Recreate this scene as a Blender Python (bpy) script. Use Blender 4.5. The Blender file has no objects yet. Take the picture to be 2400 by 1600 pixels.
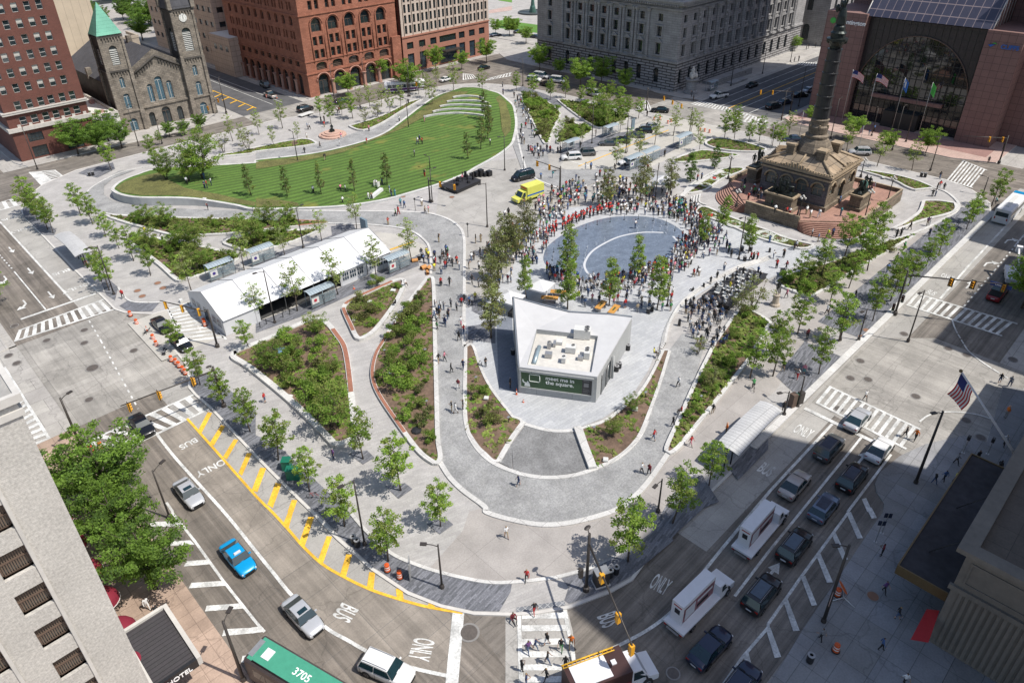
import bpy, math, random
import numpy as np
from mathutils import Vector, Matrix
R=math.radians
S=bpy.context.scene
C=S.collection
rnd=random.Random(7)
# ---------------- camera, sky, sun, exposure ----------------
CAMH=57.0
F_,TH,RO,HD,CX,CY=1683.67,.545308,-.025223,.812138,1170.3,705.35
_y=Vector((math.cos(HD),math.sin(HD),0)); _x=Vector((math.sin(HD),-math.cos(HD),0)); _z=Vector((0,0,1))
FW=_y*math.cos(TH)-_z*math.sin(TH); _up=_x.cross(FW)
RT=_x*math.cos(RO)+_up*math.sin(RO); UP=_up*math.cos(RO)-_x*math.sin(RO)
cam=bpy.data.cameras.new('camera'); co=bpy.data.objects.new('camera',cam); C.objects.link(co); S.camera=co
cam.sensor_width=36; cam.lens=F_/2400*36; cam.clip_end=3000; cam.clip_start=.5
cam.shift_x=(1200-CX)/2400; cam.shift_y=-(800-CY)/2400
m=Matrix.Identity(4)
for i in range(3): m[i][0]=RT[i]; m[i][1]=UP[i]; m[i][2]=-FW[i]
m[2][3]=CAMH; co.matrix_world=m
W=bpy.data.worlds.new('World'); S.world=W; W.use_nodes=True
nt=W.node_tree; bg=nt.nodes['Background']; sk=nt.nodes.new('ShaderNodeTexSky'); sk.sky_type='NISHITA'; sk.sun_disc=False
SUN=Vector((.40,-.917,1.6)).normalized()
sk.sun_elevation=R(58); sk.sun_rotation=math.atan2(SUN.x,SUN.y); sk.air_density=1; sk.dust_density=1.5
nt.links.new(sk.outputs[0],bg.inputs[0]); bg.inputs[1].default_value=.125
sl=bpy.data.lights.new('sun','SUN'); sl.energy=4.5; sl.angle=R(.53); sl.color=(1,.95,.87)
so=bpy.data.objects.new('sun',sl); C.objects.link(so); so.rotation_euler=SUN.to_track_quat('Z','Y').to_euler()
S.view_settings.view_transform='Standard'; S.view_settings.look='None'; S.view_settings.exposure=0.16
S.render.resolution_x=1024; S.render.resolution_y=682
# ---------------- pixel -> ground ----------------
def at(x,y,z=0.0):
 d=FW*F_+RT*(x-CX)-UP*(y-CY); t=(z-CAMH)/d.z
 return Vector((d.x*t,d.y*t,z))
def T(c,r,L,z=0.0): # points read in 600x400 tiles of the photo enlarged 3.92 times
 return [at(c*600+p[0]/3.92,r*400+p[1]/3.92,p[2] if len(p)>2 else z) for p in L]
def T1(c,r,x,y,z=0.0): return at(c*600+x/3.92,r*400+y/3.92,z)
# ---------------- materials ----------------
MATS={}
def srgb(h): return tuple(((v/255)**2.2) for v in h)
def mat(name,col,rough=.8,var=.12,sc=1.5,bump=0,metal=0,spec=.5,emit=0,stain=0):
 if name in MATS: return MATS[name]
 m=bpy.data.materials.new(name); m.use_nodes=True; n=m.node_tree.nodes; l=m.node_tree.links
 b=n['Principled BSDF']; b.inputs['Roughness'].default_value=rough; b.inputs['Metallic'].default_value=metal
 b.inputs['Specular IOR Level'].default_value=spec
 b.inputs['Base Color'].default_value=(*col,1); m.diffuse_color=(*col,1)
 if var>0 or stain>0:
  tc=n.new('ShaderNodeTexCoord'); no=n.new('ShaderNodeTexNoise'); no.inputs['Scale'].default_value=sc; no.inputs['Detail'].default_value=5
  no.inputs['Roughness'].default_value=.65
  l.new(tc.outputs['Object'],no.inputs['Vector'])
  mx=n.new('ShaderNodeMix'); mx.data_type='RGBA'; mx.blend_type='MULTIPLY'; mx.inputs[0].default_value=1
  mr=n.new('ShaderNodeMapRange'); mr.inputs[1].default_value=.3; mr.inputs[2].default_value=.7; mr.inputs[3].default_value=1-var; mr.inputs[4].default_value=1+var
  l.new(no.outputs[0],mr.inputs[0]); mx.inputs[6].default_value=(*col,1); l.new(mr.outputs[0],mx.inputs[7]); out=mx.outputs[2]
  if stain>0:
   n2=n.new('ShaderNodeTexNoise'); n2.inputs['Scale'].default_value=sc*.11; n2.inputs['Detail'].default_value=6; l.new(tc.outputs['Object'],n2.inputs['Vector'])
   m2=n.new('ShaderNodeMapRange'); m2.inputs[1].default_value=.35; m2.inputs[2].default_value=.65; m2.inputs[3].default_value=1-stain; m2.inputs[4].default_value=1+stain*.5
   l.new(n2.outputs[0],m2.inputs[0]); x2=n.new('ShaderNodeMix'); x2.data_type='RGBA'; x2.blend_type='MULTIPLY'; x2.inputs[0].default_value=1
   l.new(out,x2.inputs[6]); l.new(m2.outputs[0],x2.inputs[7]); out=x2.outputs[2]
  l.new(out,b.inputs['Base Color'])
  if bump:
   bp=n.new('ShaderNodeBump'); bp.inputs['Strength'].default_value=bump; bp.inputs['Distance'].default_value=.05
   l.new(no.outputs[0],bp.inputs['Height']); l.new(bp.outputs[0],b.inputs['Normal'])
 if emit: b.inputs['Emission Color'].default_value=(*col,1); b.inputs['Emission Strength'].default_value=emit
 MATS[name]=m; return m
def node_math(n,l,op,a,b=None):
 k=n.new('ShaderNodeMath'); k.operation=op
 for i,v in enumerate((a,b)):
  if v is None: continue
  if isinstance(v,(int,float)): k.inputs[i].default_value=v
  else: l.new(v,k.inputs[i])
 return k.outputs[0]
def paver(name,c1,c2,mortar,bw,bh,ms=.02,rot=0,rough=.85,offset=.5,stain=.12,streak=0,streak_axis='x',sc2=.35,wall=False,bump=.3,squash=0,fine=.1,patch=0):
 """brick-pattern surface: slabs, pavers, bricks or stone courses"""
 if name in MATS: return MATS[name]
 m=mat(name,c1,rough,0); n=m.node_tree.nodes; l=m.node_tree.links; b=n['Principled BSDF']
 tc=n.new('ShaderNodeTexCoord'); vec=tc.outputs['Object']
 if wall:
  sp=n.new('ShaderNodeSeparateXYZ'); l.new(vec,sp.inputs[0]); cb=n.new('ShaderNodeCombineXYZ')
  l.new(node_math(n,l,'ADD',sp.outputs[0],sp.outputs[1]),cb.inputs[0]); l.new(sp.outputs[2],cb.inputs[1]); vec=cb.outputs[0]
 mp=n.new('ShaderNodeMapping'); mp.inputs['Rotation'].default_value=(0,0,rot); l.new(vec,mp.inputs[0])
 br=n.new('ShaderNodeTexBrick'); br.offset=offset; br.inputs['Scale'].default_value=1; br.inputs['Brick Width'].default_value=bw; br.inputs['Row Height'].default_value=bh
 br.inputs['Mortar Size'].default_value=ms; br.inputs['Mortar Smooth'].default_value=.3; br.inputs['Bias'].default_value=squash
 br.inputs['Color1'].default_value=(*c1,1); br.inputs['Color2'].default_value=(*c2,1); br.inputs['Mortar'].default_value=(*mortar,1)
 l.new(mp.outputs[0],br.inputs['Vector']); out=br.outputs['Color']
 def mul(o,scale,amt,vecin,det=6,lo=.35,hi=.65):
  no=n.new('ShaderNodeTexNoise'); no.inputs['Scale'].default_value=scale; no.inputs['Detail'].default_value=det; no.inputs['Roughness'].default_value=.6; l.new(vecin,no.inputs['Vector'])
  mr=n.new('ShaderNodeMapRange'); mr.inputs[1].default_value=lo; mr.inputs[2].default_value=hi; mr.inputs[3].default_value=1-amt; mr.inputs[4].default_value=1+amt*.6
  l.new(no.outputs[0],mr.inputs[0]); x=n.new('ShaderNodeMix'); x.data_type='RGBA'; x.blend_type='MULTIPLY'; x.inputs[0].default_value=1
  l.new(o,x.inputs[6]); l.new(mr.outputs[0],x.inputs[7]); return x.outputs[2],no
 if stain: out,_=mul(out,sc2,stain,tc.outputs['Object'])
 if fine: out,_=mul(out,6,fine,tc.outputs['Object'],3)
 if patch: # slabs of different age
  b2=n.new('ShaderNodeTexBrick'); b2.offset=.37; b2.inputs['Scale'].default_value=1; b2.inputs['Brick Width'].default_value=9.3; b2.inputs['Row Height'].default_value=3.9; b2.inputs['Mortar Size'].default_value=.03
  b2.inputs['Color1'].default_value=(1+patch,1+patch,1+patch,1); b2.inputs['Color2'].default_value=(1-patch,1-patch,1-patch*1.1,1); b2.inputs['Mortar'].default_value=(.8,.8,.8,1)
  l.new(mp.outputs[0],b2.inputs['Vector']); x=n.new('ShaderNodeMix'); x.data_type='RGBA'; x.blend_type='MULTIPLY'; x.inputs[0].default_value=1; l.new(out,x.inputs[6]); l.new(b2.outputs['Color'],x.inputs[7]); out=x.outputs[2]
 if patch: # hairline cracks and tar seams
  vo=n.new('ShaderNodeTexVoronoi'); vo.feature='DISTANCE_TO_EDGE'; vo.inputs['Scale'].default_value=.13; nz=n.new('ShaderNodeTexNoise'); nz.inputs['Scale'].default_value=.6; nz.inputs['Detail'].default_value=5
  l.new(tc.outputs['Object'],nz.inputs['Vector']); ad=n.new('ShaderNodeMix'); ad.data_type='RGBA'; ad.blend_type='ADD'; ad.inputs[0].default_value=2.2; ad.clamp_factor=False; l.new(tc.outputs['Object'],ad.inputs[6]); l.new(nz.outputs['Color'],ad.inputs[7]); l.new(ad.outputs[2],vo.inputs['Vector'])
  mr=n.new('ShaderNodeMapRange'); mr.inputs[1].default_value=.004; mr.inputs[2].default_value=.012; mr.inputs[3].default_value=.8; mr.inputs[4].default_value=1; l.new(vo.outputs['Distance'],mr.inputs[0])
  x=n.new('ShaderNodeMix'); x.data_type='RGBA'; x.blend_type='MULTIPLY'; x.inputs[0].default_value=1; l.new(out,x.inputs[6]); l.new(mr.outputs[0],x.inputs[7]); out=x.outputs[2]
 if streak: # tyre wear, long along the lane
  for a_,s_ in ((.05,.9),(.02,2.6)):
   mp2=n.new('ShaderNodeMapping'); mp2.inputs['Scale'].default_value=(a_,s_,1) if streak_axis=='x' else (s_,a_,1)
   l.new(tc.outputs['Object'],mp2.inputs[0]); out,_=mul(out,1,streak,mp2.outputs[0],4,.4,.62)
 l.new(out,b.inputs['Base Color'])
 if bump:
  bp=n.new('ShaderNodeBump'); bp.inputs['Strength'].default_value=bump; bp.inputs['Distance'].default_value=.02
  l.new(br.outputs['Fac'],bp.inputs['Height']); bp.invert=True; l.new(bp.outputs[0],b.inputs['Normal'])
 return m
def glass(name,col=(.02,.03,.035),rough=.06,spec=.8,var=.35):
 m=mat(name,col,rough,var,.9,spec=spec); return m
# ---------------- mesh builder ----------------
class MB:
 def __init__(s): s.v=[]; s.f=[]; s.mi=[]; s.mats=[]; s.sm=[]
 def m(s,mt):
  if mt not in s.mats: s.mats.append(mt)
  return s.mats.index(mt)
 def add(s,vs,fs,mt,smooth=False,M=None):
  o=len(s.v)
  if M is not None: vs=[M@Vector(v) for v in vs]
  s.v.extend(tuple(v) for v in vs); k=s.m(mt)
  for f in fs: s.f.append([i+o for i in f]); s.mi.append(k); s.sm.append(smooth)
 def box(s,x0,y0,z0,x1,y1,z1,mt,M=None,taper=0,bottom=True):
  t=taper
  vs=[(x0,y0,z0),(x1,y0,z0),(x1,y1,z0),(x0,y1,z0),(x0+t,y0+t,z1),(x1-t,y0+t,z1),(x1-t,y1-t,z1),(x0+t,y1-t,z1)]
  fs=[(4,5,6,7),(0,1,5,4),(1,2,6,5),(2,3,7,6),(3,0,4,7)]
  if bottom: fs.append((3,2,1,0))
  s.add(vs,fs,mt,False,M)
 def cyl(s,x,y,z0,z1,r0,r1,mt,n=12,M=None,cap=True,smooth=True,ph=0):
  vs=[];
  for z,r in ((z0,r0),(z1,r1)):
   for i in range(n): a=ph+2*math.pi*i/n; vs.append((x+r*math.cos(a),y+r*math.sin(a),z))
  s.add(vs,[(i,(i+1)%n,n+(i+1)%n,n+i) for i in range(n)],mt,smooth,M)
  if cap: s.add(vs[n:],[tuple(range(n))],mt,False,M)
 def lathe(s,prof,mt,n=16,x=0,y=0,M=None,smooth=False,ph=0,sq=False):
  vs=[];fs=[]
  for r,z in prof:
   for i in range(n): a=ph+2*math.pi*i/n; vs.append((x+r*math.cos(a),y+r*math.sin(a),z))
  for k in range(len(prof)-1):
   for i in range(n): fs.append((k*n+i,k*n+(i+1)%n,(k+1)*n+(i+1)%n,(k+1)*n+i))
  fs.append(tuple(range((len(prof)-1)*n,len(prof)*n)))
  s.add(vs,fs,mt,smooth,M)
 def tube(s,pts,rs,mt,n=6,smooth=True,M=None,cap=True):
  pts=[Vector(p) for p in pts]; vs=[];fs=[]
  if not isinstance(rs,(list,tuple)): rs=[rs]*len(pts)
  for k,p in enumerate(pts):
   d=(pts[min(k+1,len(pts)-1)]-pts[max(k-1,0)]).normalized()
   a=d.cross(Vector((0,0,1)) if abs(d.z)<.9 else Vector((1,0,0))).normalized(); b=d.cross(a)
   for i in range(n): t=2*math.pi*i/n; vs.append(p+(a*math.cos(t)+b*math.sin(t))*rs[k])
  for k in range(len(pts)-1):
   for i in range(n): fs.append((k*n+i,k*n+(i+1)%n,(k+1)*n+(i+1)%n,(k+1)*n+i))
  if cap: fs.append(tuple(range(n))[::-1]); fs.append(tuple(range((len(pts)-1)*n,len(pts)*n)))
  s.add(vs,fs,mt,smooth,M)
 def prism(s,pts,z0,z1,mt,side=None,M=None,top=True):
  n=len(pts); area=sum(pts[i][0]*pts[(i+1)%n][1]-pts[(i+1)%n][0]*pts[i][1] for i in range(n))
  if area<0: pts=pts[::-1]
  vs=[(p[0],p[1],z0) for p in pts]+[(p[0],p[1],z1) for p in pts]
  if top: s.add(vs,[tuple(range(n,2*n))],mt,False,M)
  s.add(vs,[(i,(i+1)%n,n+(i+1)%n,n+i) for i in range(n)],side or mt,False,M)
 def sphere(s,x,y,z,rx,ry,rz,mt,n=10,k=6,M=None):
  vs=[];fs=[]
  for j in range(k+1):
   ph=math.pi*j/k
   for i in range(n): a=2*math.pi*i/n; vs.append((x+rx*math.sin(ph)*math.cos(a),y+ry*math.sin(ph)*math.sin(a),z-rz*math.cos(ph)))
  for j in range(k):
   for i in range(n): fs.append((j*n+i,j*n+(i+1)%n,(j+1)*n+(i+1)%n,(j+1)*n+i))
  s.add(vs,fs,mt,True,M)
 def mesh(s,name):
  me=bpy.data.meshes.new(name); me.from_pydata(s.v,[],s.f)
  for mt in s.mats: me.materials.append(mt)
  me.polygons.foreach_set('material_index',s.mi); me.polygons.foreach_set('use_smooth',s.sm); me.update(); return me
 def build(s,name,parent=None,loc=(0,0,0),rz=0):
  return obj(name,s.mesh(name),parent,loc,rz)
def obj(name,me,parent=None,loc=(0,0,0),rz=0):
 o=bpy.data.objects.new(name,me); C.objects.link(o); o.location=loc; o.rotation_euler=(0,0,rz)
 if parent: o.parent=parent
 return o
USED=set()
def tag(o,label,cat,group=None):
 o['label']=label; o['category']=cat
 if group: o['group']=group
 USED.add(label); return o
def thing(name,label,cat,loc=(0,0,0),rz=0,group=None):
 return tag(obj(name,None,None,loc,rz),label,cat,group)
def struct(o): o['kind']='structure'; return o
def stuff(o): o['kind']='stuff'; return o
def copy_tree(o,parent=None):
 c=o.copy(); C.objects.link(c)
 if parent: c.parent=parent
 for ch in [k for k in o.children]: copy_tree(ch,c)
 return c
def spline(P,k=5,closed=True):
 """Catmull-Rom through points"""
 P=[Vector(p) for p in P]; n=len(P); out=[]
 rng=range(n) if closed else range(n-1)
 for i in rng:
  if closed: a,b,c,d=P[(i-1)%n],P[i],P[(i+1)%n],P[(i+2)%n]
  else: a,b,c,d=P[max(i-1,0)],P[i],P[i+1],P[min(i+2,n-1)]
  for j in range(k):
   t=j/k; out.append(.5*((2*b)+(c-a)*t+(2*a-5*b+4*c-d)*t*t+(3*b-a-3*c+d)*t**3))
 if not closed: out.append(P[-1])
 return out
def corner_spline(P,k=4,sharp=()):
 """closed outline; keeps points whose index is in sharp as corners"""
 n=len(P); out=[]
 P=[Vector(p) for p in P]
 for i in range(n):
  a,b,c,d=P[(i-1)%n],P[i],P[(i+1)%n],P[(i+2)%n]
  if i in sharp: a=b
  if (i+1)%n in sharp: d=c
  for j in range(k):
   t=j/k; out.append(.5*((2*b)+(c-a)*t+(2*a-5*b+4*c-d)*t*t+(3*b-a-3*c+d)*t**3))
 return out
def sheet(name,pts,z,mt,kind='structure',hgt=0,side=None):
 b=MB(); pts=[(p[0],p[1]) for p in pts]
 if hgt: b.prism(pts,z-hgt,z,mt,side)
 else:
  n=len(pts); ar=sum(pts[i][0]*pts[(i+1)%n][1]-pts[(i+1)%n][0]*pts[i][1] for i in range(n))
  if ar<0: pts=pts[::-1]
  b.add([(p[0],p[1],z) for p in pts],[tuple(range(len(pts)))],mt)
 o=b.build(name)
 if kind: o['kind']=kind
 return o
def ribbon_mb(b,pts,w,z0,z1,mt,closed=False,off=0,ztop=None,side=None):
 """raised band along a line, w wide, centred off metres to its left"""
 P=[Vector((p[0],p[1],0)) for p in pts]; n=len(P); L=[];Rr=[]
 for i in range(n):
  a=P[(i-1)%n] if closed or i>0 else P[i]; c=P[(i+1)%n] if closed or i<n-1 else P[i]
  d=(c-a); d=d.normalized() if d.length>1e-6 else Vector((1,0,0)); q=Vector((-d.y,d.x,0))
  L.append(P[i]+q*(off+w/2)); Rr.append(P[i]+q*(off-w/2))
 zt=ztop or [z1]*n; vs=[]
 for i in range(n): vs+=[(L[i].x,L[i].y,zt[i]),(Rr[i].x,Rr[i].y,zt[i]),(L[i].x,L[i].y,z0),(Rr[i].x,Rr[i].y,z0)]
 top=[];sd=[]
 for i in range(n if closed else n-1):
  j=(i+1)%n; a,c=i*4,j*4
  top.append((a,a+1,c+1,c)); sd+= [(a+2,a,c,c+2),(a+1,a+3,c+3,c+1)]
 if not closed: sd+=[(0,2,3,1),(4*n-4,4*n-3,4*n-1,4*n-2)]
 b.add(vs,top,mt); b.add(vs,sd,side or mt)
# ---------------- ground, roads, paving ----------------
m_ground=paver('ground_concrete',(.42,.40,.37),(.38,.36,.34),(.2,.19,.18),3,3,.03,stain=.15,patch=.05)
m_road=paver('road_concrete_ns',(.215,.187,.16),(.19,.166,.143),(.15,.14,.13),3.6,4.6,.025,stain=.22,streak=.2,streak_axis='y',offset=0,patch=.07)
m_roadx=paver('road_concrete_ew',(.22,.195,.17),(.195,.174,.153),(.15,.14,.13),4.6,3.4,.025,stain=.22,streak=.2,streak_axis='x',offset=0,patch=.07)
m_pale=paver('pale_concrete',(.38,.365,.34),(.35,.335,.315),(.27,.26,.25),4.5,4.5,.022,stain=.14,patch=.06,offset=0)
m_junc=paver('junction_concrete',(.36,.34,.312),(.31,.293,.27),(.19,.18,.17),4.6,4.2,.025,stain=.2,patch=.12,offset=0,streak=.08,streak_axis='y')
m_asph=mat('asphalt',(.10,.10,.105),.9,.15,3,stain=.2)
m_plaza=paver('plaza_paving',(.43,.415,.40),(.37,.355,.345),(.31,.30,.29),1.2,.3,.01,rot=.35,stain=.12)
m_tanp=paver('tan_concrete',(.37,.345,.325),(.345,.32,.30),(.24,.22,.21),6,6,.02,stain=.14,offset=0)
m_path=paver('grey_path',(.33,.33,.325),(.29,.29,.29),(.26,.26,.26),.5,.5,.01,stain=.2,fine=.22)
m_terr=paver('terrace_paving',(.47,.48,.49),(.40,.41,.43),(.33,.34,.35),1.5,.45,.02,rot=.1,stain=.08)
m_dterr=paver('slate_shadow_paving',(.19,.21,.25),(.16,.18,.22),(.27,.29,.33),.9,.25,.012,rot=.2,stain=.08)  # slate tone with the kiosk's cast shadow mixed into the colour
m_slate=paver('slate_pavers',(.21,.215,.24),(.085,.09,.10),(.13,.13,.15),1.1,.17,.012,rot=-.12,stain=.1,fine=.2,squash=-.1)
m_white=paver('white_stone',(.60,.59,.57),(.54,.53,.51),(.36,.35,.34),2.4,2.4,.035,offset=0,stain=.12,fine=.12,rough=.7,bump=.1)
m_kerb=mat('kerb_stone',(.55,.53,.50),.8,.1,1)
m_kerbface=mat('kerb_face',(.36,.35,.34),.9,.1,1)
m_pink=paver('pink_paving',(.50,.36,.31),(.46,.33,.285),(.34,.25,.22),.6,.6,.02,stain=.12)
m_brickpl=paver('red_plaza_brick',(.33,.19,.165),(.29,.165,.145),(.26,.17,.15),.5,.25,.012,stain=.1)
m_wall_c=mat('retaining_concrete',(.42,.43,.43),.8,.1,.6)
m_paintw=mat('road_paint_white',(.62,.62,.60),.75,.3,5,stain=.3)
m_painty=mat('road_paint_yellow',(.78,.45,.04),.7,.25,4,stain=.25)
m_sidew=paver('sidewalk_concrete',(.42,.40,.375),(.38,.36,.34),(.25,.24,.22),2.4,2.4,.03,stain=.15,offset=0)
m_soil=mat('mulch_soil',(.165,.11,.078),.95,.35,2.2,.6,stain=.2)
big=sheet('ground',[(-900,-700),(1500,-700),(1500,1500),(-900,1500)],-.03,m_ground)
def V2(L): return [Vector((p[0],p[1],0)) for p in L]
SWK=T(0,2,[(1540,0),(1700,190),(1740,320),(1740,420),(1800,490),(1940,610)],.15)+[at(600,1068,.15)]+[at(x,y,.15) for x,y in [(665,1134),(733,1200),(791,1261),(873,1333),(957,1389),(1034,1419),(1110,1436),(1200,1438.5),(1260,1434),(1335,1421),(1430,1384),(1481,1356)]]
plaza=[at(x,y,.15) for x,y in [(51,494),(61,512),(102,553),(176,632),(250,703.6),(270,724),(293,731.6),(357,735),(439,714),(525,790)]][:-1]
plaza+= [at(470,775,.15)]+SWK
plaza+=[Vector((43,24.2,.15)),Vector((60,24.2,.15)),Vector((100,24.3,.15)),Vector((148,24.6,.15)),Vector((154,26.4,.15)),Vector((158.5,30.8,.15)),Vector((160.8,36.2,.15)),Vector((161,60,.15)),Vector((161.2,80,.15)),Vector((159,105,.15)),Vector((158,120,.15)),Vector((157,138,.15)),Vector((154.5,155,.15)),Vector((150,164,.15)),Vector((142,170,.15)),Vector((127,172,.15)),Vector((104,172,.15)),Vector((98,175,.15)),Vector((88,178,.15)),Vector((60,178.5,.15)),Vector((38,178,.15)),Vector((30,174,.15)),Vector((25,168,.15))]
sheet('plaza_pavement',plaza,.15,m_plaza,hgt=.3,side=m_kerbface)
sheet('west_road',[(8.5,-120),(60,-120),(30,10),(40,24),(26,60),(26,178),(26,420),(8.5,420)],.0,m_road)
sheet('south_road',[(21,10),(26,36),(60,27),(400,27),(400,9.6),(60,9.8)],.006,m_roadx)
sheet('north_road',[(-120,174),(98,170),(160,160),(172,160),(182,189),(140,189),(106,187),(31,189),(-120,190)],.004,m_roadx)
sheet('east_road',[(150,20),(178,20),(178,113),(181,189),(182,420),(163,420),(150,170)],.008,m_road)
sheet('far_road',[(84,180),(102.5,180),(104.5,420),(86,420)],.012,m_asph)
sheet('avenue_east',[(172,81),(600,81),(600,104),(172,104)],.012,m_asph)
sheet('junction_west',[(8.5,84),(30,84),(30,109),(8.5,109)],.016,m_junc)
sheet('junction_east',[(158,79),(176,79),(176,112),(158,112)],.018,m_junc)
sheet('junction_north',[(82,172),(104,172),(106,188),(84,188)],.018,m_junc)
sheet('junction_south',T(3,2,[(400,560),(560,380),(950,-30),(1530,-30),(2400,300),(2400,1000),(2150,930),(1700,900),(1230,1040)]),.02,m_junc)
sheet('bus_lane_surface',[(46,20.4),(166,20.4),(166,24.4),(46,24.4)],.014,m_pale)
sheet('kerb_lane_surface',[(18.3,40),(24,40),(22.5,84),(18.3,84)],.010,m_pale)
sheet('kerb_lane_surface',[(18.3,110),(22.5,110),(24,168),(18.3,172)],.010,m_pale)
sheet('crossing_surface',T(2,3,[(-60,850),(480,780),(560,1100),(600,1600),(-60,1600)]),.020,m_pale)
struct(sheet('bus_lane_surface',T(0,2,[(1440,850),(1620,1080),(2060,1568)])+T(1,3,[(0,360),(170,570),(340,775),(630,1050),(850,1180),(1050,1290),(1400,1420),(1800,1510),(1870,920),(1600,875),(1350,810),(1050,710),(800,590),(600,470),(420,300),(290,150),(150,0)])+T(0,2,[(2352,1420),(2050,1080),(1720,710)]),.0225,paver('bus_lane_concrete',(.29,.255,.218),(.26,.23,.198),(.16,.15,.14),4.6,3.6,.025,offset=0,stain=.2,streak=.1,streak_axis='y',patch=.06)))
struct(sheet('bus_bay_surface',T(0,2,[(1720,710),(2050,1080),(2352,1420)])+T(1,3,[(150,0),(290,150),(420,300),(600,470),(800,590),(1050,710),(1350,810),(1600,875),(1900,925)])+T(1,3,[(1850,900),(1400,740),(1070,520),(750,240),(520,0)])+T(0,2,[(2352,1050),(1920,620)]),.0235,m_pale))
def pave(pts,mt,z=.15): return sheet('pavement',pts,z,mt,hgt=.3,side=m_kerb)
pave([(8.5,84),(8.5,-20),(-30,-20),(-30,84)],paver('pinkish_sidewalk',(.42,.31,.245),(.38,.28,.22),(.26,.19,.15),1.5,1.5,.03,offset=0,stain=.2,patch=.1))
pave([(8.5,109),(7.5,109),(7.5,170),(3,176),(-60,178),(-60,109)],m_sidew)
pave([(31,189),(29.5,194),(29.5,420),(83,420),(83,192),(80,189)],m_sidew)
pave([(105,189),(104.5,420),(162,420),(182,300),(181,189)],m_tanp)
pave([(178,107),(176.5,110),(177,180),(182,189),(200,189),(200,420),(420,420),(420,106)],m_sidew)
pave([(178,80),(175.5,77),(175,40),(178,32),(420,30),(420,80)],m_pink)
sheet('red_plaza',[(180,34.5),(187,34.5),(187,79),(183,79),(181,62)],.156,m_brickpl)
sheet('red_plaza',[(187,79),(182,79),(179.5,76),(420,76),(420,79)],.160,m_brickpl)
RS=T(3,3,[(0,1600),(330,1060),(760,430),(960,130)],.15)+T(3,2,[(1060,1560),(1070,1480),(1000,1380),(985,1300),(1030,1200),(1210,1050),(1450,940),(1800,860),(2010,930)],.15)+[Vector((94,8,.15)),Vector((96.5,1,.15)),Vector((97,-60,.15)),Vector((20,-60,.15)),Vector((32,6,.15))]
pave(RS,paver('shaded_sidewalk',(.27,.27,.28),(.24,.235,.23),(.15,.15,.15),2.6,2.2,.03,stain=.15,patch=.12,offset=0))  # darker copy of the sidewalk concrete, shade put into the colour
pave([(112,9),(115,4),(200,4),(200,-60),(112,-60)],m_brickpl)
m_grass=mat('lawn_grass_far',(.10,.22,.03),.9,.15,.8,stain=.15)
sheet('mall_lawn',T(2,0,[(-100,190),(245,235),(240,310),(-150,260)]),.17,m_grass)
sheet('mall_lawn',T(1,0,[(2200,200),(2420,170),(2420,270),(2200,240)]),.175,m_grass)
sheet('mall_path',T(1,0,[(2140,100),(2352,60),(2352,100),(2140,130)]),.18,m_pink)
sheet('mall_lawn',T(1,0,[(2140,-60),(2352,-60),(2352,30),(2230,10)]),.171,m_grass)
zz=[.156]
def zone(name,pts,mt,sp=0,sharp=()):
 zz[0]+=.003
 if sp: pts=corner_spline(pts,sp,sharp)
 return sheet(name,pts,round(zz[0],4),mt)
zone('centre_paving',[(66,88),(76,97),(95,118),(110,110),(128,104),(158,106),(159,84),(125,86),(112,82),(100,60),(60,60)],m_pale)
zone('avenue_surface',[(21.6,90.0),(66,88.5),(68.6,91),(68,98),(66,101.5),(21.9,103.3)],paver('avenue_tan',(.47,.45,.41),(.43,.41,.37),(.3,.28,.26),4.6,4.6,.02,stain=.1,offset=0))
zone('avenue_surface',[(112,84.5),(161.2,84.5),(159,104.5),(124,104.5),(113,99)],MATS['avenue_tan'])
fan=T(1,3,[(2010,-40),(1690,400),(1690,420),(1500,430),(1900,600),(2200,650),(2352,650)])
fan=T(1,3,[(1900,180),(1960,0),(2100,-30)])+T(2,3,[(0,70),(300,130),(600,95),(950,-5)])+T(2,2,[(1120,1440),(1270,1290),(1450,1020),(1600,880)])+T(3,1,[(-200,1700),(330,1180),(560,1050)])+T(3,1,[(1120,700),(1340,590),(1600,560),(1540,800),(1250,1000),(900,1250),(500,1568)])+T(3,2,[(300,100),(60,470),(-500,900)])+T(2,2,[(1650,1160),(1500,1400)])+T(2,3,[(1300,190),(900,420),(500,590),(0,660)])+T(1,3,[(2100,640),(1850,600),(1600,520)])
zone('tan_paving',fan,m_tanp)
def slate(pts): return zone('slate_strip',pts,m_slate)
slate(T(0,2,[(1760,270),(1745,400),(1800,480),(1940,600),(2352,1040)])+T(1,2,[(540,1568)])+T(1,3,[(560,0),(800,260),(1080,510),(1400,730),(1700,850),(2000,915),(2235,920),(2340,740),(2352,665),(2100,650),(1730,570),(1450,480),(1230,380),(1010,180),(880,30)])+T(1,2,[(620,1350),(180,940),(0,870)])+T(0,2,[(2352,640),(1950,330)]))
slate(T(2,3,[(525,850),(900,705),(1100,590),(1480,270),(1470,240),(1760,-30)])+T(2,2,[(1900,1480),(1740,1230),(1480,1400)])+T(2,3,[(1270,200),(1000,400),(750,520),(450,610),(520,700),(480,820)]))
slate(T(2,2,[(1990,1180),(2352,800),(2352,1000),(2080,1280)]))
slate([(92,24.7),(150,25.2),(148,30),(92,31)])
slate([(74,24.8),(86,24.8),(86,30),(76,29)])
slate(T(0,1,[(210,350),(220,430),(400,600),(500,600),(520,560),(300,330)]))
slate(T(0,1,[(560,620),(700,760),(880,900),(980,1150),(1060,1200),(1090,1080),(900,920),(820,750)]))
slate(T(0,1,[(1100,1250),(1190,1190),(1280,1215),(1470,1220),(1400,1300),(1180,1300)]))
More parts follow.
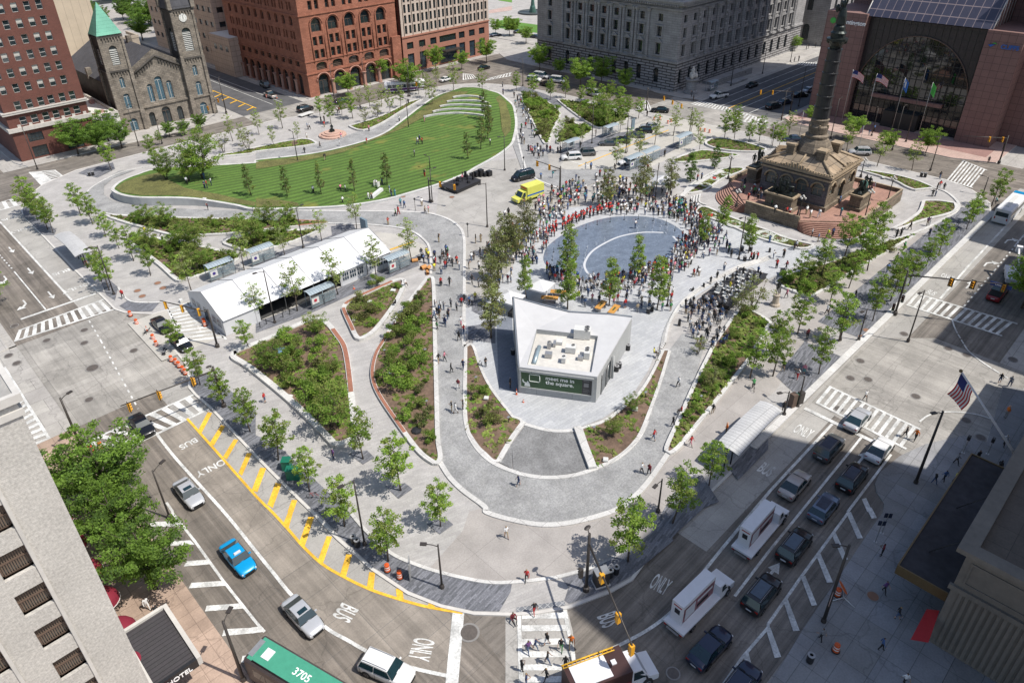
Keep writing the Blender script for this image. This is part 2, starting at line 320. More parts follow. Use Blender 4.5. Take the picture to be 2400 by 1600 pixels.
slate(T(1,1,[(0,1400),(0,1500),(520,1310),(1180,1010),(1500,880),(1480,790),(1120,940),(700,1110),(300,1290)]))
slate(T(1,1,[(690,520),(900,500),(920,560),(400,730),(180,820),(0,880),(0,860),(200,760),(600,640),(700,600)]))
slate(T(1,2,[(985,1140),(1090,1075),(1020,1010),(850,1040)])); slate(T(1,2,[(1310,1455),(1440,1365),(1370,1310),(1190,1340)])); slate(T(1,3,[(1690,215),(1815,125),(1740,60),(1570,120)]))
slate(T(2,0,[(-10,830),(130,860),(420,1000),(500,960),(300,870),(100,800)]))
slate(T(0,0,[(720,1600),(800,1560),(1040,1500),(1060,1560),(900,1640)]))
slate(T(2,0,[(450,1400),(780,1260),(1100,1210),(1120,1270),(760,1360),(430,1500)]))
slate(T(2,0,[(930,1568),(1500,1330),(1640,1250),(1700,1280),(1300,1480),(1180,1568)]))
terr=T(1,1,[(1925,1270),(2060,1240),(2160,1140)])+T(2,1,[(0,900),(100,700),(60,560),(300,420),(500,350),(1100,300),(1650,330),(1700,400),(2100,560),(2352,640)])+T(3,1,[(300,720),(420,700),(650,700),(0,1010)])+T(2,1,[(2200,900),(1950,1000),(1700,1160),(1500,1330),(1400,1530)])+T(2,2,[(1330,80),(1250,280),(1120,480),(1010,600),(830,720),(620,800),(420,835),(120,780),(0,680)])+T(1,2,[(2340,700),(2130,470),(2040,250),(1980,60),(2000,0)])+T(1,1,[(1925,1500)])
zone('terrace_paving',terr,m_terr)
zone('slate_and_shadow',T(1,1,[(2210,1380),(2352,1340)])+T(2,1,[(0,1330),(10,1568)])+T(2,2,[(150,480),(30,480)])+T(1,2,[(2352,470),(2230,455),(2215,0)]),m_dterr)  # slate strip left of the kiosk, mostly its shadow painted on the ground
for q in ([(1990,1210),(2080,1180),(2080,1350),(1980,1300)],[(1950,1440),(2200,1400),(2200,1600),(1950,1560)]):
 zone('slate_strip',T(1,1,q),m_slate)
lo=T(1,1,[(0,365),(1450,390),(1700,430),(1850,510),(1910,620),(1915,900),(1910,1568)])+T(1,2,[(1925,300),(1925,750),(2000,950),(2150,1110),(2352,1200)])+T(2,2,[(200,1250),(420,1260),(650,1220),(900,1120),(1060,1010),(1180,870),(1290,620),(1440,100),(1650,-200)])
lo2=T(2,1,[(1740,1250),(2000,1000),(2352,740)])+T(3,1,[(700,800),(0,1160)])
rr=T(2,2,[(1900,0),(1560,760),(1420,1010),(1250,1280),(1100,1450),(950,1568)])+T(2,3,[(900,20),(600,95),(300,125),(0,80)])+T(1,3,[(2352,80),(2100,0)])+T(1,2,[(1900,1380),(1750,1220),(1670,1080),(1645,900),(1630,0)])+T(1,1,[(1608,960),(1605,740),(1550,650),(1400,550),(1100,510),(700,495),(0,462)])
zone('grey_path',T(0,1,[(2352,372)])+lo[:-1]+T(2,2,[(1560,-60),(1800,-60)])+rr[1:]+T(0,1,[(2352,462)]),m_path)
zone('grey_path',T(2,2,[(120,780),(420,835),(585,830),(710,1190),(400,1250),(200,1240),(10,1190),(0,960)])+T(1,2,[(2352,1180),(2230,1120)]),paver('grey_path_dark',(.235,.235,.235),(.21,.21,.21),(.2,.2,.2),.5,.5,.01,stain=.2,fine=.25))
def wline(name,pts,w,sp=5,z1=.21,closed=False):
 b=MB(); zz[0]+=.001; P=spline(pts,sp,closed) if sp else pts
 ribbon_mb(b,P,w,.1,z1+zz[0]-.15,m_white,closed); return struct(b.build(name))
zone('grey_path',T(1,0,[(0,1415),(400,1365),(700,1300),(950,1215),(1150,1150),(1300,1060),(1500,930),(1650,870),(1850,830),(1960,820),(1850,840),(1720,865),(1600,925),(1450,1035),(1300,1155),(1180,1240),(1000,1310),(700,1390),(400,1440),(0,1480)]),m_path)
zone('grey_path',T(0,1,[(2352,380),(1950,372),(1600,355),(1250,330),(1050,290),(960,230),(960,150),(1040,80),(1250,0),(1100,10),(850,150),(790,220),(800,330),(880,400),(1000,430),(2352,462)]),m_path)
zone('grey_path',T(2,0,[(0,970),(20,1000),(40,1200),(10,1300),(0,1320),(90,1568),(360,1568),(330,1440),(230,1200),(80,900)]),m_path)
zone('grey_path',T(2,1,[(130,0),(180,60),(330,160),(600,190),(800,100),(900,60),(1100,70),(1200,100),(1500,60),(1300,0)]),m_path)
wline('white_path_band',T(1,1,[(0,372),(700,380),(1450,390),(1700,430),(1850,510),(1910,620),(1915,900),(1910,1568)])+T(1,2,[(1925,60),(1922,400),(1928,750),(2000,950),(2150,1110),(2352,1205)])+T(2,2,[(200,1255),(420,1262),(650,1222),(900,1122),(1060,1012),(1180,870),(1240,740)]),.5)
wline('white_path_band',T(0,1,[(960,400),(1200,430)])+T(0,1,[(1600,450),(2352,468)])+T(1,1,[(700,495),(1100,510),(1400,555),(1550,650),(1600,750),(1608,960)]),.4)
wline('white_path_band',T(1,2,[(1690,1120),(1780,1260),(1900,1380),(2100,1530)])+T(1,3,[(2120,15),(2352,85)])+T(2,3,[(300,130),(600,98),(950,-5)])+T(2,2,[(1110,1450),(1260,1290),(1440,1030)]),.55)
wline('white_path_band',T(2,2,[(120,775),(300,825),(440,838),(600,828)]),.5)
wline('white_path_band',T(1,2,[(2225,1120),(2352,900)])+T(2,2,[(110,750)]),.6,2)
wline('white_path_band',T(2,2,[(600,815),(660,980),(740,1190)]),.9,2,z1=.55)
wline('white_path_band',T(2,0,[(0,960),(22,1050),(40,1200),(80,1400),(130,1568)])+T(2,1,[(150,20),(230,90),(420,170)]),.45)
wline('white_path_band',T(0,1,[(790,225),(850,160),(960,95),(1100,30),(1300,-20)])+T(0,0,[(1600,1510),(2000,1480)]),.3)
wline('white_path_band',T(2,1,[(1930,20),(1750,110),(1600,215),(1560,260)]),.9,4,z1=.5)
wline('white_path_band',T(3,0,[(790,1568)])+T(3,1,[(1130,40),(1500,160),(1640,210),(1740,300),(1740,370),(1640,440),(1400,560),(1100,670)]),.5)
wline('kerb_edge_line',T(1,3,[(880,30),(1010,180),(1230,380),(1450,485),(1730,575),(2100,652),(2352,655)])+T(2,3,[(300,625),(470,595),(750,515)]),.35,4,z1=.17)
wline('kerb_edge_line',T(0,1,[(1090,1080),(1140,1160),(1210,1210),(1350,1222),(1560,1215)]),.3,4,z1=.17)
b=MB(); ribbon_mb(b,plaza,.3,.0,.172,m_kerb,True); struct(b.build('kerb'))
wline('kerb_edge_line',[(62,24.4),(150,24.6)],.9,0,z1=.178)
struct(sheet('tactile_paving',T(2,3,[(40,875),(480,812),(492,855),(42,920)],.15),.186,paver('tactile_grey',(.2,.21,.23),(.17,.18,.2),(.4,.4,.4),.55,.4,.04,offset=0)))
# ---------------- road markings ----------------
mk=[.026]
def mark(name,quads,mt,z=None):
 b=MB(); mk[0]+=.0007+len(quads)*.00012
 for i_,q in enumerate(quads):
  q=[(p[0],p[1],mk[0]+i_*.00012) for p in q]; n=len(q)
  if sum(q[i][0]*q[(i+1)%n][1]-q[(i+1)%n][0]*q[i][1] for i in range(n))<0: q=q[::-1]
  b.add(q,[tuple(range(len(q)))],mt)
 return struct(b.build(name))
def strip(P,w):
 out=[]
 for i in range(len(P)-1):
  a,c=Vector(P[i][:2]),Vector(P[i+1][:2]); d=(c-a).normalized(); q=Vector((-d.y,d.x))*w/2; out.append([a+q,c+q,c-q,a-q])
 return out
def dash(P,w,on,off):
 out=[]
 for i in range(len(P)-1):
  a,c=Vector(P[i][:2]),Vector(P[i+1][:2]); L=(c-a).length; d=(c-a)/L; t=0
  while t<L: out+=strip([a+d*t,a+d*min(t+on,L)],w); t+=on+off
 return out
def zebra(p0,p1,p2,p3,n,fill=.5): # bars run p0->p3, laid out from p0 to p1
 out=[]
 for i in range(n):
  t0=i/n; t1=(i+fill)/n
  out.append([p0.lerp(p1,t0),p0.lerp(p1,t1),p3.lerp(p2,t1),p3.lerp(p2,t0)])
 return out+strip([p0,p1],.35)+strip([p3,p2],.35)
mark('lane_line',strip(T(0,1,[(0,470),(660,1190)]),.3)+strip(T(0,1,[(130,925),(420,1275)]),.2)+dash(T(0,1,[(-200,560),(110,900)]),.25,.6,.8)+strip(T(0,1,[(190,1365),(880,1130)]),.5),m_paintw)
mark('lane_line',dash(T(0,1,[(820,1380),(930,1568)])+T(0,2,[(1270,620)]),.2,.7,.9),m_paintw)
mark('crosswalk',zebra(*T(0,1,[(130,1568),(1060,1270),(960,1180),(170,1470)]),12),m_paintw)
mark('crosswalk',zebra(*T(0,1,[(-120,395),(210,310),(150,250),(-120,330)]),4),m_paintw)
mark('crosswalk',zebra(*T(0,1,[(410,160),(620,85),(500,0),(270,20)]),1)+zebra(*[T(0,1,[q])[0] for q in [(270,15),(410,160),(620,85),(500,-5)]],9),m_paintw)
mark('crosswalk',zebra(*T(0,2,[(1150,990),(1920,620),(1800,480),(760,940)]),9),m_paintw)
mark('crosswalk',zebra(*[T1(0,2,*q) for q in [(0,330),(340,1030),(510,985),(40,240)]],17),m_paintw)
cw=zebra(*[T1(0,1,*q) for q in [(1730,1220),(2080,1560),(1700,1600),(1540,1270)]],11)
b=MB();
for q in cw: b.add([(p[0],p[1],.185) for p in q],[(0,1,2,3)],m_paintw)
struct(b.build('crosswalk'))
mark('lane_line',strip(spline(T(0,2,[(1440,850),(1620,1080),(2060,1568)])+T(1,3,[(0,360),(170,570),(340,775)])+T(1,3,[(630,1050),(850,1180),(1050,1290),(1400,1420),(1790,1510)]),4,False),.32)+strip(T(1,3,[(1860,920),(1800,1568)])+[at(1054,1640)],1.05),m_paintw)
mark('bus_bay_line',strip(spline(T(0,2,[(1720,710),(2050,1080),(2352,1420)])+T(1,3,[(150,0),(290,150),(420,300),(600,470),(800,590),(1050,710),(1350,810),(1600,875),(1900,925)]),4,False),.28),m_painty)
mark('bus_bay_bars',[T(0,2,q) for q in ([(1820,820),(1910,650),(1950,660),(1855,840)],[(1930,930),(2030,770),(2070,780),(1965,960)],[(2050,1060),(2150,900),(2190,905),(2085,1085)],[(2190,1210),(2270,1025),(2315,1030),(2225,1235)])]+[T(1,2,q) for q in ([(-40,1370),(40,1160),(95,1165),(15,1385)],[(105,1500),(180,1300),(235,1310),(155,1530)],[(290,1568),(330,1455),(380,1460),(345,1568)])]+[T(1,3,q) for q in ([(250,110),(300,-10),(345,-10),(300,150)],[(400,270),(480,45),(535,45),(450,310)],[(570,440),(650,220),(700,225),(615,475)],[(770,580),(830,385),(885,390),(825,600)],[(1020,690),(1040,550),(1095,555),(1080,715)],[(1295,790),(1285,705),(1345,700),(1360,815)],[(1575,865),(1590,830),(1635,830),(1645,880)])],m_painty)
mark('parking_line',strip(T(0,2,[(1530,1480),(1590,1568)])+T(0,3,[(1580,0),(1800,280),(2050,630),(2352,1010)])+T(1,3,[(0,1010),(80,1100)]),.25)+[T(0,3,q) for q in ([(1380,90),(1640,85),(1670,130),(1380,140)],[(1520,270),(1750,260),(1790,300),(1530,310)],[(1720,450),(1910,437),(1950,478),(1690,500)],[(1760,650),(2040,632),(2090,675),(1735,700)],[(1900,860),(2210,838),(2245,885),(1885,912)],[(2060,1075),(2352,1060),(2352,1110),(2040,1140)],[(2230,1320),(2330,1310),(2330,1380),(2215,1380)])]+[T(1,3,[(-40,1060),(30,1050),(70,1100),(-40,1115)])],m_paintw)
zs=T(2,3,[(75,880),(520,880),(585,1600),(75,1600)])
qs=[]
for y0 in (925,1040,1165,1280,1400,1510): qs.append(T(2,3,[(90,y0),(500+(y0-925)*.1,y0-5),(505+(y0-925)*.1,y0+52),(90,y0+55)]))
mark('crosswalk',qs+strip(T(2,3,[(62,890),(85,1640)]),.35)+strip(T(2,3,[(480,880),(560,1300),(590,1640)]),.35),m_paintw)
mark('lane_line',strip(spline(T(2,3,[(930,1250),(1250,1080),(1500,880),(1750,560),(2000,250),(2352,-170)])+T(3,2,[(50,1340),(590,760)]),4,False),.3)+strip(T(2,3,[(2045,775),(2352,370)])+T(3,2,[(300,1568),(860,880)]),.25)+strip(T(2,3,[(1900,1640),(2120,1330),(2352,1060)])+T(3,3,[(0,1030),(300,600),(740,0)])+T(3,2,[(730,1568),(1130,1040)]),.25)+strip(T(3,2,[(335,615),(960,920)]),.55),m_paintw)
mark('hatched_bars',[T(3,3,q) for q in ([(-20,1080),(20,1060),(120,1330),(60,1340)],[(140,820),(180,800),(290,1090),(230,1095)],[(300,600),(340,585),(450,855),(400,862)],[(440,395),(480,380),(595,645),(540,650)],[(580,200),(620,190),(735,435),(685,440)],[(720,15),(760,0),(870,240),(820,245)],[(900,-40),(950,-40),(1000,55),(950,60)])]+[T(2,3,[(2130,1330),(2170,1280),(2240,1568),(2170,1568)]),T(3,2,[(860,1450),(900,1440),(960,1568),(910,1568)])],m_paintw)
mark('crosswalk',zebra(*[T1(3,2,*q) for q in [(440,560),(1270,990),(1400,810),(560,415)]],13,.45),m_paintw)
mark('crosswalk',zebra(*[T1(3,1,*q) for q in [(1270,1235),(2150,1520),(2290,1410),(1360,1130)]],14,.45),m_paintw)
mark('crosswalk',zebra(*[T1(3,2,*q) for q in [(2130,830),(2400,380),(2420,600),(2330,1000)]],10),m_paintw)
mark('lane_line',strip(T(3,1,[(1580,1180),(1830,890),(2352,330)]),.3)+dash(T(3,1,[(1800,1250),(2080,920),(2352,600)]),.22,.7,.9)+strip(T(3,1,[(2260,700),(2352,590)]),.2)+dash(spline(T(3,1,[(1690,1370),(1720,1460),(1800,1600)])+T(3,2,[(1850,100),(1990,210),(2200,340)]),3,False),.2,1,.8)+dash(spline(T(3,2,[(1390,740),(1500,670),(1680,650),(1900,670),(2060,720)]),3,False),.2,1,.9),m_paintw)
mark('crosswalk',zebra(*[T1(3,1,*q) for q in [(1640,90),(1880,160),(2010,0),(1790,-90)]],8),m_paintw)
mark('crosswalk',zebra(*[T1(2,0,*q) for q in [(1640,960),(2010,1035),(2020,1000),(1720,930)]],12)+zebra(*[T1(2,0,*q) for q in [(1100,1060),(1300,1010),(1250,930),(1190,930)]],7)+zebra(*[T1(2,0,*q) for q in [(2050,1100),(2352,1180),(2352,1120),(2130,1040)]],8)+zebra(*[T1(1,0,*q) for q in [(1900,740),(2040,720),(2000,690),(1900,680)]],6)+zebra(*[T1(1,0,*q) for q in [(2100,745),(2352,700),(2352,670),(2150,720)]],8)+zebra(*[T1(3,0,*q) for q in [(250,600),(480,610),(480,580),(290,575)]],9),m_paintw)
mark('lane_line',strip([(176,92.5),(300,92.5)],.2)+strip([(176,88.7),(300,88.7)],.2)+strip([(176,97.5),(300,97.5)],.2)+strip([(176,101),(300,101)],.2)+strip([(98,192),(99,300)],.2)+strip([(95,192),(96,300)],.2),m_paintw)
mark('centre_line',strip([(176,94.9),(300,95.1)],.25)+strip([(90,192),(91,300)],.3)+[[(87+.2,y),(90,y+1.5),(90,y+2.1),(87.2,y+.6)] for y in range(192,260,5)],m_painty)
b=MB()
for q in strip([(116,96.2),(150,96.0)],.3)+strip([(46,93.5),(58,94)],.3)+strip([(68,93.5),(62,94.2)],.5): b.add([(p[0],p[1],.19) for p in q],[(0,1,2,3)],m_painty)
for q in strip([(118.6,84.8),(117,102.6)],.25): b.add([(p[0],p[1],.191) for p in q],[(0,1,2,3)],m_paintw)
struct(b.build('centre_line'))
b=MB()
for q in zebra(Vector((164,41,0)),Vector((168,58,0)),Vector((164,58,0)),Vector((161.5,41,0)),1): pass
FONT={}
def text_mesh(s,size=1,ext=0,mt=None,bold=0,align='CENTER'):
 k=(s,size,ext,bold)
 if k in FONT: return FONT[k]
 cu=bpy.data.curves.new('lettering','FONT'); cu.body=s; cu.size=size; cu.extrude=ext; cu.align_x=align; cu.offset=bold
 o=bpy.data.objects.new('lettering',cu); C.objects.link(o); dg=bpy.context.evaluated_depsgraph_get()
 me=bpy.data.meshes.new_from_object(o.evaluated_get(dg)); bpy.data.objects.remove(o)
 me.materials.clear()
 if mt: me.materials.append(mt)
 FONT[k]=me; return me
def place_text(s,name,pos,xd,yd,size,mt,ext=0,sx=1,sy=1,bold=.015,parent=None):
 me=text_mesh(s,1,ext/size if ext else 0,None,bold).copy(); me.materials.clear(); me.materials.append(mt)
 xd=Vector(xd).normalized(); yd=Vector(yd).normalized(); zd=xd.cross(yd)
 me.transform(Matrix(((xd.x*size*sx,yd.x*size*sy,zd.x*size,pos[0]),(xd.y*size*sx,yd.y*size*sy,zd.y*size,pos[1]),(xd.z*size*sx,yd.z*size*sy,zd.z*size,pos[2]),(0,0,0,1))))
 return obj(name,me,parent)
def road_word(s,c,r,x,y,rd,up,size=1.9,sy=1.35):
 p=T1(c,r,x,y); mk[0]+=.0005; rd=Vector((*rd,0)).normalized(); up=Vector((*up,0)).normalized()
 p=p-up*size*.35*sy
 struct(place_text(s,'road_word',(p.x,p.y,mk[0]),rd,up,size,m_paintw,sx=1.05,sy=sy,bold=.02))
mk[0]=.05
Wd=((-1,0),(0,-1))
for s,x,y in (('BUS',90,440),('ONLY',205,545),('BUS',565,935),('ONLY',705,1080)): road_word(s,0,1,x,y,*Wd,size=1.55,sy=1.0)
road_word('BUS',0,2,1735,940,(-1,0),(0,-1),1.15,1.15); road_word('ONLY',0,2,1940,1165,(-1,.05),(-.05,-1),1.15,1.25)
def rw(s,c,r,a,bb,upa,size=1.9,sy=1.35): # a,bb: first and last letter ends in tile coordinates
 p,q=T1(c,r,*a),T1(c,r,*bb); d=(q-p).normalized(); up=Vector((-d.y,d.x,0)); mid=(p+q)/2
 mk[0]+=.0005; mid-=up*size*.35*sy
 L=(q-p).length; w={'BUS':2.0,'ONLY':2.75}[s]
 struct(place_text(s,'road_word',(mid.x,mid.y,mk[0]),d,up,size,m_paintw,sx=L/(w*size),sy=sy,bold=.02))
rw('BUS',1,3,(880,850),(770,1000),0); rw('ONLY',1,3,(1555,1160),(1495,1360),0)
rw('ONLY',2,3,(1290,620),(1440,700),0); rw('BUS',2,3,(860,920),(930,1050),0)
rw('ONLY',3,2,(250,790),(400,860),0); rw('BUS',3,2,(-80,1140),(50,1210),0); rw('ONLY',3,1,(1590,960),(1710,990),0,sy=1.1); rw('BUS',3,1,(1455,1105),(1545,1140),0,sy=1.1)
def arrow(c,r,x,y,ang,k=1.0,turn=0):
 p=T1(c,r,x,y); M_=Matrix.Translation((p.x,p.y,0))@Matrix.Rotation(ang,4,'Z')
 P=[(-.12,-1.6),(.12,-1.6),(.12,.3),(.5,.3),(0,1.5),(-.5,.3),(-.12,.3)]
 if turn: P=[(-.12,-1.6),(.12,-1.6),(.12,-.2),(.7*turn,.55),(.95*turn,.2),(1.6*turn,1.2),(.3*turn,1.35),(.5*turn,.95),(-.12*turn,.1)]
 return [(M_@Vector((a*k,b_*k,0))).to_2d() for a,b_ in P]
mark('lane_arrow',[arrow(0,1,105,730,math.pi),arrow(0,1,280,925,math.pi),arrow(0,1,470,1145,math.pi),arrow(0,1,60,1000,math.pi,1,1),arrow(0,1,240,1225,math.pi,1,1),arrow(3,1,1850,1050,-math.pi/2,1),arrow(3,1,2010,850,-math.pi/2,1,1),arrow(3,1,2200,640,-math.pi/2,1,1),arrow(3,3,30,560,-math.pi/2,1.1),arrow(3,2,860,1080,-math.pi/2,1.1)],m_paintw)
m_iron=mat('cast_iron',(.10,.085,.075),.6,.2,4)
def manhole(p,r=.45,lab=None,mt=None,z=.05):
 b=MB(); b.lathe([(r,z-.03),(r,z),(r*.86,z+.003),(r*.84,z-.002),(.02,z)],mt or m_iron,18); b.lathe([(r*1.25,z-.04),(r*1.25,z-.012),(r,z-.012)],mat('cover_collar',(.22,.21,.2)),18)
 return b.build('drain_cover',None,(p.x,p.y,0))
mh=[(0,1,775,1465),(0,1,430,1560),(0,1,135,1425),(0,2,1230,85),(0,2,850,245),(0,2,820,535),(0,2,80,130),(0,2,155,200),(0,2,775,15),(1,3,1958,1105),(3,2,848,180),(3,2,918,350),(3,2,1357,505),(3,2,1655,65),(3,2,1825,125),(3,2,1820,725),(3,2,757,338),(3,2,650,620),(3,2,1955,882),(3,1,1250,1500),(0,1,1450,1040),(0,1,1500,1085),(0,1,1265,1110),(0,1,1310,1160),(3,1,905,1475),(3,1,860,1535),(2,3,1480,1480),(3,3,960,780),(3,2,2250,165),(1,1,1350,245),(1,1,1800,250)]
ORD=['first','second','third','fourth','fifth','sixth','seventh','eighth','ninth','tenth','eleventh','twelfth','thirteenth','fourteenth','fifteenth','sixteenth','seventeenth','eighteenth','nineteenth','twentieth']
def ordw(n): # 1 -> first, 43 -> forty-third
 if n<=20: return ORD[n-1]
 t,u=divmod(n,10); tens=['','','twenty','thirty','forty','fifty','sixty','seventy','eighty','ninety']
 if t>9: return 'hundred and '+ordw(n-100) if n>100 else 'hundredth'
 return (tens[t][:-1]+'ieth') if u==0 else tens[t]+'-'+ORD[u-1]
def px_of(p):
 q=Vector(p)-Vector((0,0,CAMH)); z=q.dot(FW); return CX+F_*q.dot(RT)/z, CY-F_*q.dot(UP)/z, z
def label_rank(items,fmt):
 """items: list of (object, key, category, group); things with one key get an ordinal from the left"""
 by={}
 for it in items: by.setdefault(it[1],[]).append(it)
 for k,L in by.items():
  L.sort(key=lambda it:px_of(it[0].location)[0])
  for i,it in enumerate(L):
   lab=k if len(L)==1 else k+', '+ordw(i+1)+' from left'
   for w_ in (' the',' pale',' curved',' long',' thin',' its',' own',' right',' old',' left',' paving',' near',' big',' small',' curving',' grey',' straight',' across'):
    while len(lab.split())>16 and w_+' ' in lab: lab=lab.replace(w_+' ',' ',1)
   if len(lab.split())>16: print('LONG',lab)
   tag(it[0],lab,it[2],it[3])
its=[]
for i,(c,r,x,y) in enumerate(mh):
 p=T1(c,r,x,y); inpl=i in (20,21,22,23,24,25,29,30) or i==27
 o=manhole(p,.75 if i in (4,9) else .48,z=.19 if inpl else .06,mt=mat('rusty_iron',(.25,.13,.08),.8) if inpl else None)
 place='in the %s'%({(0,1):'plaza paving west of the tent' if inpl else 'west road by the striped crossing',(0,2):'wide junction left of the lamp mast',(1,3):'south road near the thick stop line',(3,2):'sunny junction at the right',(3,1):'slate strip by the right road',(2,3):'shaded south road',(3,3):'shaded pavement',(1,1):'pale paving north of the fountain'}[(c,r)])
 its.append((o,('rusty' if inpl else 'dark iron')+' round cover '+place,'drain cover','round covers in the paving'))
label_rank(its,None)
# ---------------- lawn, planting beds, pool ----------------
def inside(x,y,P):
 r=False; n=len(P); j=n-1
 for i in range(n):
  if (P[i][1]>y)!=(P[j][1]>y) and x<(P[j][0]-P[i][0])*(y-P[i][1])/(P[j][1]-P[i][1])+P[i][0]: r=not r
  j=i
 return r
def ccw(P):
 a=sum(P[i][0]*P[(i+1)%len(P)][1]-P[(i+1)%len(P)][0]*P[i][1] for i in range(len(P)))
 return P if a>0 else P[::-1]
LZ=[(0,1,1055,160,1.5),(0,1,1130,95,1.3),(0,1,1280,35,.9),(0,1,1500,-15,.5),(0,0,2352,1500,.3),(1,0,0,1475,.25),(1,0,400,1432,.25),(1,0,700,1380,.25),(1,0,1000,1300,.25),(1,0,1180,1230,.25),(1,0,1300,1150,.3),(1,0,1450,1035,.35),(1,0,1600,925,.4),(1,0,1720,862,.5),(1,0,1850,835,.5),(1,0,1960,825,.5),(1,0,2100,832,.5),(1,0,2220,858,.45),(1,0,2300,920,.4),(2,0,0,970,.4),(2,0,20,1050,.35),(2,0,28,1150,.3),(2,0,10,1250,.25),(1,0,2330,1330,.22),(1,0,2200,1430,.22),(1,0,2000,1540,.22),(1,1,1930,15,.22),(1,1,1700,110,.22),(1,1,1400,200,.22),(1,1,1200,255,.22),(1,1,950,300,.22),(1,1,700,325,.22),(1,1,400,338,.25),(1,1,0,345,.5),(0,1,2200,315,.7),(0,1,2000,280,1.1),(0,1,1800,252,1.4),(0,1,1600,242,1.6),(0,1,1300,240,1.7),(0,1,1150,220,1.6),(0,1,1075,190,1.6)]
LP=corner_spline([T1(c,r,x,y,.15+z) for c,r,x,y,z in LZ],3); LP=ccw(LP)
hillc=T1(1,0,1990,870,.5)
def lawnz(x,y):
 sw=0;s=0
 for p in LP[::2]:
  w=1/((p.x-x)**2+(p.y-y)**2+.5)**1.5; sw+=w; s+=w*p.z
 z=s/sw
 d=math.hypot(x-hillc.x,y-hillc.y); z+=2.2*math.exp(-(d/16)**2)*min(1,edged(x,y)/5)
 return z+.05
def edged(x,y): return min(math.hypot(p.x-x,p.y-y) for p in LP)
m_lawn=mat('lawn_grass',(.075,.14,.022),.9,.22,2.5,.5,stain=.12)
def lawn_material():
 n=m_lawn.node_tree.nodes; l=m_lawn.node_tree.links; b=n['Principled BSDF']; src=b.inputs['Base Color'].links[0].from_socket
 tc=n.new('ShaderNodeTexCoord'); mp=n.new('ShaderNodeMapping'); mp.inputs['Rotation'].default_value=(0,0,R(8)); l.new(tc.outputs['Object'],mp.inputs[0])
 wv=n.new('ShaderNodeTexWave'); wv.bands_direction='Y'; wv.inputs['Scale'].default_value=.19; wv.inputs['Distortion'].default_value=.6; wv.inputs['Detail'].default_value=1; l.new(mp.outputs[0],wv.inputs[0])
 mr=n.new('ShaderNodeMapRange'); mr.inputs[1].default_value=.35; mr.inputs[2].default_value=.65; mr.inputs[3].default_value=.78; mr.inputs[4].default_value=1.22; l.new(wv.outputs[0],mr.inputs[0])
 x=n.new('ShaderNodeMix'); x.data_type='RGBA'; x.blend_type='MULTIPLY'; x.inputs[0].default_value=1; l.new(src,x.inputs[6]); l.new(mr.outputs[0],x.inputs[7])
 no=n.new('ShaderNodeTexNoise'); no.inputs['Scale'].default_value=.16; no.inputs['Detail'].default_value=5; l.new(tc.outputs['Object'],no.inputs[0])
 m2=n.new('ShaderNodeMapRange'); m2.inputs[1].default_value=.60; m2.inputs[2].default_value=.75; l.new(no.outputs[0],m2.inputs[0])
 y=n.new('ShaderNodeMix'); y.data_type='RGBA'; l.new(m2.outputs[0],y.inputs[0]); l.new(x.outputs[2],y.inputs[6]); y.inputs[7].default_value=(.20,.19,.04,1)
 l.new(y.outputs[2],b.inputs['Base Color'])
lawn_material()
def fill_surface(name,P,zf,mt,step=2.5,mt2=None,sel=None):
 """triangulated surface over an outline with heights"""
 from mathutils.geometry import delaunay_2d_cdt
 pts=[Vector((p[0],p[1])) for p in P]; n=len(pts); edges=[(i,(i+1)%n) for i in range(n)]
 x0=min(p.x for p in pts);x1=max(p.x for p in pts);y0=min(p.y for p in pts);y1=max(p.y for p in pts)
 y=y0
 while y<y1:
  x=x0
  while x<x1:
   xx,yy=x+rnd.uniform(-.4,.4)*step,y+rnd.uniform(-.4,.4)*step
   if inside(xx,yy,P) and min((p.x-xx)**2+(p.y-yy)**2 for p in pts)>(step*.4)**2: pts.append(Vector((xx,yy)))
   x+=step
  y+=step
 vs,es,fs,*_=delaunay_2d_cdt(pts,edges,[],1,1e-4)
 b=MB(); b.v=[(v.x,v.y,zf(v.x,v.y)) for v in vs]; b.m(mt)
 if mt2: b.m(mt2)
 for f in fs:
  b.f.append(list(f)); b.sm.append(True)
  c=sum((Vector(vs[i]) for i in f),Vector((0,0)))/len(f); b.mi.append(1 if mt2 and sel(c.x,c.y) else 0)
 return b.build(name)
m_cover=mat('low_groundcover',(.13,.13,.04),.95,.5,3.2,.7,stain=.25)
o=fill_surface('lawn',LP,lawnz,m_lawn,2.2); struct(o)
def patch(c_r_pts,name='groundcover',lift=.05,mt=None):
 P=ccw([Vector((p.x,p.y,0)) for p in c_r_pts]); P=[p for p in P]
 o=fill_surface(name,P,lambda x,y:lawnz(x,y)+lift,mt or m_cover,1.5); return stuff(o)
def on_lawn(c,r,x,y):
 z=.5
 for _ in range(4): p=T1(c,r,x,y,z); z=lawnz(p.x,p.y)
 return p
patch([on_lawn(0,1,*q) for q in [(1062,160),(1120,200),(1300,228),(1600,228),(1900,255),(2200,305),(2340,325),(2352,290),(2200,262),(2000,215),(1850,190),(1700,160),(1500,60),(1560,0),(1300,50),(1150,100)]])
patch([on_lawn(1,1,*q) for q in [(0,335),(200,332),(400,325),(380,295),(250,275),(60,260),(0,265)]])
patch([on_lawn(1,0,*q) for q in [(0,1490),(400,1440),(700,1390),(1000,1310),(1250,1200),(1480,1040),(1640,915),(1760,860),(1950,835),(1920,870),(1790,920),(1680,1010),(1500,1100),(1350,1180),(1150,1260),(800,1400),(300,1510),(0,1555)]])
patch([on_lawn(1,0,*q) for q in [(2240,880),(2295,940),(2345,1100),(2340,1200),(2290,1260),(2260,1200),(2240,1000),(2200,900)]])
b=MB(); n=len(LP); wd=.65
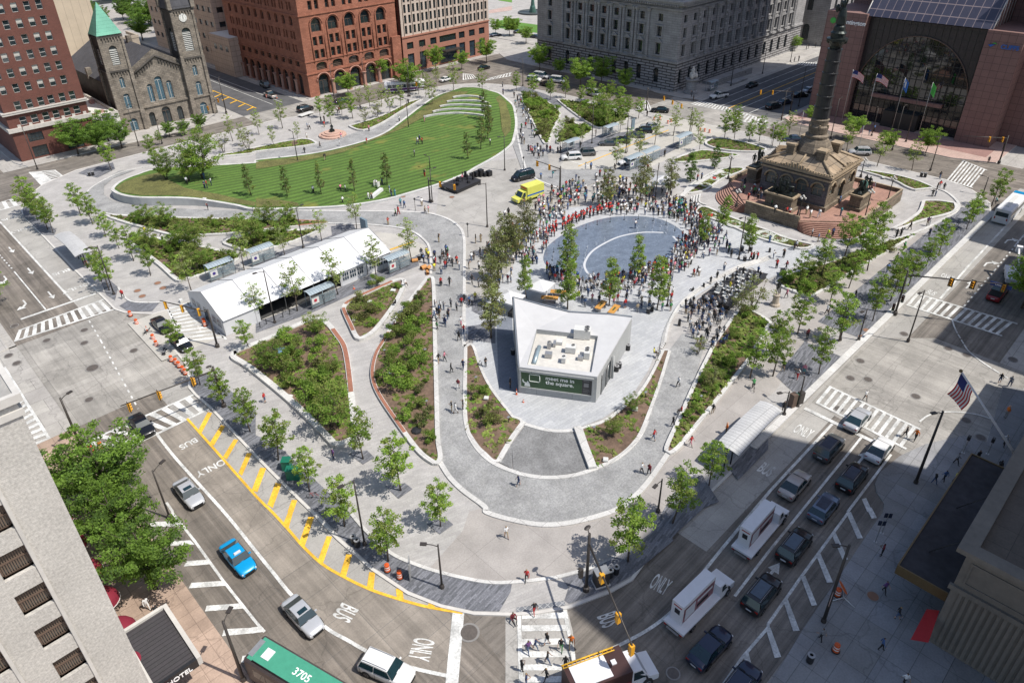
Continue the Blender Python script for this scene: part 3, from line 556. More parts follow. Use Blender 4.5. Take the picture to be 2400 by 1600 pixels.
ribbon_mb(b,LP,wd,.0,0,m_white,True,off=-wd/2,ztop=[p.z+.08 for p in LP],side=m_wall_c)
rw_=b.build('retaining_wall'); tag(rw_,'long curving white topped retaining wall wrapped round the big green lawn','wall')
m_steel=mat('galvanised_steel',(.45,.46,.47),.4,.05,1,metal=.8); m_black=mat('black_metal',(.02,.02,.022),.45,.1,3); m_dark=mat('dark_bronze_metal',(.045,.038,.034),.5,.1,3)
rl=[p for p in LP if p.z>.62];
i0=next(i for i in range(n) if LP[i].z>.62 and LP[i-1].z<=.62); rl=[]
i=i0
while LP[i%n].z>.62 and len(rl)<n: rl.append(LP[i%n]); i+=1
gr=thing('railing','thin metal railing along the high rounded nose of the lawn wall','railing',rl[0]); b=MB()
for k,p in enumerate(rl):
 if k%2==0: q=p-rl[0]; b=MB(); b.tube([q+Vector((0,0,.0)),q+Vector((0,0,1.1))],.03,m_steel,4); b.build('post',gr)
b=MB()
for h in (1.1,.55): b.tube([p-rl[0]+Vector((0,0,h)) for p in rl],.03 if h>1 else .012,m_steel,4)
b.build('rail',gr)
seats=[[(1550,1080),(1650,1060),(1830,1045),(1990,1055),(2100,1070)],[(1625,1035),(1680,1020),(1800,1008),(1950,1010),(2100,1020)],[(1690,985),(1750,972),(1900,965),(2050,975),(2160,985)],[(1755,940),(1800,930),(1900,925),(2030,928),(2140,950)],[(1810,900),(1850,890),(1930,883),(2030,890),(2090,908)]]
names=['lowest and longest','second lowest','middle','second highest','highest and shortest']
for k,q in enumerate(seats):
 P=spline([on_lawn(1,0,*a) for a in q],4,False); b=MB(); ribbon_mb(b,P,.55,0,0,m_white,False,ztop=[lawnz(p.x,p.y)+.4 for p in P])
 o=b.build('terrace_seat'); tag(o,names[k]+' of the five curved white stone seats on the grassy hill','terrace seat','curved stone seats on the lawn hill')
# -------- planting beds --------
m_benchw=paver('reddish_bench_wood',(.40,.17,.11),(.33,.14,.09),(.12,.06,.04),.12,3,.012,stain=.1,bump=.2)
BEDS={}
def leaf_tuft(b,x,y,z,r,n,mt,h=.35):
 for _ in range(n):
  a=rnd.uniform(0,6.28); q=r*math.sqrt(rnd.random()); px_,py_=x+q*math.cos(a),y+q*math.sin(a); s=rnd.uniform(.08,.2); zz_=z+rnd.uniform(.02,h)*(1-(q/r)**2*.6)
  t=rnd.uniform(0,6.28); tl=rnd.uniform(-.6,.6); d1=Vector((math.cos(t),math.sin(t),tl))*s; d2=Vector((-math.sin(t),math.cos(t),rnd.uniform(-.5,.5)))*s
  c=Vector((px_,py_,zz_)); b.add([c-d1-d2,c+d1-d2,c+d1+d2,c-d1+d2],[(0,1,2,3)],mt)
m_leaf1=mat('leaf_green',(.15,.25,.04),.7,.35,.6,spec=.3); m_leaf2=mat('leaf_olive',(.20,.24,.06),.7,.35,.6,spec=.3); m_leaf3=mat('leaf_dark',(.09,.16,.035),.7,.35,.6,spec=.3)
m_leafb=mat('leaf_bronze',(.155,.15,.065),.75,.35,.6,spec=.25); m_leafl=mat('leaf_bright',(.23,.34,.055),.7,.3,.6,spec=.3); m_leafp=mat('leaf_pale',(.26,.30,.12),.7,.3,.6,spec=.3)
for mm in (m_leaf1,m_leaf2,m_leaf3,m_leafb,m_leafl,m_leafp):
 n=mm.node_tree.nodes; l=mm.node_tree.links; b_=n['Principled BSDF']; tr=n.new('ShaderNodeBsdfTranslucent'); ms=n.new('ShaderNodeMixShader'); ms.inputs[0].default_value=.35
 s_=b_.inputs['Base Color'].links[0].from_socket; hs=n.new('ShaderNodeHueSaturation'); hs.inputs['Value'].default_value=1.6; l.new(s_,hs.inputs['Color']); l.new(hs.outputs[0],tr.inputs[0])
 oi=n.new('ShaderNodeObjectInfo'); h2=n.new('ShaderNodeHueSaturation'); mr=n.new('ShaderNodeMapRange'); mr.inputs[3].default_value=.8; mr.inputs[4].default_value=1.25; l.new(oi.outputs['Random'],mr.inputs[0]); l.new(mr.outputs[0],h2.inputs['Value']); l.new(s_,h2.inputs['Color']); l.new(h2.outputs[0],b_.inputs['Base Color'])
 l.new(b_.outputs[0],ms.inputs[1]); l.new(tr.outputs[0],ms.inputs[2]); l.new(ms.outputs[0],n['Material Output'].inputs['Surface'])
def bed(name,label,P,h=.45,w=.8,sp=4,sharp=(),green=.35,bench=(),cover=True,tall=.16,tone=0,wallw=True):
 w*=.78; P=ccw(corner_spline([Vector((p.x,p.y,0)) for p in P],sp,sharp))
 z=.15+h*.55
 o=sheet('planting_bed',P,z,m_soil if tone==0 else m_cover)
 if wallw:
  root=thing('planter_wall',label,'planter wall',(P[0].x,P[0].y,.15)); b=MB(); b_P=[p-Vector((P[0].x,P[0].y,0)) for p in P]
  ribbon_mb(b,b_P,w,-.02,h,m_white,True,off=-w/2); b.build('wall',root)
  for (i0,i1) in bench: # reddish timber seat along part of the wall
   n=len(P); k0,k1=int(i0*n),int(i1*n); seg=[b_P[k%n] for k in range(k0,k1+1)]; b=MB(); ribbon_mb(b,seg,w*.72,h-.02,h+.06,m_benchw,False,off=-w*.5); b.build('bench',root)
 BEDS[name]=(P,z)
 if cover:
  b=MB(); xs=[p.x for p in P]; ys=[p.y for p in P]; area=abs(sum(P[i].x*P[(i+1)%len(P)].y-P[(i+1)%len(P)].x*P[i].y for i in range(len(P))))/2
  k=0; N=int(area*2.6*green/.35); t=0
  from mathutils import noise
  while k<N and t<N*12:
   t+=1; x,y=rnd.uniform(min(xs),max(xs)),rnd.uniform(min(ys),max(ys))
   if not inside(x,y,P): continue
   nv=noise.noise(Vector((x*.35,y*.35,3.1)))+noise.noise(Vector((x*1.1,y*1.1,9.1)))*.5
   if nv<rnd.uniform(-.3,.45)-green*.28: k+=.5; continue
   leaf_tuft(b,x,y,z,rnd.uniform(.2,.42),rnd.randint(6,10),(m_leaf1,m_leaf2,m_leafb,m_leaf2)[min(3,int(rnd.random()*4))],tall*rnd.uniform(.3,1.0)); k+=1
  stuff(b.build('groundcover'))
bed('A','low white wall enclosing the largest planting bed left of the forking path',T(1,2,[(220,-30),(0,60),(-150,120)])+T(0,2,[(2200,130),(2180,160)])+T(1,2,[(0,270),(400,600),(700,900),(740,945),(790,945),(860,910),(880,850),(870,700),(850,500),(835,350),(815,200),(785,70)])+T(1,1,[(720,1540),(650,1450),(560,1400),(400,1450)]),.45,1.0,green=.25,bench=((.62,.84),))
bed('B','white edging with timber seat round the long pointed bed beside the straight path',T(1,1,[(1590,1005),(1450,1190),(1330,1340),(1250,1480)])+T(1,2,[(1190,20),(1130,120),(1095,250),(1098,370),(1150,500),(1280,700),(1500,1000),(1635,1112),(1665,1112),(1672,1060),(1650,900),(1640,500),(1628,0)])+T(1,1,[(1622,1200),(1612,1020)]),.35,.7,green=.28,sharp=(0,),bench=((.18,.5),))
bed('C','white wall with timber seats round the small wedge bed near the shelters',T(1,1,[(1345,1050),(1290,1190),(1200,1330),(1080,1480),(985,1545),(945,1540),(890,1430),(835,1310),(835,1275),(870,1235),(1000,1170),(1200,1080),(1310,1035)]),.45,.85,green=.5,bench=((.1,.34),(.42,.56)))
bed('D','thin white kerb round the curved bed left of the kiosk',T(1,2,[(1940,65),(1928,400),(1935,750),(2030,945),(2120,1040),(2210,1105),(2290,1000)])+T(2,2,[(0,880),(78,755),(0,715)])+T(1,2,[(2150,450),(2050,250),(1985,60)]),.18,.45,sharp=(0,6,9,13),green=.25,tall=.1)
bed('E','thin white kerb round the curved bed right of the kiosk',T(2,2,[(650,820),(870,750),(1050,610),(1170,510),(1290,330),(1400,100),(1432,100),(1340,400),(1230,700),(1150,880),(1050,1000),(900,1110),(768,1172)]),.2,.5,sharp=(0,5,6,12),green=.3,tall=.1)
bed('F','white edging round the tall grassy triangle bed beside the right road',T(2,2,[(1435,1000),(1480,1008),(1620,850),(2140,200)])+T(2,1,[(2352,1410),(2230,1330),(2110,1280)])+T(2,2,[(1880,30),(1700,400),(1560,720)]),.35,.6,sharp=(3,4,6,7),green=.8,tall=.4)
bed('G','white edging round the long narrow tree bed along the right pavement',T(3,1,[(100,1030),(200,975),(700,820),(1060,690),(1340,600),(870,870),(530,1080),(370,1172),(310,1150),(110,1060)]),.3,.6,sharp=(4,7),green=.9,tall=.5)
bed('H','white wall round the small triangle bed at the plaza corner near the bus',T(3,1,[(1150,560),(1280,490),(1400,400),(1440,300),(1560,300),(1700,320),(1705,370),(1640,410),(1400,470),(1250,525)]),.4,.7,sharp=(0,3,5),green=.7)
bed('I','white kerb round the thin curved bed right of the monument',T(3,1,[(850,10),(1130,52),(1350,108),(1505,170),(1340,188),(1270,160),(1150,100)]),.35,.6,sharp=(0,3,4),green=.7)
bed('J','white kerb round the flower carpet strip left of the monument',T(2,1,[(1600,200),(1700,115),(1900,15),(2060,-10),(2110,10),(1920,85),(1780,180),(1640,215)]),.3,.6,green=1.0,tall=.15)
bed('J2','white kerb round the flower carpet strip in front of the monument',T(2,1,[(1700,385),(1765,352),(1950,428),(2150,505),(2352,575)])+T(3,1,[(150,640),(400,702),(290,726),(0,655)])+T(2,1,[(2200,600),(1950,490),(1730,415)]),.35,.65,sharp=(6,),green=1.0,tall=.15)
bed('K','white wall round the shrub bed left of the sloping path near the stone corner building',T(2,0,[(95,900),(200,915),(330,960),(425,1045),(425,1090),(370,1200),(325,1325),(300,1325),(220,1170)]),.4,.6,sharp=(7,),green=1.3,tall=.8)
bed('L','white wall round the tree bed nearest the stone corner building',T(2,0,[(430,935),(620,955),(850,1010),(1085,1090),(830,1185),(700,1135),(560,1040)]),.4,.6,sharp=(0,3),green=1.2,tall=.8)
bed('L2','white wall round the small shrub bed beside the bus shelters in the far half',T(2,0,[(510,1140),(620,1170),(725,1215),(600,1280),(470,1320),(420,1310)]),.4,.6,green=1.1,tall=.8)
bed('M','white wall round the leaf shaped bed behind the column evergreens',T(2,0,[(1790,1340),(1860,1290),(2060,1310),(2320,1385),(2200,1405),(1950,1390)]),.4,.6,green=.9)
bed('M2','white wall round the crescent bed with two dark evergreens',T(2,0,[(1480,1490),(1600,1440),(1740,1400),(1900,1415),(2070,1440),(1900,1470),(1600,1500)]),.35,.6,green=.8)
bed('N1','white wall round the long bed under the curved lawn wall',T(0,1,[(1000,430),(1250,442),(1600,455),(2352,478)])+T(1,1,[(350,485),(640,495),(300,530),(0,565)])+T(0,1,[(2100,590),(1800,605),(1600,600),(1400,550),(1180,490)]),.4,.7,sharp=(0,5),green=1.0,tall=.7,bench=((.55,.7),))
bed('N2','white wall round the big shrub bed west of the tent',T(0,1,[(1215,665),(1300,635),(1500,665),(1800,715),(2180,810),(2120,870),(1900,955),(1700,1010),(1640,1005),(1500,880),(1320,745)]),.45,.9,sharp=(4,),green=.9,tall=.6)
bed('N3','white wall round the thin bed behind the tent',T(0,1,[(2080,670),(2200,640)])+T(1,1,[(0,590),(350,575),(560,568),(400,640),(200,705),(0,755)])+T(0,1,[(2300,750),(2150,705)]),.4,.8,sharp=(4,),green=.9,tall=.6)
bed('P1','white wall round the planting strip near the seated statue, lawn side left',T(0,0,[(1990,1450),(2200,1410)])+T(1,0,[(0,1375),(420,1295),(550,1332),(400,1360),(0,1405)])+T(0,0,[(2300,1425)]),.4,.7,sharp=(4,),green=.9)
bed('P2','white wall round the planting strip right of the seated statue',T(1,0,[(868,1172),(985,1208),(1150,1145),(1320,1040),(1520,925),(1400,960),(1250,1040),(1080,1110)]),.4,.7,sharp=(0,4),green=.9)
# -------- flower carpet emblems --------
m_fl_r=mat('red_flowers',(.42,.03,.03),.9,.3,6); m_fl_w=mat('pale_flowers',(.45,.47,.42),.9,.3,6)
for k,(c,r,x,y,rr_,red) in enumerate([(2,1,1860,70,1.1,1),(2,1,1780,130,1.1,0),(2,1,1960,30,1.1,0),(2,1,1820,410,1.5,1),(2,1,2040,490,1.5,0),(2,1,2320,580,1.5,0),(3,1,100,620,1.6,0)]):
 p=T1(c,r,x,y,.4); b=MB(); b.lathe([(rr_,0),(rr_,.07),(rr_*.62,.08),(rr_*.6,.02),(.03,.02)],m_fl_w,20)
 if red: b.box(-rr_*.45,-rr_*.3,.09,rr_*.45,rr_*.3,.13,m_fl_r,Matrix.Rotation(.5,4,'Z'))
 else: b.cyl(0,0,.06,.11,rr_*.3,rr_*.2,m_soil)
 o=b.build('flower_badge',None,(p.x,p.y,p.z-.02));
 tag(o,('red and white' if red else 'pale grey')+' round flower badge planted %s, %s from left'%('left of the monument' if k<3 else 'in front of the monument',ordw([0,1,2][k]+1 if k<3 else k-2)),'flower badge','round flower badges in the carpet beds')
# -------- pool --------
m_pool=paver('wet_pool_slabs',(.17,.205,.26),(.145,.175,.225),(.18,.21,.26),1.8,.5,.015,rot=.4,rough=.14,stain=.14,bump=.1,sc2=.5,fine=.25)
PL=corner_spline(T(2,1,[(300,850),(300,750),(345,680),(500,570),(700,480),(900,432),(1100,420),(1280,432),(1420,470),(1540,540),(1590,600),(1530,640),(1515,710),(1440,800),(1250,900),(1000,970),(700,1010),(440,950)],.2),4)
struct(sheet('pool_surround',[ (p.x+(p.x-90)*.0,p.y) for p in PL],.262,m_pool))
m_wetarc=mat('wet_white_stone',(.55,.56,.58),.4,.06,2)
b=MB(); ribbon_mb(b,spline(T(2,1,[(735,985),(680,920),(668,850),(730,750),(850,670),(1000,605),(1200,570),(1390,572)],.2),6,False),.38,.2,.275,m_wetarc)
ribbon_mb(b,spline(T(2,1,[(1480,605),(1525,660),(1520,710)],.2),6,False),.4,.2,.275,m_wetarc); struct(b.build('pool_arc'))
m_film=mat('water_film',(.75,.8,.88),.1,0); m_film.node_tree.nodes['Principled BSDF'].inputs['Alpha'].default_value=.75
for k,(x,y) in enumerate(((345,890),(370,825),(383,750),(430,690),(500,630),(583,580),(680,535),(783,497),(900,472),(1030,450),(1160,445),(1295,460),(1415,495),(1495,550))):
 b=MB(); b.cyl(0,0,0,.95,.035,.035,m_black,6); b.cyl(0,0,0,.05,.16,.16,m_black,8); o=b.build('barrier_post',None,T1(2,1,x,y,.26)); tag(o,'thin black barrier post in the pool edge, '+ordw(k+1)+' from left','barrier post','black posts round the pool')
b=MB(); jets=[]
for i in range(16):
 for j in range(9):
  q=T1(2,1,380+i*78-j*10,860-i*33+j*38-(abs(i-8)**2)*1.2,.27)
  px_,py_,_d=px_of(q); tx,ty=(px_-1200)*3.92,(py_-400)*3.92
  inarc=inside(q.x,q.y,[(v.x,v.y) for v in T(2,1,[(735,985),(680,920),(668,850),(730,750),(850,670),(1000,605),(1200,570),(1480,605),(1525,700),(1250,900),(1000,970)])])
  if inside(q.x,q.y,PL) and not inarc: jets.append(q)
for q in jets:
 h=rnd.uniform(.3,1.0); n=rnd.randint(6,12)
 for k in range(n):
  t=k/n; b.sphere(q.x+rnd.gauss(0,.08),q.y+rnd.gauss(0,.08),.28+h*t,.045,.045,.09,m_film,5,3)
stuff(b.build('water_jets'))
# ---------------- trees and shrubs ----------------
m_bark=mat('bark_grey',(.12,.095,.075),.95,.3,6); m_barkd=mat('bark_dark',(.07,.055,.045),.95,.3,6)
def leaves_np(centers,rad,per,size,mats,seed,flat=.75,droop=0):
 rs=np.random.RandomState(seed); n=len(centers)*per
 c=np.repeat(np.array(centers),per,0); r=np.repeat(np.array(rad),per)
 d=rs.normal(size=(n,3)); d/=np.linalg.norm(d,axis=1)[:,None]; q=r*rs.rand(n)**.45
 p=c+d*q[:,None]*np.array([1,1,flat])
 a=rs.normal(size=(n,3)); a[:,2]*=.6; a/=np.linalg.norm(a,axis=1)[:,None]; bb=np.cross(a,rs.normal(size=(n,3))); bb/=np.linalg.norm(bb,axis=1)[:,None]
 s=size*rs.uniform(.55,1.3,n)[:,None]
 V=np.stack([p-a*s,p+bb*s*.55,p+a*s,p-bb*s*.55],1).reshape(-1,3)
 me=bpy.data.meshes.new('crown'); me.vertices.add(len(V)); me.vertices.foreach_set('co',V.astype(np.float32).ravel())
 me.loops.add(4*n); me.loops.foreach_set('vertex_index',np.arange(4*n,dtype=np.int32)); me.polygons.add(n)
 me.polygons.foreach_set('loop_start',np.arange(0,4*n,4,dtype=np.int32)); me.polygons.foreach_set('loop_total',np.full(n,4,dtype=np.int32))
 for m_ in mats: me.materials.append(m_)
 mi=np.repeat(rs.randint(0,len(mats),len(centers)),per); flip=rs.rand(n)<.25; mi=np.where(flip,rs.randint(0,len(mats),n),mi)
 me.polygons.foreach_set('material_index',mi.astype(np.int32)); me.update(); me.validate(); return me
def tree_kind(name,h,trunk_h,crown,nb,per,lsize,mats,seed,tr=.09,stems=1,bark=None,clump=.55,env=None,flat=.75,limbs=True):
 """h height; crown radius; env(t)=relative radius at crown height t"""
 rr=random.Random(seed); bark=bark or m_bark; b=MB(); cs=[];rd=[]
 env=env or (lambda t: math.sin(math.pi*min(1,.12+.80*t))**.7*(1-.35*t))
 for s in range(stems):
  a=6.28*s/stems+rr.random(); lean=.0 if stems==1 else .22
  base=Vector((math.cos(a),math.sin(a),0))*(.0 if stems==1 else .12)
  top=Vector((math.cos(a)*lean*h,math.sin(a)*lean*h,h*.93)) if stems>1 else Vector((rr.uniform(-.02,.02)*h,rr.uniform(-.02,.02)*h,h*.95))
  mid=base.lerp(top,.45)+Vector((rr.uniform(-.03,.03)*h,rr.uniform(-.03,.03)*h,0))
  P=[base,base.lerp(mid,.5),mid,mid.lerp(top,.5),top]; b.tube(P,[tr*1.25,tr,tr*.75,tr*.45,tr*.12],bark,6)
  for k in range(nb//stems):
   t=((k+.5)/(nb//stems)); z=trunk_h+(h-trunk_h)*t
   f=min(.999,z/(h*.93)); i=min(3,int(f*4)); st=P[i].lerp(P[i+1],f*4-i)
   ang=k*2.4+rr.uniform(-.5,.5); R_=crown*env(t)*rr.uniform(.55,1.05)
   end=Vector((st.x*.6+math.cos(ang)*R_,st.y*.6+math.sin(ang)*R_,z+R_*rr.uniform(.05,.45)*(1 if env(t)>.3 else .2)))
   st0=Vector((st.x,st.y,max(trunk_h*.85,z-R_*.45)))
   if limbs and R_>.3: b.tube([st0,st0.lerp(end,.5)+Vector((0,0,-.05)),end],[tr*.38,tr*.22,tr*.06],bark,4,cap=False)
   m_=max(1,int(R_/(clump*.9)))
   for j in range(m_):
    u=(j+1)/m_; cs.append(tuple(st0.lerp(end,u)+Vector((rr.gauss(0,.12),rr.gauss(0,.12),rr.gauss(0,.1))))); rd.append(clump*rr.uniform(.6,1.15))
 tm=b.mesh('trunk'); cm=leaves_np(cs,rd,per,lsize,mats,seed,flat)
 return (name,tm,cm)
KIND={}
for i in range(4): KIND['street',i]=tree_kind('street_tree',6.6,1.9,1.9,26,50,.12,[m_leaf1,m_leafl,m_leaf2,m_leafl],10+i,.075,clump=.5,flat=.6)
for i in range(3): KIND['pale',i]=tree_kind('young_tree',6.6,2.0,1.9,22,24,.13,[m_leafp,m_leaf2,m_leafl],30+i,.07,clump=.5,flat=.6)
for i in range(3): KIND['multi',i]=tree_kind('multi_stem_tree',4.6,1.0,2.0,21,30,.10,[m_leaf2,m_leafp,m_leafb],40+i,.05,stems=3,clump=.5,flat=.6)
for i in range(2): KIND['lawn',i]=tree_kind('narrow_tree',6.2,1.2,1.15,34,40,.10,[m_leafb,m_leaf2,m_leaf3],50+i,.07,clump=.38,env=lambda t:(1-.82*t)*(.55+.45*min(1,t*5)))
for i in range(3): KIND['bronze',i]=tree_kind('plaza_tree',8.2,2.0,2.5,40,46,.13,[m_leafb,m_leaf2,m_leafp,m_leafb],60+i,.11,clump=.62,env=lambda t:(1-.7*t)*(.6+.4*min(1,t*4)))
for i in range(3): KIND['spire',i]=tree_kind('spire_tree',7.6,1.7,1.75,40,48,.13,[m_leafl,m_leafl,m_leafp],70+i,.08,clump=.45,env=lambda t:(1-.85*t)*(.6+.4*min(1,t*4)))
for i in range(2): KIND['evergreen',i]=tree_kind('columnar_evergreen',5.4,.3,1.0,44,90,.08,[m_leaf3,m_leaf3,m_leaf1],80+i,.09,clump=.42,env=lambda t:(.75+.25*math.sin(t*3))*(1-.75*max(0,t-.55)/.45),limbs=False)
LOC=lambda t: math.sin(math.pi*(.18+.70*t))**.6
for i in range(3): KIND['locust',i]=tree_kind('honey_locust',8.4,2.8,4.9,34,120,.15,[m_leaf1,m_leaf1,m_leaf3],90+i,.2,clump=1.0,env=LOC,flat=.45,bark=m_barkd)
for i in range(2): KIND['small_locust',i]=tree_kind('small_locust',6.2,2.4,3.0,30,90,.14,[m_leafl,m_leaf1],100+i,.11,clump=.8,env=LOC,flat=.5)
for i in range(2): KIND['spread',i]=tree_kind('spreading_tree',8.6,1.8,3.6,36,75,.15,[m_leaf1,m_leaf2,m_leafl],110+i,.15,stems=2,clump=.9,env=LOC,flat=.6)
for i in range(3): KIND['shrub',i]=tree_kind('shrub',1.7,.15,1.5,12,120,.11,[(m_leaf1,m_leaf2),(m_leafl,m_leaf1),(m_leafb,m_leaf2)][i],120+i,.03,stems=3,clump=.65,env=lambda t:.95-.4*t)
for i in range(2): KIND['bush',i]=tree_kind('bush',1.0,.1,.7,9,90,.09,[(m_leafl,m_leaf1),(m_leafb,m_leaf3)][i],130+i,.02,stems=3,clump=.4,env=lambda t:.9-.3*t)
for i in range(2): KIND['bedtree',i]=tree_kind('small_tree',4.0,1.0,2.0,24,60,.11,[m_leaf2,m_leaf1],140+i,.06,stems=2,clump=.6,env=LOC,flat=.6)
PROT={}
TREES=[]
def plant(kind,p,s=1.0,desc='',z=None,sz=None):
 vs=[k for k in KIND if k[0]==kind]; v=rnd.randrange(len(vs)); nm,tm,cm=KIND[kind,v]
 root=obj(nm,None,None,(p[0],p[1],.15 if z is None else z),rnd.uniform(0,6.28)); s*=rnd.uniform(.86,1.12)
 root.scale=(s*rnd.uniform(.9,1.12),s*rnd.uniform(.9,1.12),s); root.rotation_euler=(rnd.gauss(0,.035),rnd.gauss(0,.035),root.rotation_euler.z)
 obj('stems' if kind in('shrub','bush') else 'trunk',tm,root); obj('foliage' if kind in('shrub','bush') else 'crown',cm,root)
 TREES.append((root,kind,desc)); return root
def row(kind,L,desc,s=1.0,lz=False):
 for q in L:
  c,r,x,y=q[:4]; p=on_lawn(c,r,x,y) if lz else T1(c,r,x,y,.15)
  plant(kind,p,(q[4] if len(q)>4 else 1)*s,desc,p.z)
row('street',[(0,1,300,410),(0,1,350,460),(0,1,440,540),(0,1,490,575)],'beside the west road kerb near the striped crossing',1.1)
row('street',[(0,1,745,415),(0,1,855,495),(0,1,975,610),(0,1,1095,715),(0,1,1230,830),(0,1,1385,965)],'in the row left of the bus canopy',.95)
row('street',[(0,1,935,1020),(0,1,1005,1100)],'beside the lamp post by the bus canopy',.9)
row('pale',[(0,1,1760,1110),(0,1,2245,915),(1,1,265,775,.8),(1,1,605,650),(1,1,925,535)],'behind the white tent')
row('pale',[(1,1,25,1370),(1,1,380,1290,1.1),(1,1,755,1140,1.15),(1,1,1105,985,1.1),(1,1,1430,830,1.15)],'in front of the white tent')
row('street',[(0,2,1840,400,.8),(0,2,2060,605,.95),(0,2,2300,830),(1,2,205,1090),(1,2,495,1380),(1,3,815,130),(1,3,1215,450)],'along the slate kerb strip of the lower left bend')
row('street',[(1,2,985,1080,.95),(1,2,1330,1370,1.05),(1,3,1695,130,1.05)],'in a slate square inside the lower bend')
row('street',[(0,1,1640,1640,.9),(0,1,2290,1640,.8)],'beside the tent corner at the traffic barrels',.9)
row('street',[(2,3,1065,450,1.05),(2,3,1475,100),(2,2,1810,1320),(2,2,2185,335)],'along the slate strip of the lower right bend',1.05)
row('street',[(2,2,2395,320),(3,2,60,120),(3,2,465,300,1.05),(3,1,270,1500),(3,1,650,1568,1.05),(3,1,960,1380),(3,1,570,1210),(3,1,740,1080),(3,1,1180,1060),(3,1,1290,1060),(3,1,1450,880,.9),(3,1,1570,770),(3,1,1820,540),(3,1,1870,480),(3,1,1120,1200)],'along the pavement of the right hand road',1.0)
row('street',[(3,1,2050,330,1.0)],'at the stop where the white bus waits',1.0)
row('street',[(3,1,275,1060),(3,1,485,980),(3,1,910,920,1.1),(3,1,850,780,1.1),(3,1,960,700,1.1),(3,1,700,800,1.1)],'growing in the long narrow bed by the right pavement',1.0)
row('bronze',[(1,1,2290,790,1),(1,1,2230,1010),(1,1,2170,1230),(1,1,2160,1540),(2,1,150,660),(2,1,10,810)],'in the line left of the fountain pool')
row('bronze',[(2,1,870,330),(2,1,1170,280,1.1),(2,1,1450,250)],'behind the far rim of the fountain pool')
row('spire',[(2,1,510,1270,1.05),(2,1,500,1010,1.0),(2,1,890,1245),(2,1,1150,990),(2,1,1330,1280,1.1),(2,1,130,1170)],'between the fountain pool and the white kiosk',1.12)
row('spire',[(2,1,1740,700),(2,1,1930,560,.9),(2,1,2170,760)],'right of the fountain pool near the monument',.95)
row('evergreen',[(2,1,1640,100),(2,0,1860,1568-20)],'dark, in the crescent bed beside the monument',1.1)
row('multi',[(2,1,2200,1290,1.1),(2,1,2100,1340,.9)],'behind the stage of white chairs')
row('multi',[(2,2,1820,430),(2,2,1700,120,.8)],'in the grassy triangle bed by the right road',.8)
row('lawn',[(1,1,290,240),(1,1,600,215),(1,1,905,185),(1,1,1205,130),(0,1,2310,230)],'in the row along the near edge of the lawn',1.15,True)
row('lawn',[(1,0,1950,1460),(1,0,2065,1370),(1,0,2130,1280),(1,0,2150,1180),(1,0,2110,1100)],'in the group at the right end of the lawn',1.15,True)
row('spread',[(0,1,1860,70,1.05),(0,1,1530,80,.75),(0,1,1740,95,.8)],'at the left end of the lawn, shading picnickers',1.0,True)
row('pale',[(1,0,245,1180),(1,0,385,1290,.8),(1,0,165,1340,.8),(1,0,30,1240),(0,0,2140,1300,.9),(0,0,2240,1340,.9)],'on the paving left of the seated statue')
row('street',[(1,0,590,1080),(1,0,690,1140,1.15),(1,0,890,1090,1.1),(1,0,790,1060,.8)],'on the paving behind the seated statue')
row('multi',[(0,0,2060,1410,1.2),(1,0,1110,1085,1.1),(1,0,1000,1130,.8),(0,0,2290,1390,1.1)],'in the planting strip beside the lawn path')
row('pale',[(1,0,965,1000),(1,0,1155,980),(1,0,1235,1050),(1,0,1330,990),(1,0,1050,1000),(1,0,1495,870),(1,0,1620,990,1.1),(1,0,1655,790,1.1),(1,0,1820,850,1.25),(1,0,2080,860),(1,0,1560,900)],'between the lawn path and the red stone building')
row('small_locust',[(1,0,850,880,1.0),(1,0,1140,740,.95),(1,0,1400,840,1.2),(1,0,1655,650,1.1),(1,0,1890,640,1.0),(1,0,2120,580,1.05)],'on the pavement before the red and pink buildings',1.0)
row('small_locust',[(2,0,255,660,1.15),(2,0,430,700,.9),(2,0,630,800,1.2),(2,0,820,790,1.2),(2,0,1030,850,1.1)],'in the row before the grey stone corner building')
row('street',[(2,0,40,840),(2,0,190,880),(2,0,350,920),(2,0,490,900),(2,0,640,960,.9),(2,0,725,930),(2,0,820,970),(2,0,900,960),(2,0,990,1020),(2,0,1060,1060),(2,0,1160,1090)],'in the staggered rows facing the grey stone building',.95)
row('pale',[(2,0,990,1220,.9),(2,0,640,1330,.8),(2,0,440,1400,1.1),(2,0,870,1180,.8),(2,0,950,1560),(2,0,1160,1470,1.15),(2,0,1060,1400)],'beside the bus shelters across from the fountain')
row('pale',[(2,0,1310,1330,1.1),(2,0,1480,1250,1.1),(2,0,1710,1250),(2,0,1640,1230),(2,0,1720,1390,.7)],'on the far pavement beside the barrels')
row('street',[(2,0,1950,1280),(2,0,2040,1290),(2,0,2050,1190,.9),(2,0,2170,1320,.9),(2,0,2270,1300)],'near the striped crossing left of the monument')
row('street',[(3,0,40,1340,.8),(3,0,95,1360,.8)],'just left of the monument base')
row('pale',[(3,0,190,1240),(3,0,720,1390),(3,0,1000,1530,1.1),(3,0,1320,1568,1.1)],'along the plaza edge behind the monument')
row('small_locust',[(3,0,770,1280,.85),(3,0,390,1130,.6),(3,0,1080,1390,.7),(3,0,1445,1410,.8),(3,0,240,470,.7),(3,0,85,400,.6)],'on the red pavement before the glass atrium')
row('street',[(0,0,1025,1568),(0,0,1420,1500),(0,0,1470,1330,.6)],'across the road from the old church')
row('locust',[(0,0,1120,1360,.85),(0,0,720,1420,.8),(0,0,930,1400,.85),(0,0,1000,1300,.8),(0,0,820,1300,.7)],'making the dark mass before the brick tower',1.0)
row('locust',[(0,0,1560,1255,.45),(0,0,1850,1190,.5),(0,0,1700,1240,.4)],'in front of the church doors')
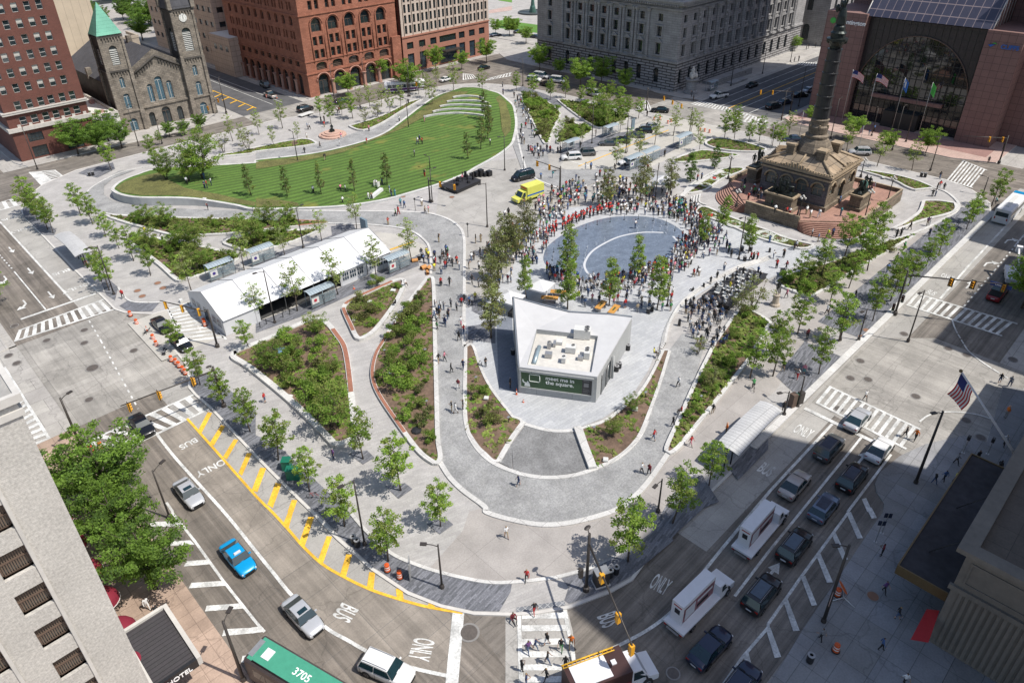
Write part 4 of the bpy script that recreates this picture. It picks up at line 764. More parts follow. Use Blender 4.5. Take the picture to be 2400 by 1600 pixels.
row('locust',[(0,3,1430,700,.92),(0,3,1150,330,.8),(0,2,1060,1540,.92),(0,2,740,1440,.7)],'on the hotel side pavement at lower left')
row('small_locust',[(0,1,-60,1240,.9)],'at the left edge by the west road')
row('small_locust',[(3,1,2330,1260,1.1),(3,1,2420,1150,1.2)],'in shade at the right edge by the red pickup')
for i in range(20):
 a,bb=rnd.uniform(104,140),rnd.uniform(312,400); plant('locust',(a,bb),rnd.uniform(.8,1.2),'in the distant wood behind the church')
row('small_locust',[(1,0,2200,320,.9),(1,0,2330,330,1.0),(2,0,20,330,1),(2,0,130,400,.9),(1,0,2310,250,.6)],'beyond the pink building by the mall lawns')
def scatter(bed_,kind,n,s=(.7,1.2),desc='',tries=400,minr=1.2):
 P,z=BEDS[bed_]; xs=[p.x for p in P]; ys=[p.y for p in P]; got=[]; t=0
 while len(got)<n and t<tries:
  t+=1; x,y=rnd.uniform(min(xs),max(xs)),rnd.uniform(min(ys),max(ys))
  if inside(x,y,P) and min([(p.x-x)**2+(p.y-y)**2 for p in P])>.5 and all((x-g[0])**2+(y-g[1])**2>minr for g in got): got.append((x,y)); plant(kind,(x,y),rnd.uniform(*s),desc,z)
inb={'A':'in the largest bed left of the forking path','B':'in the long pointed bed','C':'in the small wedge bed','N1':'in the bed under the curved lawn wall','N2':'in the bed west of the tent','N3':'in the thin bed behind the tent','F':'in the grassy triangle bed','G':'in the long narrow bed','K':'in the bed left of the sloping path','L':'in the bed nearest the grey stone building','L2':'in the bed beside the far shelters','P2':'in the strip right of the statue'}
def bt(bed_,kind,L):
 for q in L: p=T1(*q[:4],BEDS[bed_][1]); plant(kind,p,q[4] if len(q)>4 else 1,inb.get(bed_,''),BEDS[bed_][1])
bt('A','bedtree',[(1,2,690,780,1.35),(1,2,150,250,1.1),(1,1,560,1500,.7)])
bt('A','shrub',[(1,2,280,300,1.3),(1,2,400,120,1.2),(1,2,560,430,1.3),(1,2,700,330,1.2),(1,2,480,560,1.2),(1,2,720,560,1.3),(1,2,330,400,1.0),(1,2,620,250,1.1),(1,1,300,1568,1.1),(1,2,560,60,1.0),(1,2,150,110,1),(1,2,650,650,1.1)])
bt('A','bush',[(1,2,60,200,1),(1,2,770,380,1),(1,2,800,680,1),(1,2,520,200,1),(1,2,250,180,1)])
bt('B','shrub',[(1,2,1470,200,1.25),(1,2,1280,420,1.35),(1,2,1380,300,1.1),(1,2,1480,620,.85),(1,2,1250,200,.9),(1,2,1420,20,1.1),(1,1,1400,1400,1.3),(1,1,1470,1480,1.1),(1,1,1290,1540,1.0),(1,1,1430,1310,1.1)])
bt('B','bush',[(1,2,1580,660,1),(1,2,1530,750,1.2),(1,2,1380,720,1.1),(1,2,1500,470,.9),(1,2,1570,370,.8),(1,2,1600,910,.9),(1,2,1130,320,.9),(1,1,1500,1170,.9),(1,1,1500,1250,.9),(1,1,1530,1340,.8),(1,2,1280,120,.9)])
bt('C','shrub',[(1,1,1010,1330,1.1),(1,1,1100,1280,.9),(1,1,1110,1060,.8),(1,1,970,1200,.8)]); bt('C','bush',[(1,1,1300,1080,.8),(1,1,1080,1420,.9)])
bt('D','shrub',[(1,2,2130,720,1.0),(1,2,2040,480,.8)]);
bt('E','bedtree',[(2,2,930,870,.62),(2,2,1100,640,.6)])
bt('F','bush',[(2,2,1685,560,1),(2,2,1620,700,1)])
scatter('F','shrub',9,(.5,.8),inb['F'])
scatter('G','shrub',11,(.5,.9),inb['G']);
scatter('N1','shrub',12,(.5,.9),inb['N1']); scatter('N1','bedtree',4,(.8,1),inb['N1']); scatter('N2','shrub',13,(.5,1.0),inb['N2']); scatter('N2','bedtree',4,(.9,1.1),inb['N2'])
scatter('N3','shrub',5,(.7,1),inb['N3']); scatter('N3','bedtree',3,(1,1.3),inb['N3']); scatter('K','shrub',14,(.9,1.2),inb['K']); scatter('L','shrub',10,(.9,1.2),inb['L']); scatter('L','bedtree',4,(1,1.3),inb['L']); scatter('L2','shrub',7,(.8,1),inb['L2'])
KW={'street':('young leafy green street tree','tree'),'pale':('young sparse pale leaved tree','tree'),'multi':('low multi stemmed feathery tree','tree'),'lawn':('narrow upright brownish tree','tree'),'bronze':('bushy bronze green tree','tree'),'spire':('upright pointed bright green tree','tree'),'evergreen':('narrow column evergreen','tree'),'locust':('broad dense honey locust','tree'),'small_locust':('flat topped bright green tree','tree'),'spread':('big spreading leafy tree','tree'),'shrub':('rounded leafy shrub','shrub'),'bush':('small tufted bush','shrub'),'bedtree':('small airy tree','tree')}
its=[(r_,KW[k][0]+' '+d,KW[k][1],{'shrub':'shrubs in the planting beds','bush':'bushes in the planting beds'}.get(k,'trees '+d)) for r_,k,d in TREES]
label_rank(its,None)
# ---------------- buildings ----------------
WINCACHE={}
def win_mesh(w,h,style,gl,fr,sill=None):
 k=(round(w,2),round(h,2),style,gl.name,fr.name,sill.name if sill else '')
 if k in WINCACHE: return WINCACHE[k]
 b=MB(); t=.09; A=style[0]=='a'; hw=w/2
 def arc(r,z0,y,n=10,k=1): return [(-r*math.cos(math.pi*i/n),y,z0+r*k*math.sin(math.pi*i/n)) for i in range(n+1)]
 zt=h-(hw if A else 0); kk=1
 if style=='aflat': zt=h-hw*.45; kk=.45
 out=[(-hw,.0,0),(hw,.0,0)]+([(hw,0,zt)]+arc(hw,zt,0,10,kk)[::-1][1:-1]+[(-hw,0,zt)] if A else [(hw,0,h),(-hw,0,h)])
 b.add([(x,.02,z) for x,y,z in out],[tuple(range(len(out)))],gl)
 def bar(x0,z0,x1,z1,d=-.03): b.box(x0,d,z0,x1,.015,z1,fr)
 bar(-hw,0,-hw+t,zt); bar(hw-t,0,hw,zt); bar(-hw,0,hw,t)
 if A:
  a1=arc(hw,zt,0,10,kk);a2=arc(hw-t,zt,0,10,kk)
  for i in range(10): b.add([(a1[i][0],-.03,a1[i][2]),(a1[i+1][0],-.03,a1[i+1][2]),(a2[i+1][0],-.03,a2[i+1][2]),(a2[i][0],-.03,a2[i][2])],[(0,3,2,1),(0,1,2,3)],fr)
  bar(-hw,zt-t/2,hw,zt+t/2)
 else: bar(-hw,h-t,hw,h)
 if 'm' in style: bar(-t/2,t,t/2,zt)            # mullion
 if 's' in style: bar(-hw+t,h*.5-t/2,hw-t,h*.5+t/2)   # sash
 if 'b' in style: # blind half down
  b.box(-hw+t,-.012,h*.55,hw-t,.012,h-t,mat('window_blind',(.45,.44,.40)))
 if 'g' in style: # grid
  for i in range(1,4): bar(-hw+w*i/4-.03,t,-hw+w*i/4+.03,zt)
  for i in range(1,3): bar(-hw,h*i/3-.03,hw,h*i/3+.03)
 if 'B' in style:
  sl_=mat('shutter_slats',(.13,.095,.07),.7,.2,6)
  for i in range(11): x=-hw+t+(w-2*t)*(i+.5)/11; b.box(x-.035,-.06,t,x+.035,-.01,h-t,sl_)
  bar(-hw,h*.5-.04,hw,h*.5+.04,-.1)
 if 'l' in style: # louvres
  n=int(zt/.45)
  for i in range(n): b.box(-hw+t,-.12,.2+i*.45,hw-t,.0,.2+i*.45+.2,fr)
 if 'j' in style:
  for s in (-1,1): b.box(s*(hw+.2)-.17,-.75,-.2,s*(hw+.2)+.17,-.52,h+.35,sill)
  b.box(-hw-.5,-.85,h+.1,hw+.5,-.52,h+.42,sill); b.box(-hw-.45,-.9,-.35,hw+.45,-.5,-.1,sill)
 if sill: b.box(-hw-.12,-.2,-.16,hw+.12,.0,0,sill)
 WINCACHE[k]=b.mesh('window'); return WINCACHE[k]
def facade(b,root,P0,P1,z0,z1,ops,mt,depth=.3,rev=None,WL=None,side=.0):
 """wall between P0 and P1 (outward to the right of the way), ops=(u,z,w,h,style,glass,frame,sill)"""
 P0=Vector((*P0[:2],0));P1=Vector((*P1[:2],0)); d=(P1-P0); L=d.length; d.normalize(); nrm=Vector((d.y,-d.x,0)); rev=rev or mt
 us={0,L}; zs={z0,z1}
 for o in ops: us|={o[0]-o[2]/2,o[0]+o[2]/2}; zs|={o[1],o[1]+o[3]}
 us=sorted(round(u,3) for u in us if -1e-6<=u<=L+1e-6); zs=sorted(round(z,3) for z in zs)
 us=[u for i,u in enumerate(us) if i==0 or u-us[i-1]>1e-3]; zs=[z for i,z in enumerate(zs) if i==0 or z-zs[i-1]>1e-3]
 W3=lambda u,z,o=0: P0+d*u+nrm*o+Vector((0,0,z))
 for j in range(len(zs)-1):
  zc=(zs[j]+zs[j+1])/2; run=None
  for i in range(len(us)-1):
   uc=(us[i]+us[i+1])/2
   op=any(abs(uc-o[0])<o[2]/2 and o[1]<zc<o[1]+o[3] for o in ops)
   if not op and run is None: run=us[i]
   if (op or i==len(us)-2) and run is not None:
    e=us[i] if op else us[i+1]; b.add([W3(run,zs[j]),W3(e,zs[j]),W3(e,zs[j+1]),W3(run,zs[j+1])],[(0,1,2,3)],mt); run=None
 for o in ops:
  u,z,w,h,style,gl,fr,sill=o; a,c=u-w/2,u+w/2; D=-depth
  b.add([W3(a,z),W3(a,z,D),W3(a,z+h,D),W3(a,z+h)],[(0,1,2,3)],rev); b.add([W3(c,z),W3(c,z+h),W3(c,z+h,D),W3(c,z,D)],[(0,1,2,3)],rev)
  b.add([W3(a,z+h),W3(a,z+h,D),W3(c,z+h,D),W3(c,z+h)],[(0,1,2,3)],rev); b.add([W3(a,z),W3(c,z),W3(c,z,D),W3(a,z,D)],[(0,1,2,3)],rev)
  if style[0]=='a':
   kk=.45 if style=='aflat' else 1; r=w/2; zt=z+h-r*kk; n=8
   for s in (-1,1):
    pts=[W3(u+s*r,z+h)]+[W3(u+s*r*math.cos(math.pi/2*i/n),zt+r*kk*math.sin(math.pi/2*i/n)) for i in range(n+1)]
    b.add(pts,[tuple(range(len(pts)))] if s<0 else [tuple(range(len(pts)))[::-1]],mt)
  if WL is not None:
   ang=math.atan2(d.y,d.x); p=W3(u,z,D+.04); WL.append((p,ang,win_mesh(w,h,style,gl,fr,sill)))
 return W3
def place_windows(root,WL,name='window',cap=100):
 o0=Vector(root.location); WL.sort(key=lambda w:-px_size(w[0]+o0))
 for p,a,me in WL[:cap]: obj(name,me,root,p,a)
 if len(WL)>cap:
  b=MB()
  for p,a,me in WL[cap:]:
   M_=Matrix.Translation(p)@Matrix.Rotation(a,4,'Z'); vs=[M_@v.co for v in me.vertices]; o=len(b.v); b.v+= [tuple(v) for v in vs]
   for pl in me.polygons: b.f.append([i+o for i in pl.vertices]); b.mi.append(b.m(me.materials[pl.material_index])); b.sm.append(False)
  stuff(b.build(name+'s' if False else name,root))
def px_size(p):
 x,y,z=px_of(p); inb_=(-50<x<2450 and -50<y<1650); return (1 if inb_ else .001)/max(z,1)
g_dark=glass('glass_dark'); g_blue=glass('glass_blue',(.03,.05,.07),.05); g_stain=mat('stained_glass',(.06,.12,.16),.15,.9,4)
m_frame_w=mat('frame_white',(.55,.53,.5),.6); m_frame_d=mat('frame_dark',(.03,.028,.026),.5); m_frame_g=mat('frame_grey',(.22,.22,.22),.5); m_frame_br=mat('frame_bronze',(.12,.08,.06),.6)
def core(b,x0,y0,x1,y1,z0,z1,mt,roof,par=.9,inset=.45,sides='XYxy',pw=.4):
 """closed inner block, roof deck and parapet"""
 b.box(x0+inset,y0+inset,z0,x1-inset,y1-inset,z1,roof)
 for s in sides: pass
# ---- brick office tower, top left ----
m_brick=paver('red_brown_brick',(.155,.052,.038),(.125,.042,.03),(.13,.075,.06),.5,.17,.02,wall=True,stain=.12,bump=.2)
m_stone_l=mat('limestone_trim',(.50,.47,.43),.8,.12,1.5); m_roofg=mat('roof_gravel',(.33,.32,.30),.95,.15,2); m_roofw=mat('roof_white',(.62,.61,.58),.9,.08,1,stain=.1)
t=thing('office_tower','tall reddish brown brick office block with pale stone bands at upper left','building',(31,193.3,0)); WL=[]; b=MB()
ops=[]
for k in range(22):
 z=15.4+k*3.28
 for j,u in enumerate((1.4,4.0,6.5,9.1,11.6,14.0)): ops.append((u+.1,z,1.25,1.95,'rsb' if (k*7+j*3)%4<2 else 'rs',g_dark,m_frame_w,m_stone_l))
for j,u in enumerate((3.2,5.6,8.0,10.2,12.6,14.8)): ops.append((u,11.6,1.3,2.0,'rs',g_dark,m_frame_w,m_stone_l)); ops.append((u,8.2,1.4,1.9,'rs',g_dark,m_frame_w,None))
ops+= [(4.5,4.1,3.2,2.0,'rg',g_dark,m_frame_d,None),(4.5,.4,3.2,2.6,'rg',g_dark,m_frame_d,None),(12.2,.4,3.6,5.4,'rg',g_dark,m_frame_d,None)]
facade(b,t,(0,0),(17.2,0),0,90,ops,m_brick,.3,WL=WL)
ops=[]
for k in range(22):
 for u in np.arange(2,38,2.6): ops.append((float(u),15.4+k*3.28,1.25,1.95,'rs',g_dark,m_frame_w,m_stone_l))
facade(b,t,(0,40),(0,0),0,90,ops,m_brick,.3,WL=WL)
b.add([(17.2,0,0),(17.2,40,0),(17.2,40,90),(17.2,0,90)],[(0,1,2,3)],m_brick); b.add([(0,0,90),(17.2,0,90),(17.2,40,90),(0,40,90)],[(0,1,2,3)],m_roofg); b.box(.5,.5,0,16.7,39.5,89.9,m_brick)
b.build('wall',t)
for z0,z1,pr in ((7.0,7.9,.55),(10.9,11.35,.6),(11.35,12.2 if 0 else 11.55,.7)):
 b=MB(); b.box(-pr,-pr,z0,17.2+pr*.5,0,z1,m_stone_l); b.box(-pr,0,z0,0,40,z1,m_stone_l); b.build('stone_band',t)
b=MB();
for u in (2.0,4.4,6.8,9.1,11.4,13.7,16.2): b.box(u-.35,-.1,7.9,u+.35,0,8.5,m_stone_l)
b.build('band_blocks',t); place_windows(t,WL)
t=thing('low_annex','low pale roofed annex with cluttered roof between brick tower and church','building',(48.4,193.5,0)); b=MB(); b.box(0,0,0,6.3,38,6.2,m_roofw); b.build('wall',t)
b=MB();
for q in ((0,0,6.3,.4),(5.9,.4,6.3,38),(0,.4,.3,38)): b.box(q[0],q[1],6.2,q[2],q[3],6.9,m_stone_l)
b.build('parapet',t); b=MB(); rr=random.Random(3)
for i in range(9): x,y=rr.uniform(.8,4.6),rr.uniform(2,30); b.box(x,y,6.2,x+rr.uniform(.5,1.2),y+rr.uniform(.5,2),6.2+rr.uniform(.3,1),mat('rooftop_unit',(.35,.2,.18),.8))
stuff(b.build('rooftop_clutter',t))
# ---- big cream blank block behind the church ----
m_cream=paver('cream_panels',(.56,.48,.37),(.54,.46,.355),(.38,.32,.25),2.2,40,.07,wall=True,stain=.08,bump=.1)
t=thing('windowless_block','huge cream windowless slab of ribbed panels behind the church steeple','building',(48,250,0)); b=MB(); b.box(0,0,0,24,60,70,m_cream); b.build('wall',t)
b=MB(); b.box(-1,-20,0,14,-.02,9,m_roofw); b.build('low_wing',t)
t=thing('distant_office','grey glass banded office far beyond the church towers','building',(100,405,0)); b=MB(); m_gl=mat('pale_cladding',(.42,.42,.42),.7); b.box(0,0,0,60,60,34,m_gl); b.build('wall',t)
for k in range(7): b=MB(); b.box(-.1,-.1,3+k*4,60.1,60,5+k*4,g_dark); b.build('window_band',t)
# ---- church ----
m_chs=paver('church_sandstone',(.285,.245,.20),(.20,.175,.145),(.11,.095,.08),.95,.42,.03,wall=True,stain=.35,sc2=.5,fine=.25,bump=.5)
m_chd=paver('church_soot_shade_stone',(.085,.075,.065),(.06,.055,.05),(.05,.045,.04),.95,.42,.03,wall=True,stain=.3,bump=.5)  # sooty trim stone; on west walls the self-shade is painted in with it
m_slate_r=paver('slate_roof',(.085,.085,.095),(.065,.065,.075),(.05,.05,.055),.5,.3,.02,stain=.15)
m_copper=paver('green_copper',(.17,.42,.31),(.15,.38,.285),(.10,.28,.21),40,.75,.03,wall=True,stain=.12)
m_tracery=mat('pale_tracery',(.55,.55,.52),.7,.1,2)
t=thing('stone_church','old sooty sandstone church with green copper spire and taller clock tower','church',(56,196.5,0)); WL=[]
b=MB()
def gable(b,x0,x1,y,zE,zR,mt): xm=(x0+x1)/2; b.add([(x0,y,zE),(x1,y,zE),(xm,y,zR)],[(0,1,2)],mt)
ops=[(11.4,6.2,1.9,6.1,'am',g_stain,m_tracery,m_chs),(8.9,6.2,1.35,4.6,'am',g_stain,m_tracery,m_chs),(13.9,6.2,1.35,4.6,'am',g_stain,m_tracery,m_chs),(7.6,0.2,1.5,3.6,'am',g_dark,m_frame_d,None),(11.4,.1,2.2,4.4,'am',g_dark,m_frame_br,None),(15.0,.2,1.5,3.6,'am',g_dark,m_frame_d,None)]
W3=facade(b,t,(5.3,.8),(18.5,.8),0,13.6,[(o[0]-5.3,)+o[1:] for o in ops],m_chs,.4,WL=WL)
gable(b,5.3,18.5,.8,13.6,17.2,m_chs)
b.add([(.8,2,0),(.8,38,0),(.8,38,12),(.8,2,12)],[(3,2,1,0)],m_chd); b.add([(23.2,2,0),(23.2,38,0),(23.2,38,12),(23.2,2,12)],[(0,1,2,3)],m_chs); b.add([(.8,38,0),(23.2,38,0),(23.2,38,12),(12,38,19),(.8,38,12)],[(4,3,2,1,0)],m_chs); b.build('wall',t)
b=MB(); b.add([(.0,1.5,11.8),(0,38.4,11.8),(12,38.4,19),(12,1.2,19)],[(0,3,2,1)],m_slate_r); b.add([(24,1.5,11.8),(24,38.4,11.8),(12,38.4,19),(12,1.2,19)],[(0,1,2,3)],m_slate_r); b.add([(0,1.5,11.8),(12,1.2,19),(24,1.5,11.8)],[(0,2,1)],m_chs); b.build('roof',t)
b=MB() # raking cornice with corbels
for s in (-1,1):
 b.tube([(11.9+s*7.2,.6,13.3),(11.9,.6,17.4)],.32,m_chd,4)
 for i in range(9): f=i/9; b.box(11.9+s*(.9+6.2*f)-.18,.5,16.2-3.3*f-.55,11.9+s*(.9+6.2*f)+.18,.8,16.2-3.3*f+.1,m_chd)
b.build('gable_cornice',t)
b=MB(); b.box(5.2,.45,5.2,18.6,.8,5.65,m_chs); b.build('string_course',t)
def tower(x0,w,zt,clock=False):
 b=MB(); x1=x0+w; gl=g_stain; ops=[]
 lv=[(16.8,4.6,1.9,'al'),(11.2,2.7,1.15,'am'),(6.0,3.8,1.5,'am'),(.3,3.2,1.9,'am')]
 if clock: lv=[(17.1,5.8,2.3,'al'),(10.8,2.7,1.2,'am'),(5.6,3.7,1.5,'am'),(.3,3.4,1.9,'am')]
 for z,h,ww,st in lv: ops.append((w/2,z,ww,h,st,g_dark if st=='al' else gl,m_tracery,m_chs))
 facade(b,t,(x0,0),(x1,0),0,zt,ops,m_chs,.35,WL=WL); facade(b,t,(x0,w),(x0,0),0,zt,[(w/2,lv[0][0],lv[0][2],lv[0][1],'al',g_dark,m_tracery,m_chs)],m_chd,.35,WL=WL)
 b.add([(x1,0,0),(x1,w,0),(x1,w,zt),(x1,0,zt)],[(0,1,2,3)],m_chs); b.add([(x0,w,0),(x1,w,0),(x1,w,zt),(x0,w,zt)],[(3,2,1,0)],m_chs); b.box(x0+.4,.4,0,x1-.4,w-.4,zt,m_chd)
 b.build('tower',t)
 for cx,cy in ((x0,0),(x1,0),(x0,w),(x1,w)):
  b=MB(); b.box(cx-.55,cy-.55,0,cx+.55,cy+.55,5.2,m_chs); b.box(cx-.42,cy-.42,5.2,cx+.42,cy+.42,15.6,m_chs); b.box(cx-.3,cy-.3,15.6,cx+.3,cy+.3,zt,m_chs,taper=.04); b.build('buttress',t)
 b=MB()
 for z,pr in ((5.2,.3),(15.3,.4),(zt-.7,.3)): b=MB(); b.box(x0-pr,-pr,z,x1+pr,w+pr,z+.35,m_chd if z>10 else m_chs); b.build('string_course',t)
 b=MB()
 for i in range(8): u=x0+.3+(w-.6)*i/7; b.box(u-.12,-.22,14.4,u+.12,0,15.3,m_chs); b.box(u-.12,-.3,zt-1.3,u+.12,0,zt-.7,m_chs)
 b.build('corbels',t)
tower(-.2,5.4,24)
b=MB(); w=5.9; b.add([(-.45,-.45,24),(w-.45,-.45,24),(w-.45,w-.45,24),(-.45,w-.45,24),(2.5,2.5,31.2)],[(0,1,4),(1,2,4),(2,3,4),(3,0,4),(3,2,1,0)],m_copper); b.build('spire',t)
tower(18.4,5.6,27.6,True)
b=MB(); b.lathe([(1.0,0),(1.0,.12),(.85,.14)],mat('clock_white',(.7,.7,.66),.6,0),24);
b.box(-.05,-.1,.14,.05,.62,.18,m_black); b.box(-.05,-.1,.14,.05,.42,.18,m_black,Matrix.Rotation(3.0,4,'Z'))
for i in range(12): b.box(-.04,.66,.14,.04,.82,.17,m_black,Matrix.Rotation(i*math.pi/6,4,'Z'))
o=b.build('clock',t,(21.2,-.02,25.3)); o.rotation_euler=(R(90),0,0)
b=MB(); b.add([(18.0,-.4,27.6),(24.4,-.4,27.6),(24.4,6,27.6),(18.0,6,27.6),(20.1,1.7,38),(22.3,1.7,38),(22.3,3.9,38),(20.1,3.9,38)],[(0,1,5,4),(1,2,6,5),(2,3,7,6),(3,0,4,7)],m_slate_r); b.add([(20.1,1.7,38),(22.3,1.7,38),(22.3,3.9,38),(20.1,3.9,38),(21.2,2.8,58)],[(0,1,4),(1,2,4),(2,3,4),(3,0,4)],m_slate_r); b.build('spire',t)
for cx,cy in ((18.2,-.2),(24.2,-.2),(18.2,5.8),(24.2,5.8)): b=MB(); b.box(cx-.5,cy-.5,27.6,cx+.5,cy+.5,30,m_chs); b.box(cx-.4,cy-.4,30,cx+.4,cy+.4,33,m_slate_r,taper=.38); b.build('pinnacle',t)
for q in ((.4,18),(.4,33),(12,16.2)): b=MB(); z=12 if q[0]<5 else 18.6; b.box(q[0]-.6,q[1]-.6,z-1,q[0]+.6,q[1]+.6,z+1.8,m_chs); b.build('chimney',t)
place_windows(t,WL)
t=thing('elevator_block','plain stone block behind the church roof, pale flat topped','building',(68,238,0)); b=MB(); m_bs=mat('buff_stone',(.42,.36,.29),.85,.1,1); b.box(0,0,0,11,9,15,m_bs); b.box(.6,.6,15,10.4,8.4,15.1,m_roofg); b.build('wall',t)
b=MB(); b.box(-.1,-.1,15,11.1,.4,15.8,m_bs); b.box(-.1,.4,15,.4,9.1,15.8,m_bs); b.box(10.6,.4,15,11.1,9.1,15.8,m_bs); b.build('parapet',t)
# ---- buff modern block north of the sandstone ----
m_buff=paver('buff_granite',(.52,.40,.32),(.49,.375,.30),(.24,.18,.15),1.6,1.6,.05,wall=True,offset=0,stain=.08,bump=.15)
def block(name,label,x0,y0,x1,y1,h,mt,sides,roof=m_roofg,par=.8,cat='building',cap=100,wn='window'):
 t=thing(name,label,cat,(x0,y0,0)); w,d=x1-x0,y1-y0; b=MB(); WL=[]
 S_={'S':((0,0),(w,0)),'W':((0,d),(0,0)),'E':((w,0),(w,d)),'N':((w,d),(0,d))}
 for k,(p,q) in S_.items(): facade(b,t,p,q,0,h,sides.get(k,[]),mt,.3,WL=WL)
 b.add([(0,0,h-par),(w,0,h-par),(w,d,h-par),(0,d,h-par)],[(0,1,2,3)],roof)
 pw=.35
 for q in ((pw,pw,w-pw,pw,0),(pw,pw,pw,d-pw,1),(w-pw,pw,w-pw,d-pw,2),(pw,d-pw,w-pw,d-pw,3)):
  a,c=(q[0],q[1]),(q[2],q[3]); f=[(0,1,2,3)] ; vs=[(a[0],a[1],h-par),(c[0],c[1],h-par),(c[0],c[1],h),(a[0],a[1],h)]; b.add(vs,[(0,1,2,3)],mt)
 b.add([(0,0,h),(w,0,h),(w,d,h),(0,d,h),(pw,pw,h),(w-pw,pw,h),(w-pw,d-pw,h),(pw,d-pw,h)],[(0,1,5,4),(1,2,6,5),(2,3,7,6),(3,0,4,7)],mt)
 b.box(.5,.5,0,w-.5,d-.5,h-par-.1,mt)
 b.build('wall',t); place_windows(t,WL,wn,cap); return t
def grid(us,zs,w,h,st,gl,fr,sill=None): return [(float(u),float(z),w,h,st,gl,fr,sill) for z in zs for u in us]
block('granite_office','buff square tiled office beside the red stone block, low front wing','',0,0,0,1,m_buff,{}) if 0 else None
t=block('granite_office','buff square tiled office stepping down beside the red stone block',106,244,136,300,32,m_buff,{'S':grid(np.arange(2.5,29,4),(4,8.5,13,17.5,22,26.5),2.2,1.7,'r',g_dark,m_frame_d),'W':grid(np.arange(3,54,4.2),(4,8.5,13,17.5,22,26.5),2.2,1.7,'r',g_dark,m_frame_d)},cap=60)
b=MB(); b.box(-3.2,-14.5,0,12,-.02,12,m_buff); b.box(-2.9,-14.2,12,11.7,-.3,12.05,m_roofw); b.build('low_wing',t)
for u in (1.0,5,9): b=MB(); b.box(-3.25,-14.52,0,-3.2,-14.5,.1,m_buff);
for v in (-12,-8,-4):
 b=MB(); b.box(-3.26,v-.9,7.6,-3.2,v+.9,9.3,g_dark); b.build('window',t)
# ---- red sandstone block ----
m_sand=paver('red_sandstone',(.37,.15,.095),(.30,.115,.07),(.2,.08,.05),1.1,.42,.03,wall=True,stain=.2,fine=.2,bump=.6)
m_sands=mat('pink_granite_column',(.40,.24,.19),.5,.1,3)
t=thing('sandstone_building','rough red sandstone block with tall arched bays and arcade at street level','building',(106,189.5,0)); b=MB(); WL=[]; ops=[]; m_sill=mat('pale_red_sill',(.46,.24,.18),.8)
cs=[5.1,10.6,16.2,21.8,27.4]
for i,c in enumerate(cs):
 ops.append((c,17.7,3.3,3.6,'am',g_dark,m_frame_br,m_sill))
 for z in (14.0,10.4):
  for s in (-1,1): ops.append((c+s*1.0,z,1.35,2.5,'rs',g_dark,m_frame_br,m_sill))
 for z in (23.6,28.2,32.8):
  for s in (-1,1): ops.append((c+s*1.05,z,1.25,2.4,'rs',g_dark,m_frame_br,m_sill))
 ops.append((c,7.2,3.5,2.2,'aflat',g_dark,m_frame_br,m_sill))
 ops.append((c,0.05,3.7,5.9,'am',g_dark,m_frame_br,None))
facade(b,t,(0,0),(33,0),0,38,ops,m_sand,.75,WL=WL)
ops=[]; D=46
for i in range(11):
 u=D-4.2-i*4.1-.4
 if u<2: continue
 ops.append((u,19.6,1.7,2.4,'am',g_dark,m_frame_br,m_sill))
 for z in (15.9,12.3):
  for s in (-1,1): ops.append((u+s*.75,z,1.0,2.2,'rs',g_dark,m_frame_br,None))
 for z in (23.6,28.2,32.8):
  for s in (-1,1): ops.append((u+s*.75,z,1.0,2.2,'rs',g_dark,m_frame_br,None))
 ops.append((u,8.4,2.2,1.9,'aflat',g_dark,m_frame_br,None)); ops.append((u,.2,2.9,6.0,'am',g_dark,m_frame_br,None))
facade(b,t,(0,D),(0,0),0,38,ops,m_sand,.7,WL=WL)
b.add([(33,0,0),(33,D,0),(33,D,38),(33,0,38)],[(0,1,2,3)],m_sand); b.add([(0,0,38),(33,0,38),(33,D,38),(0,D,38)],[(0,1,2,3)],m_roofg); b.box(1,1,0,32,D-1,37.9,m_sand); b.build('wall',t)
for c in cs:
 b=MB(); R_=2.15 # big arch moulding joining the bay
 b.tube([(c-R_,-.08,9.6),(c-R_,-.08,19.6)]+[(c-R_*math.cos(math.pi*k/10),-.08,19.6+R_*math.sin(math.pi*k/10)) for k in range(11)]+[(c+R_,-.08,19.6),(c+R_,-.08,9.6)],.2,m_sand,4); b.build('arch_moulding',t)
 b=MB(); R_=2.25; b.tube([(c-R_*math.cos(math.pi*k/10),-.12,4.2+R_*math.sin(math.pi*k/10)) for k in range(11)],.22,m_sill,4); b.build('arch_moulding',t)
for c in (7.9,13.5,19.0,24.6): b=MB(); b.cyl(c,-.3,0,.7,.75,.7,m_sands,12); b.cyl(c,-.3,.7,3.6,.55,.5,m_sands,12); b.cyl(c,-.3,3.6,4.2,.55,.85,m_sands,12); b.build('column',t)
for i in range(10):
 y=4.2+.4+i*4.1+2.05
 if y<D-1: b=MB(); b.cyl(-.25,y,0,.7,.65,.6,m_sands,10); b.cyl(-.25,y,.7,3.8,.45,.42,m_sands,10); b.cyl(-.25,y,3.8,4.4,.45,.7,m_sands,10); b.build('column',t)
for z,pr in ((6.5,.25),(9.9,.2),(22.3,.25)):
 b=MB(); b.box(-pr,-pr,z,33,0,z+.35,m_sand); b.box(-pr,0,z,0,D,z+.35,m_sand); b.build('string_course',t)
b=MB(); b.box(30.2,-.9,0,33.4,0,12.5,m_sand); b.build('corner_pier',t)
place_windows(t,WL)
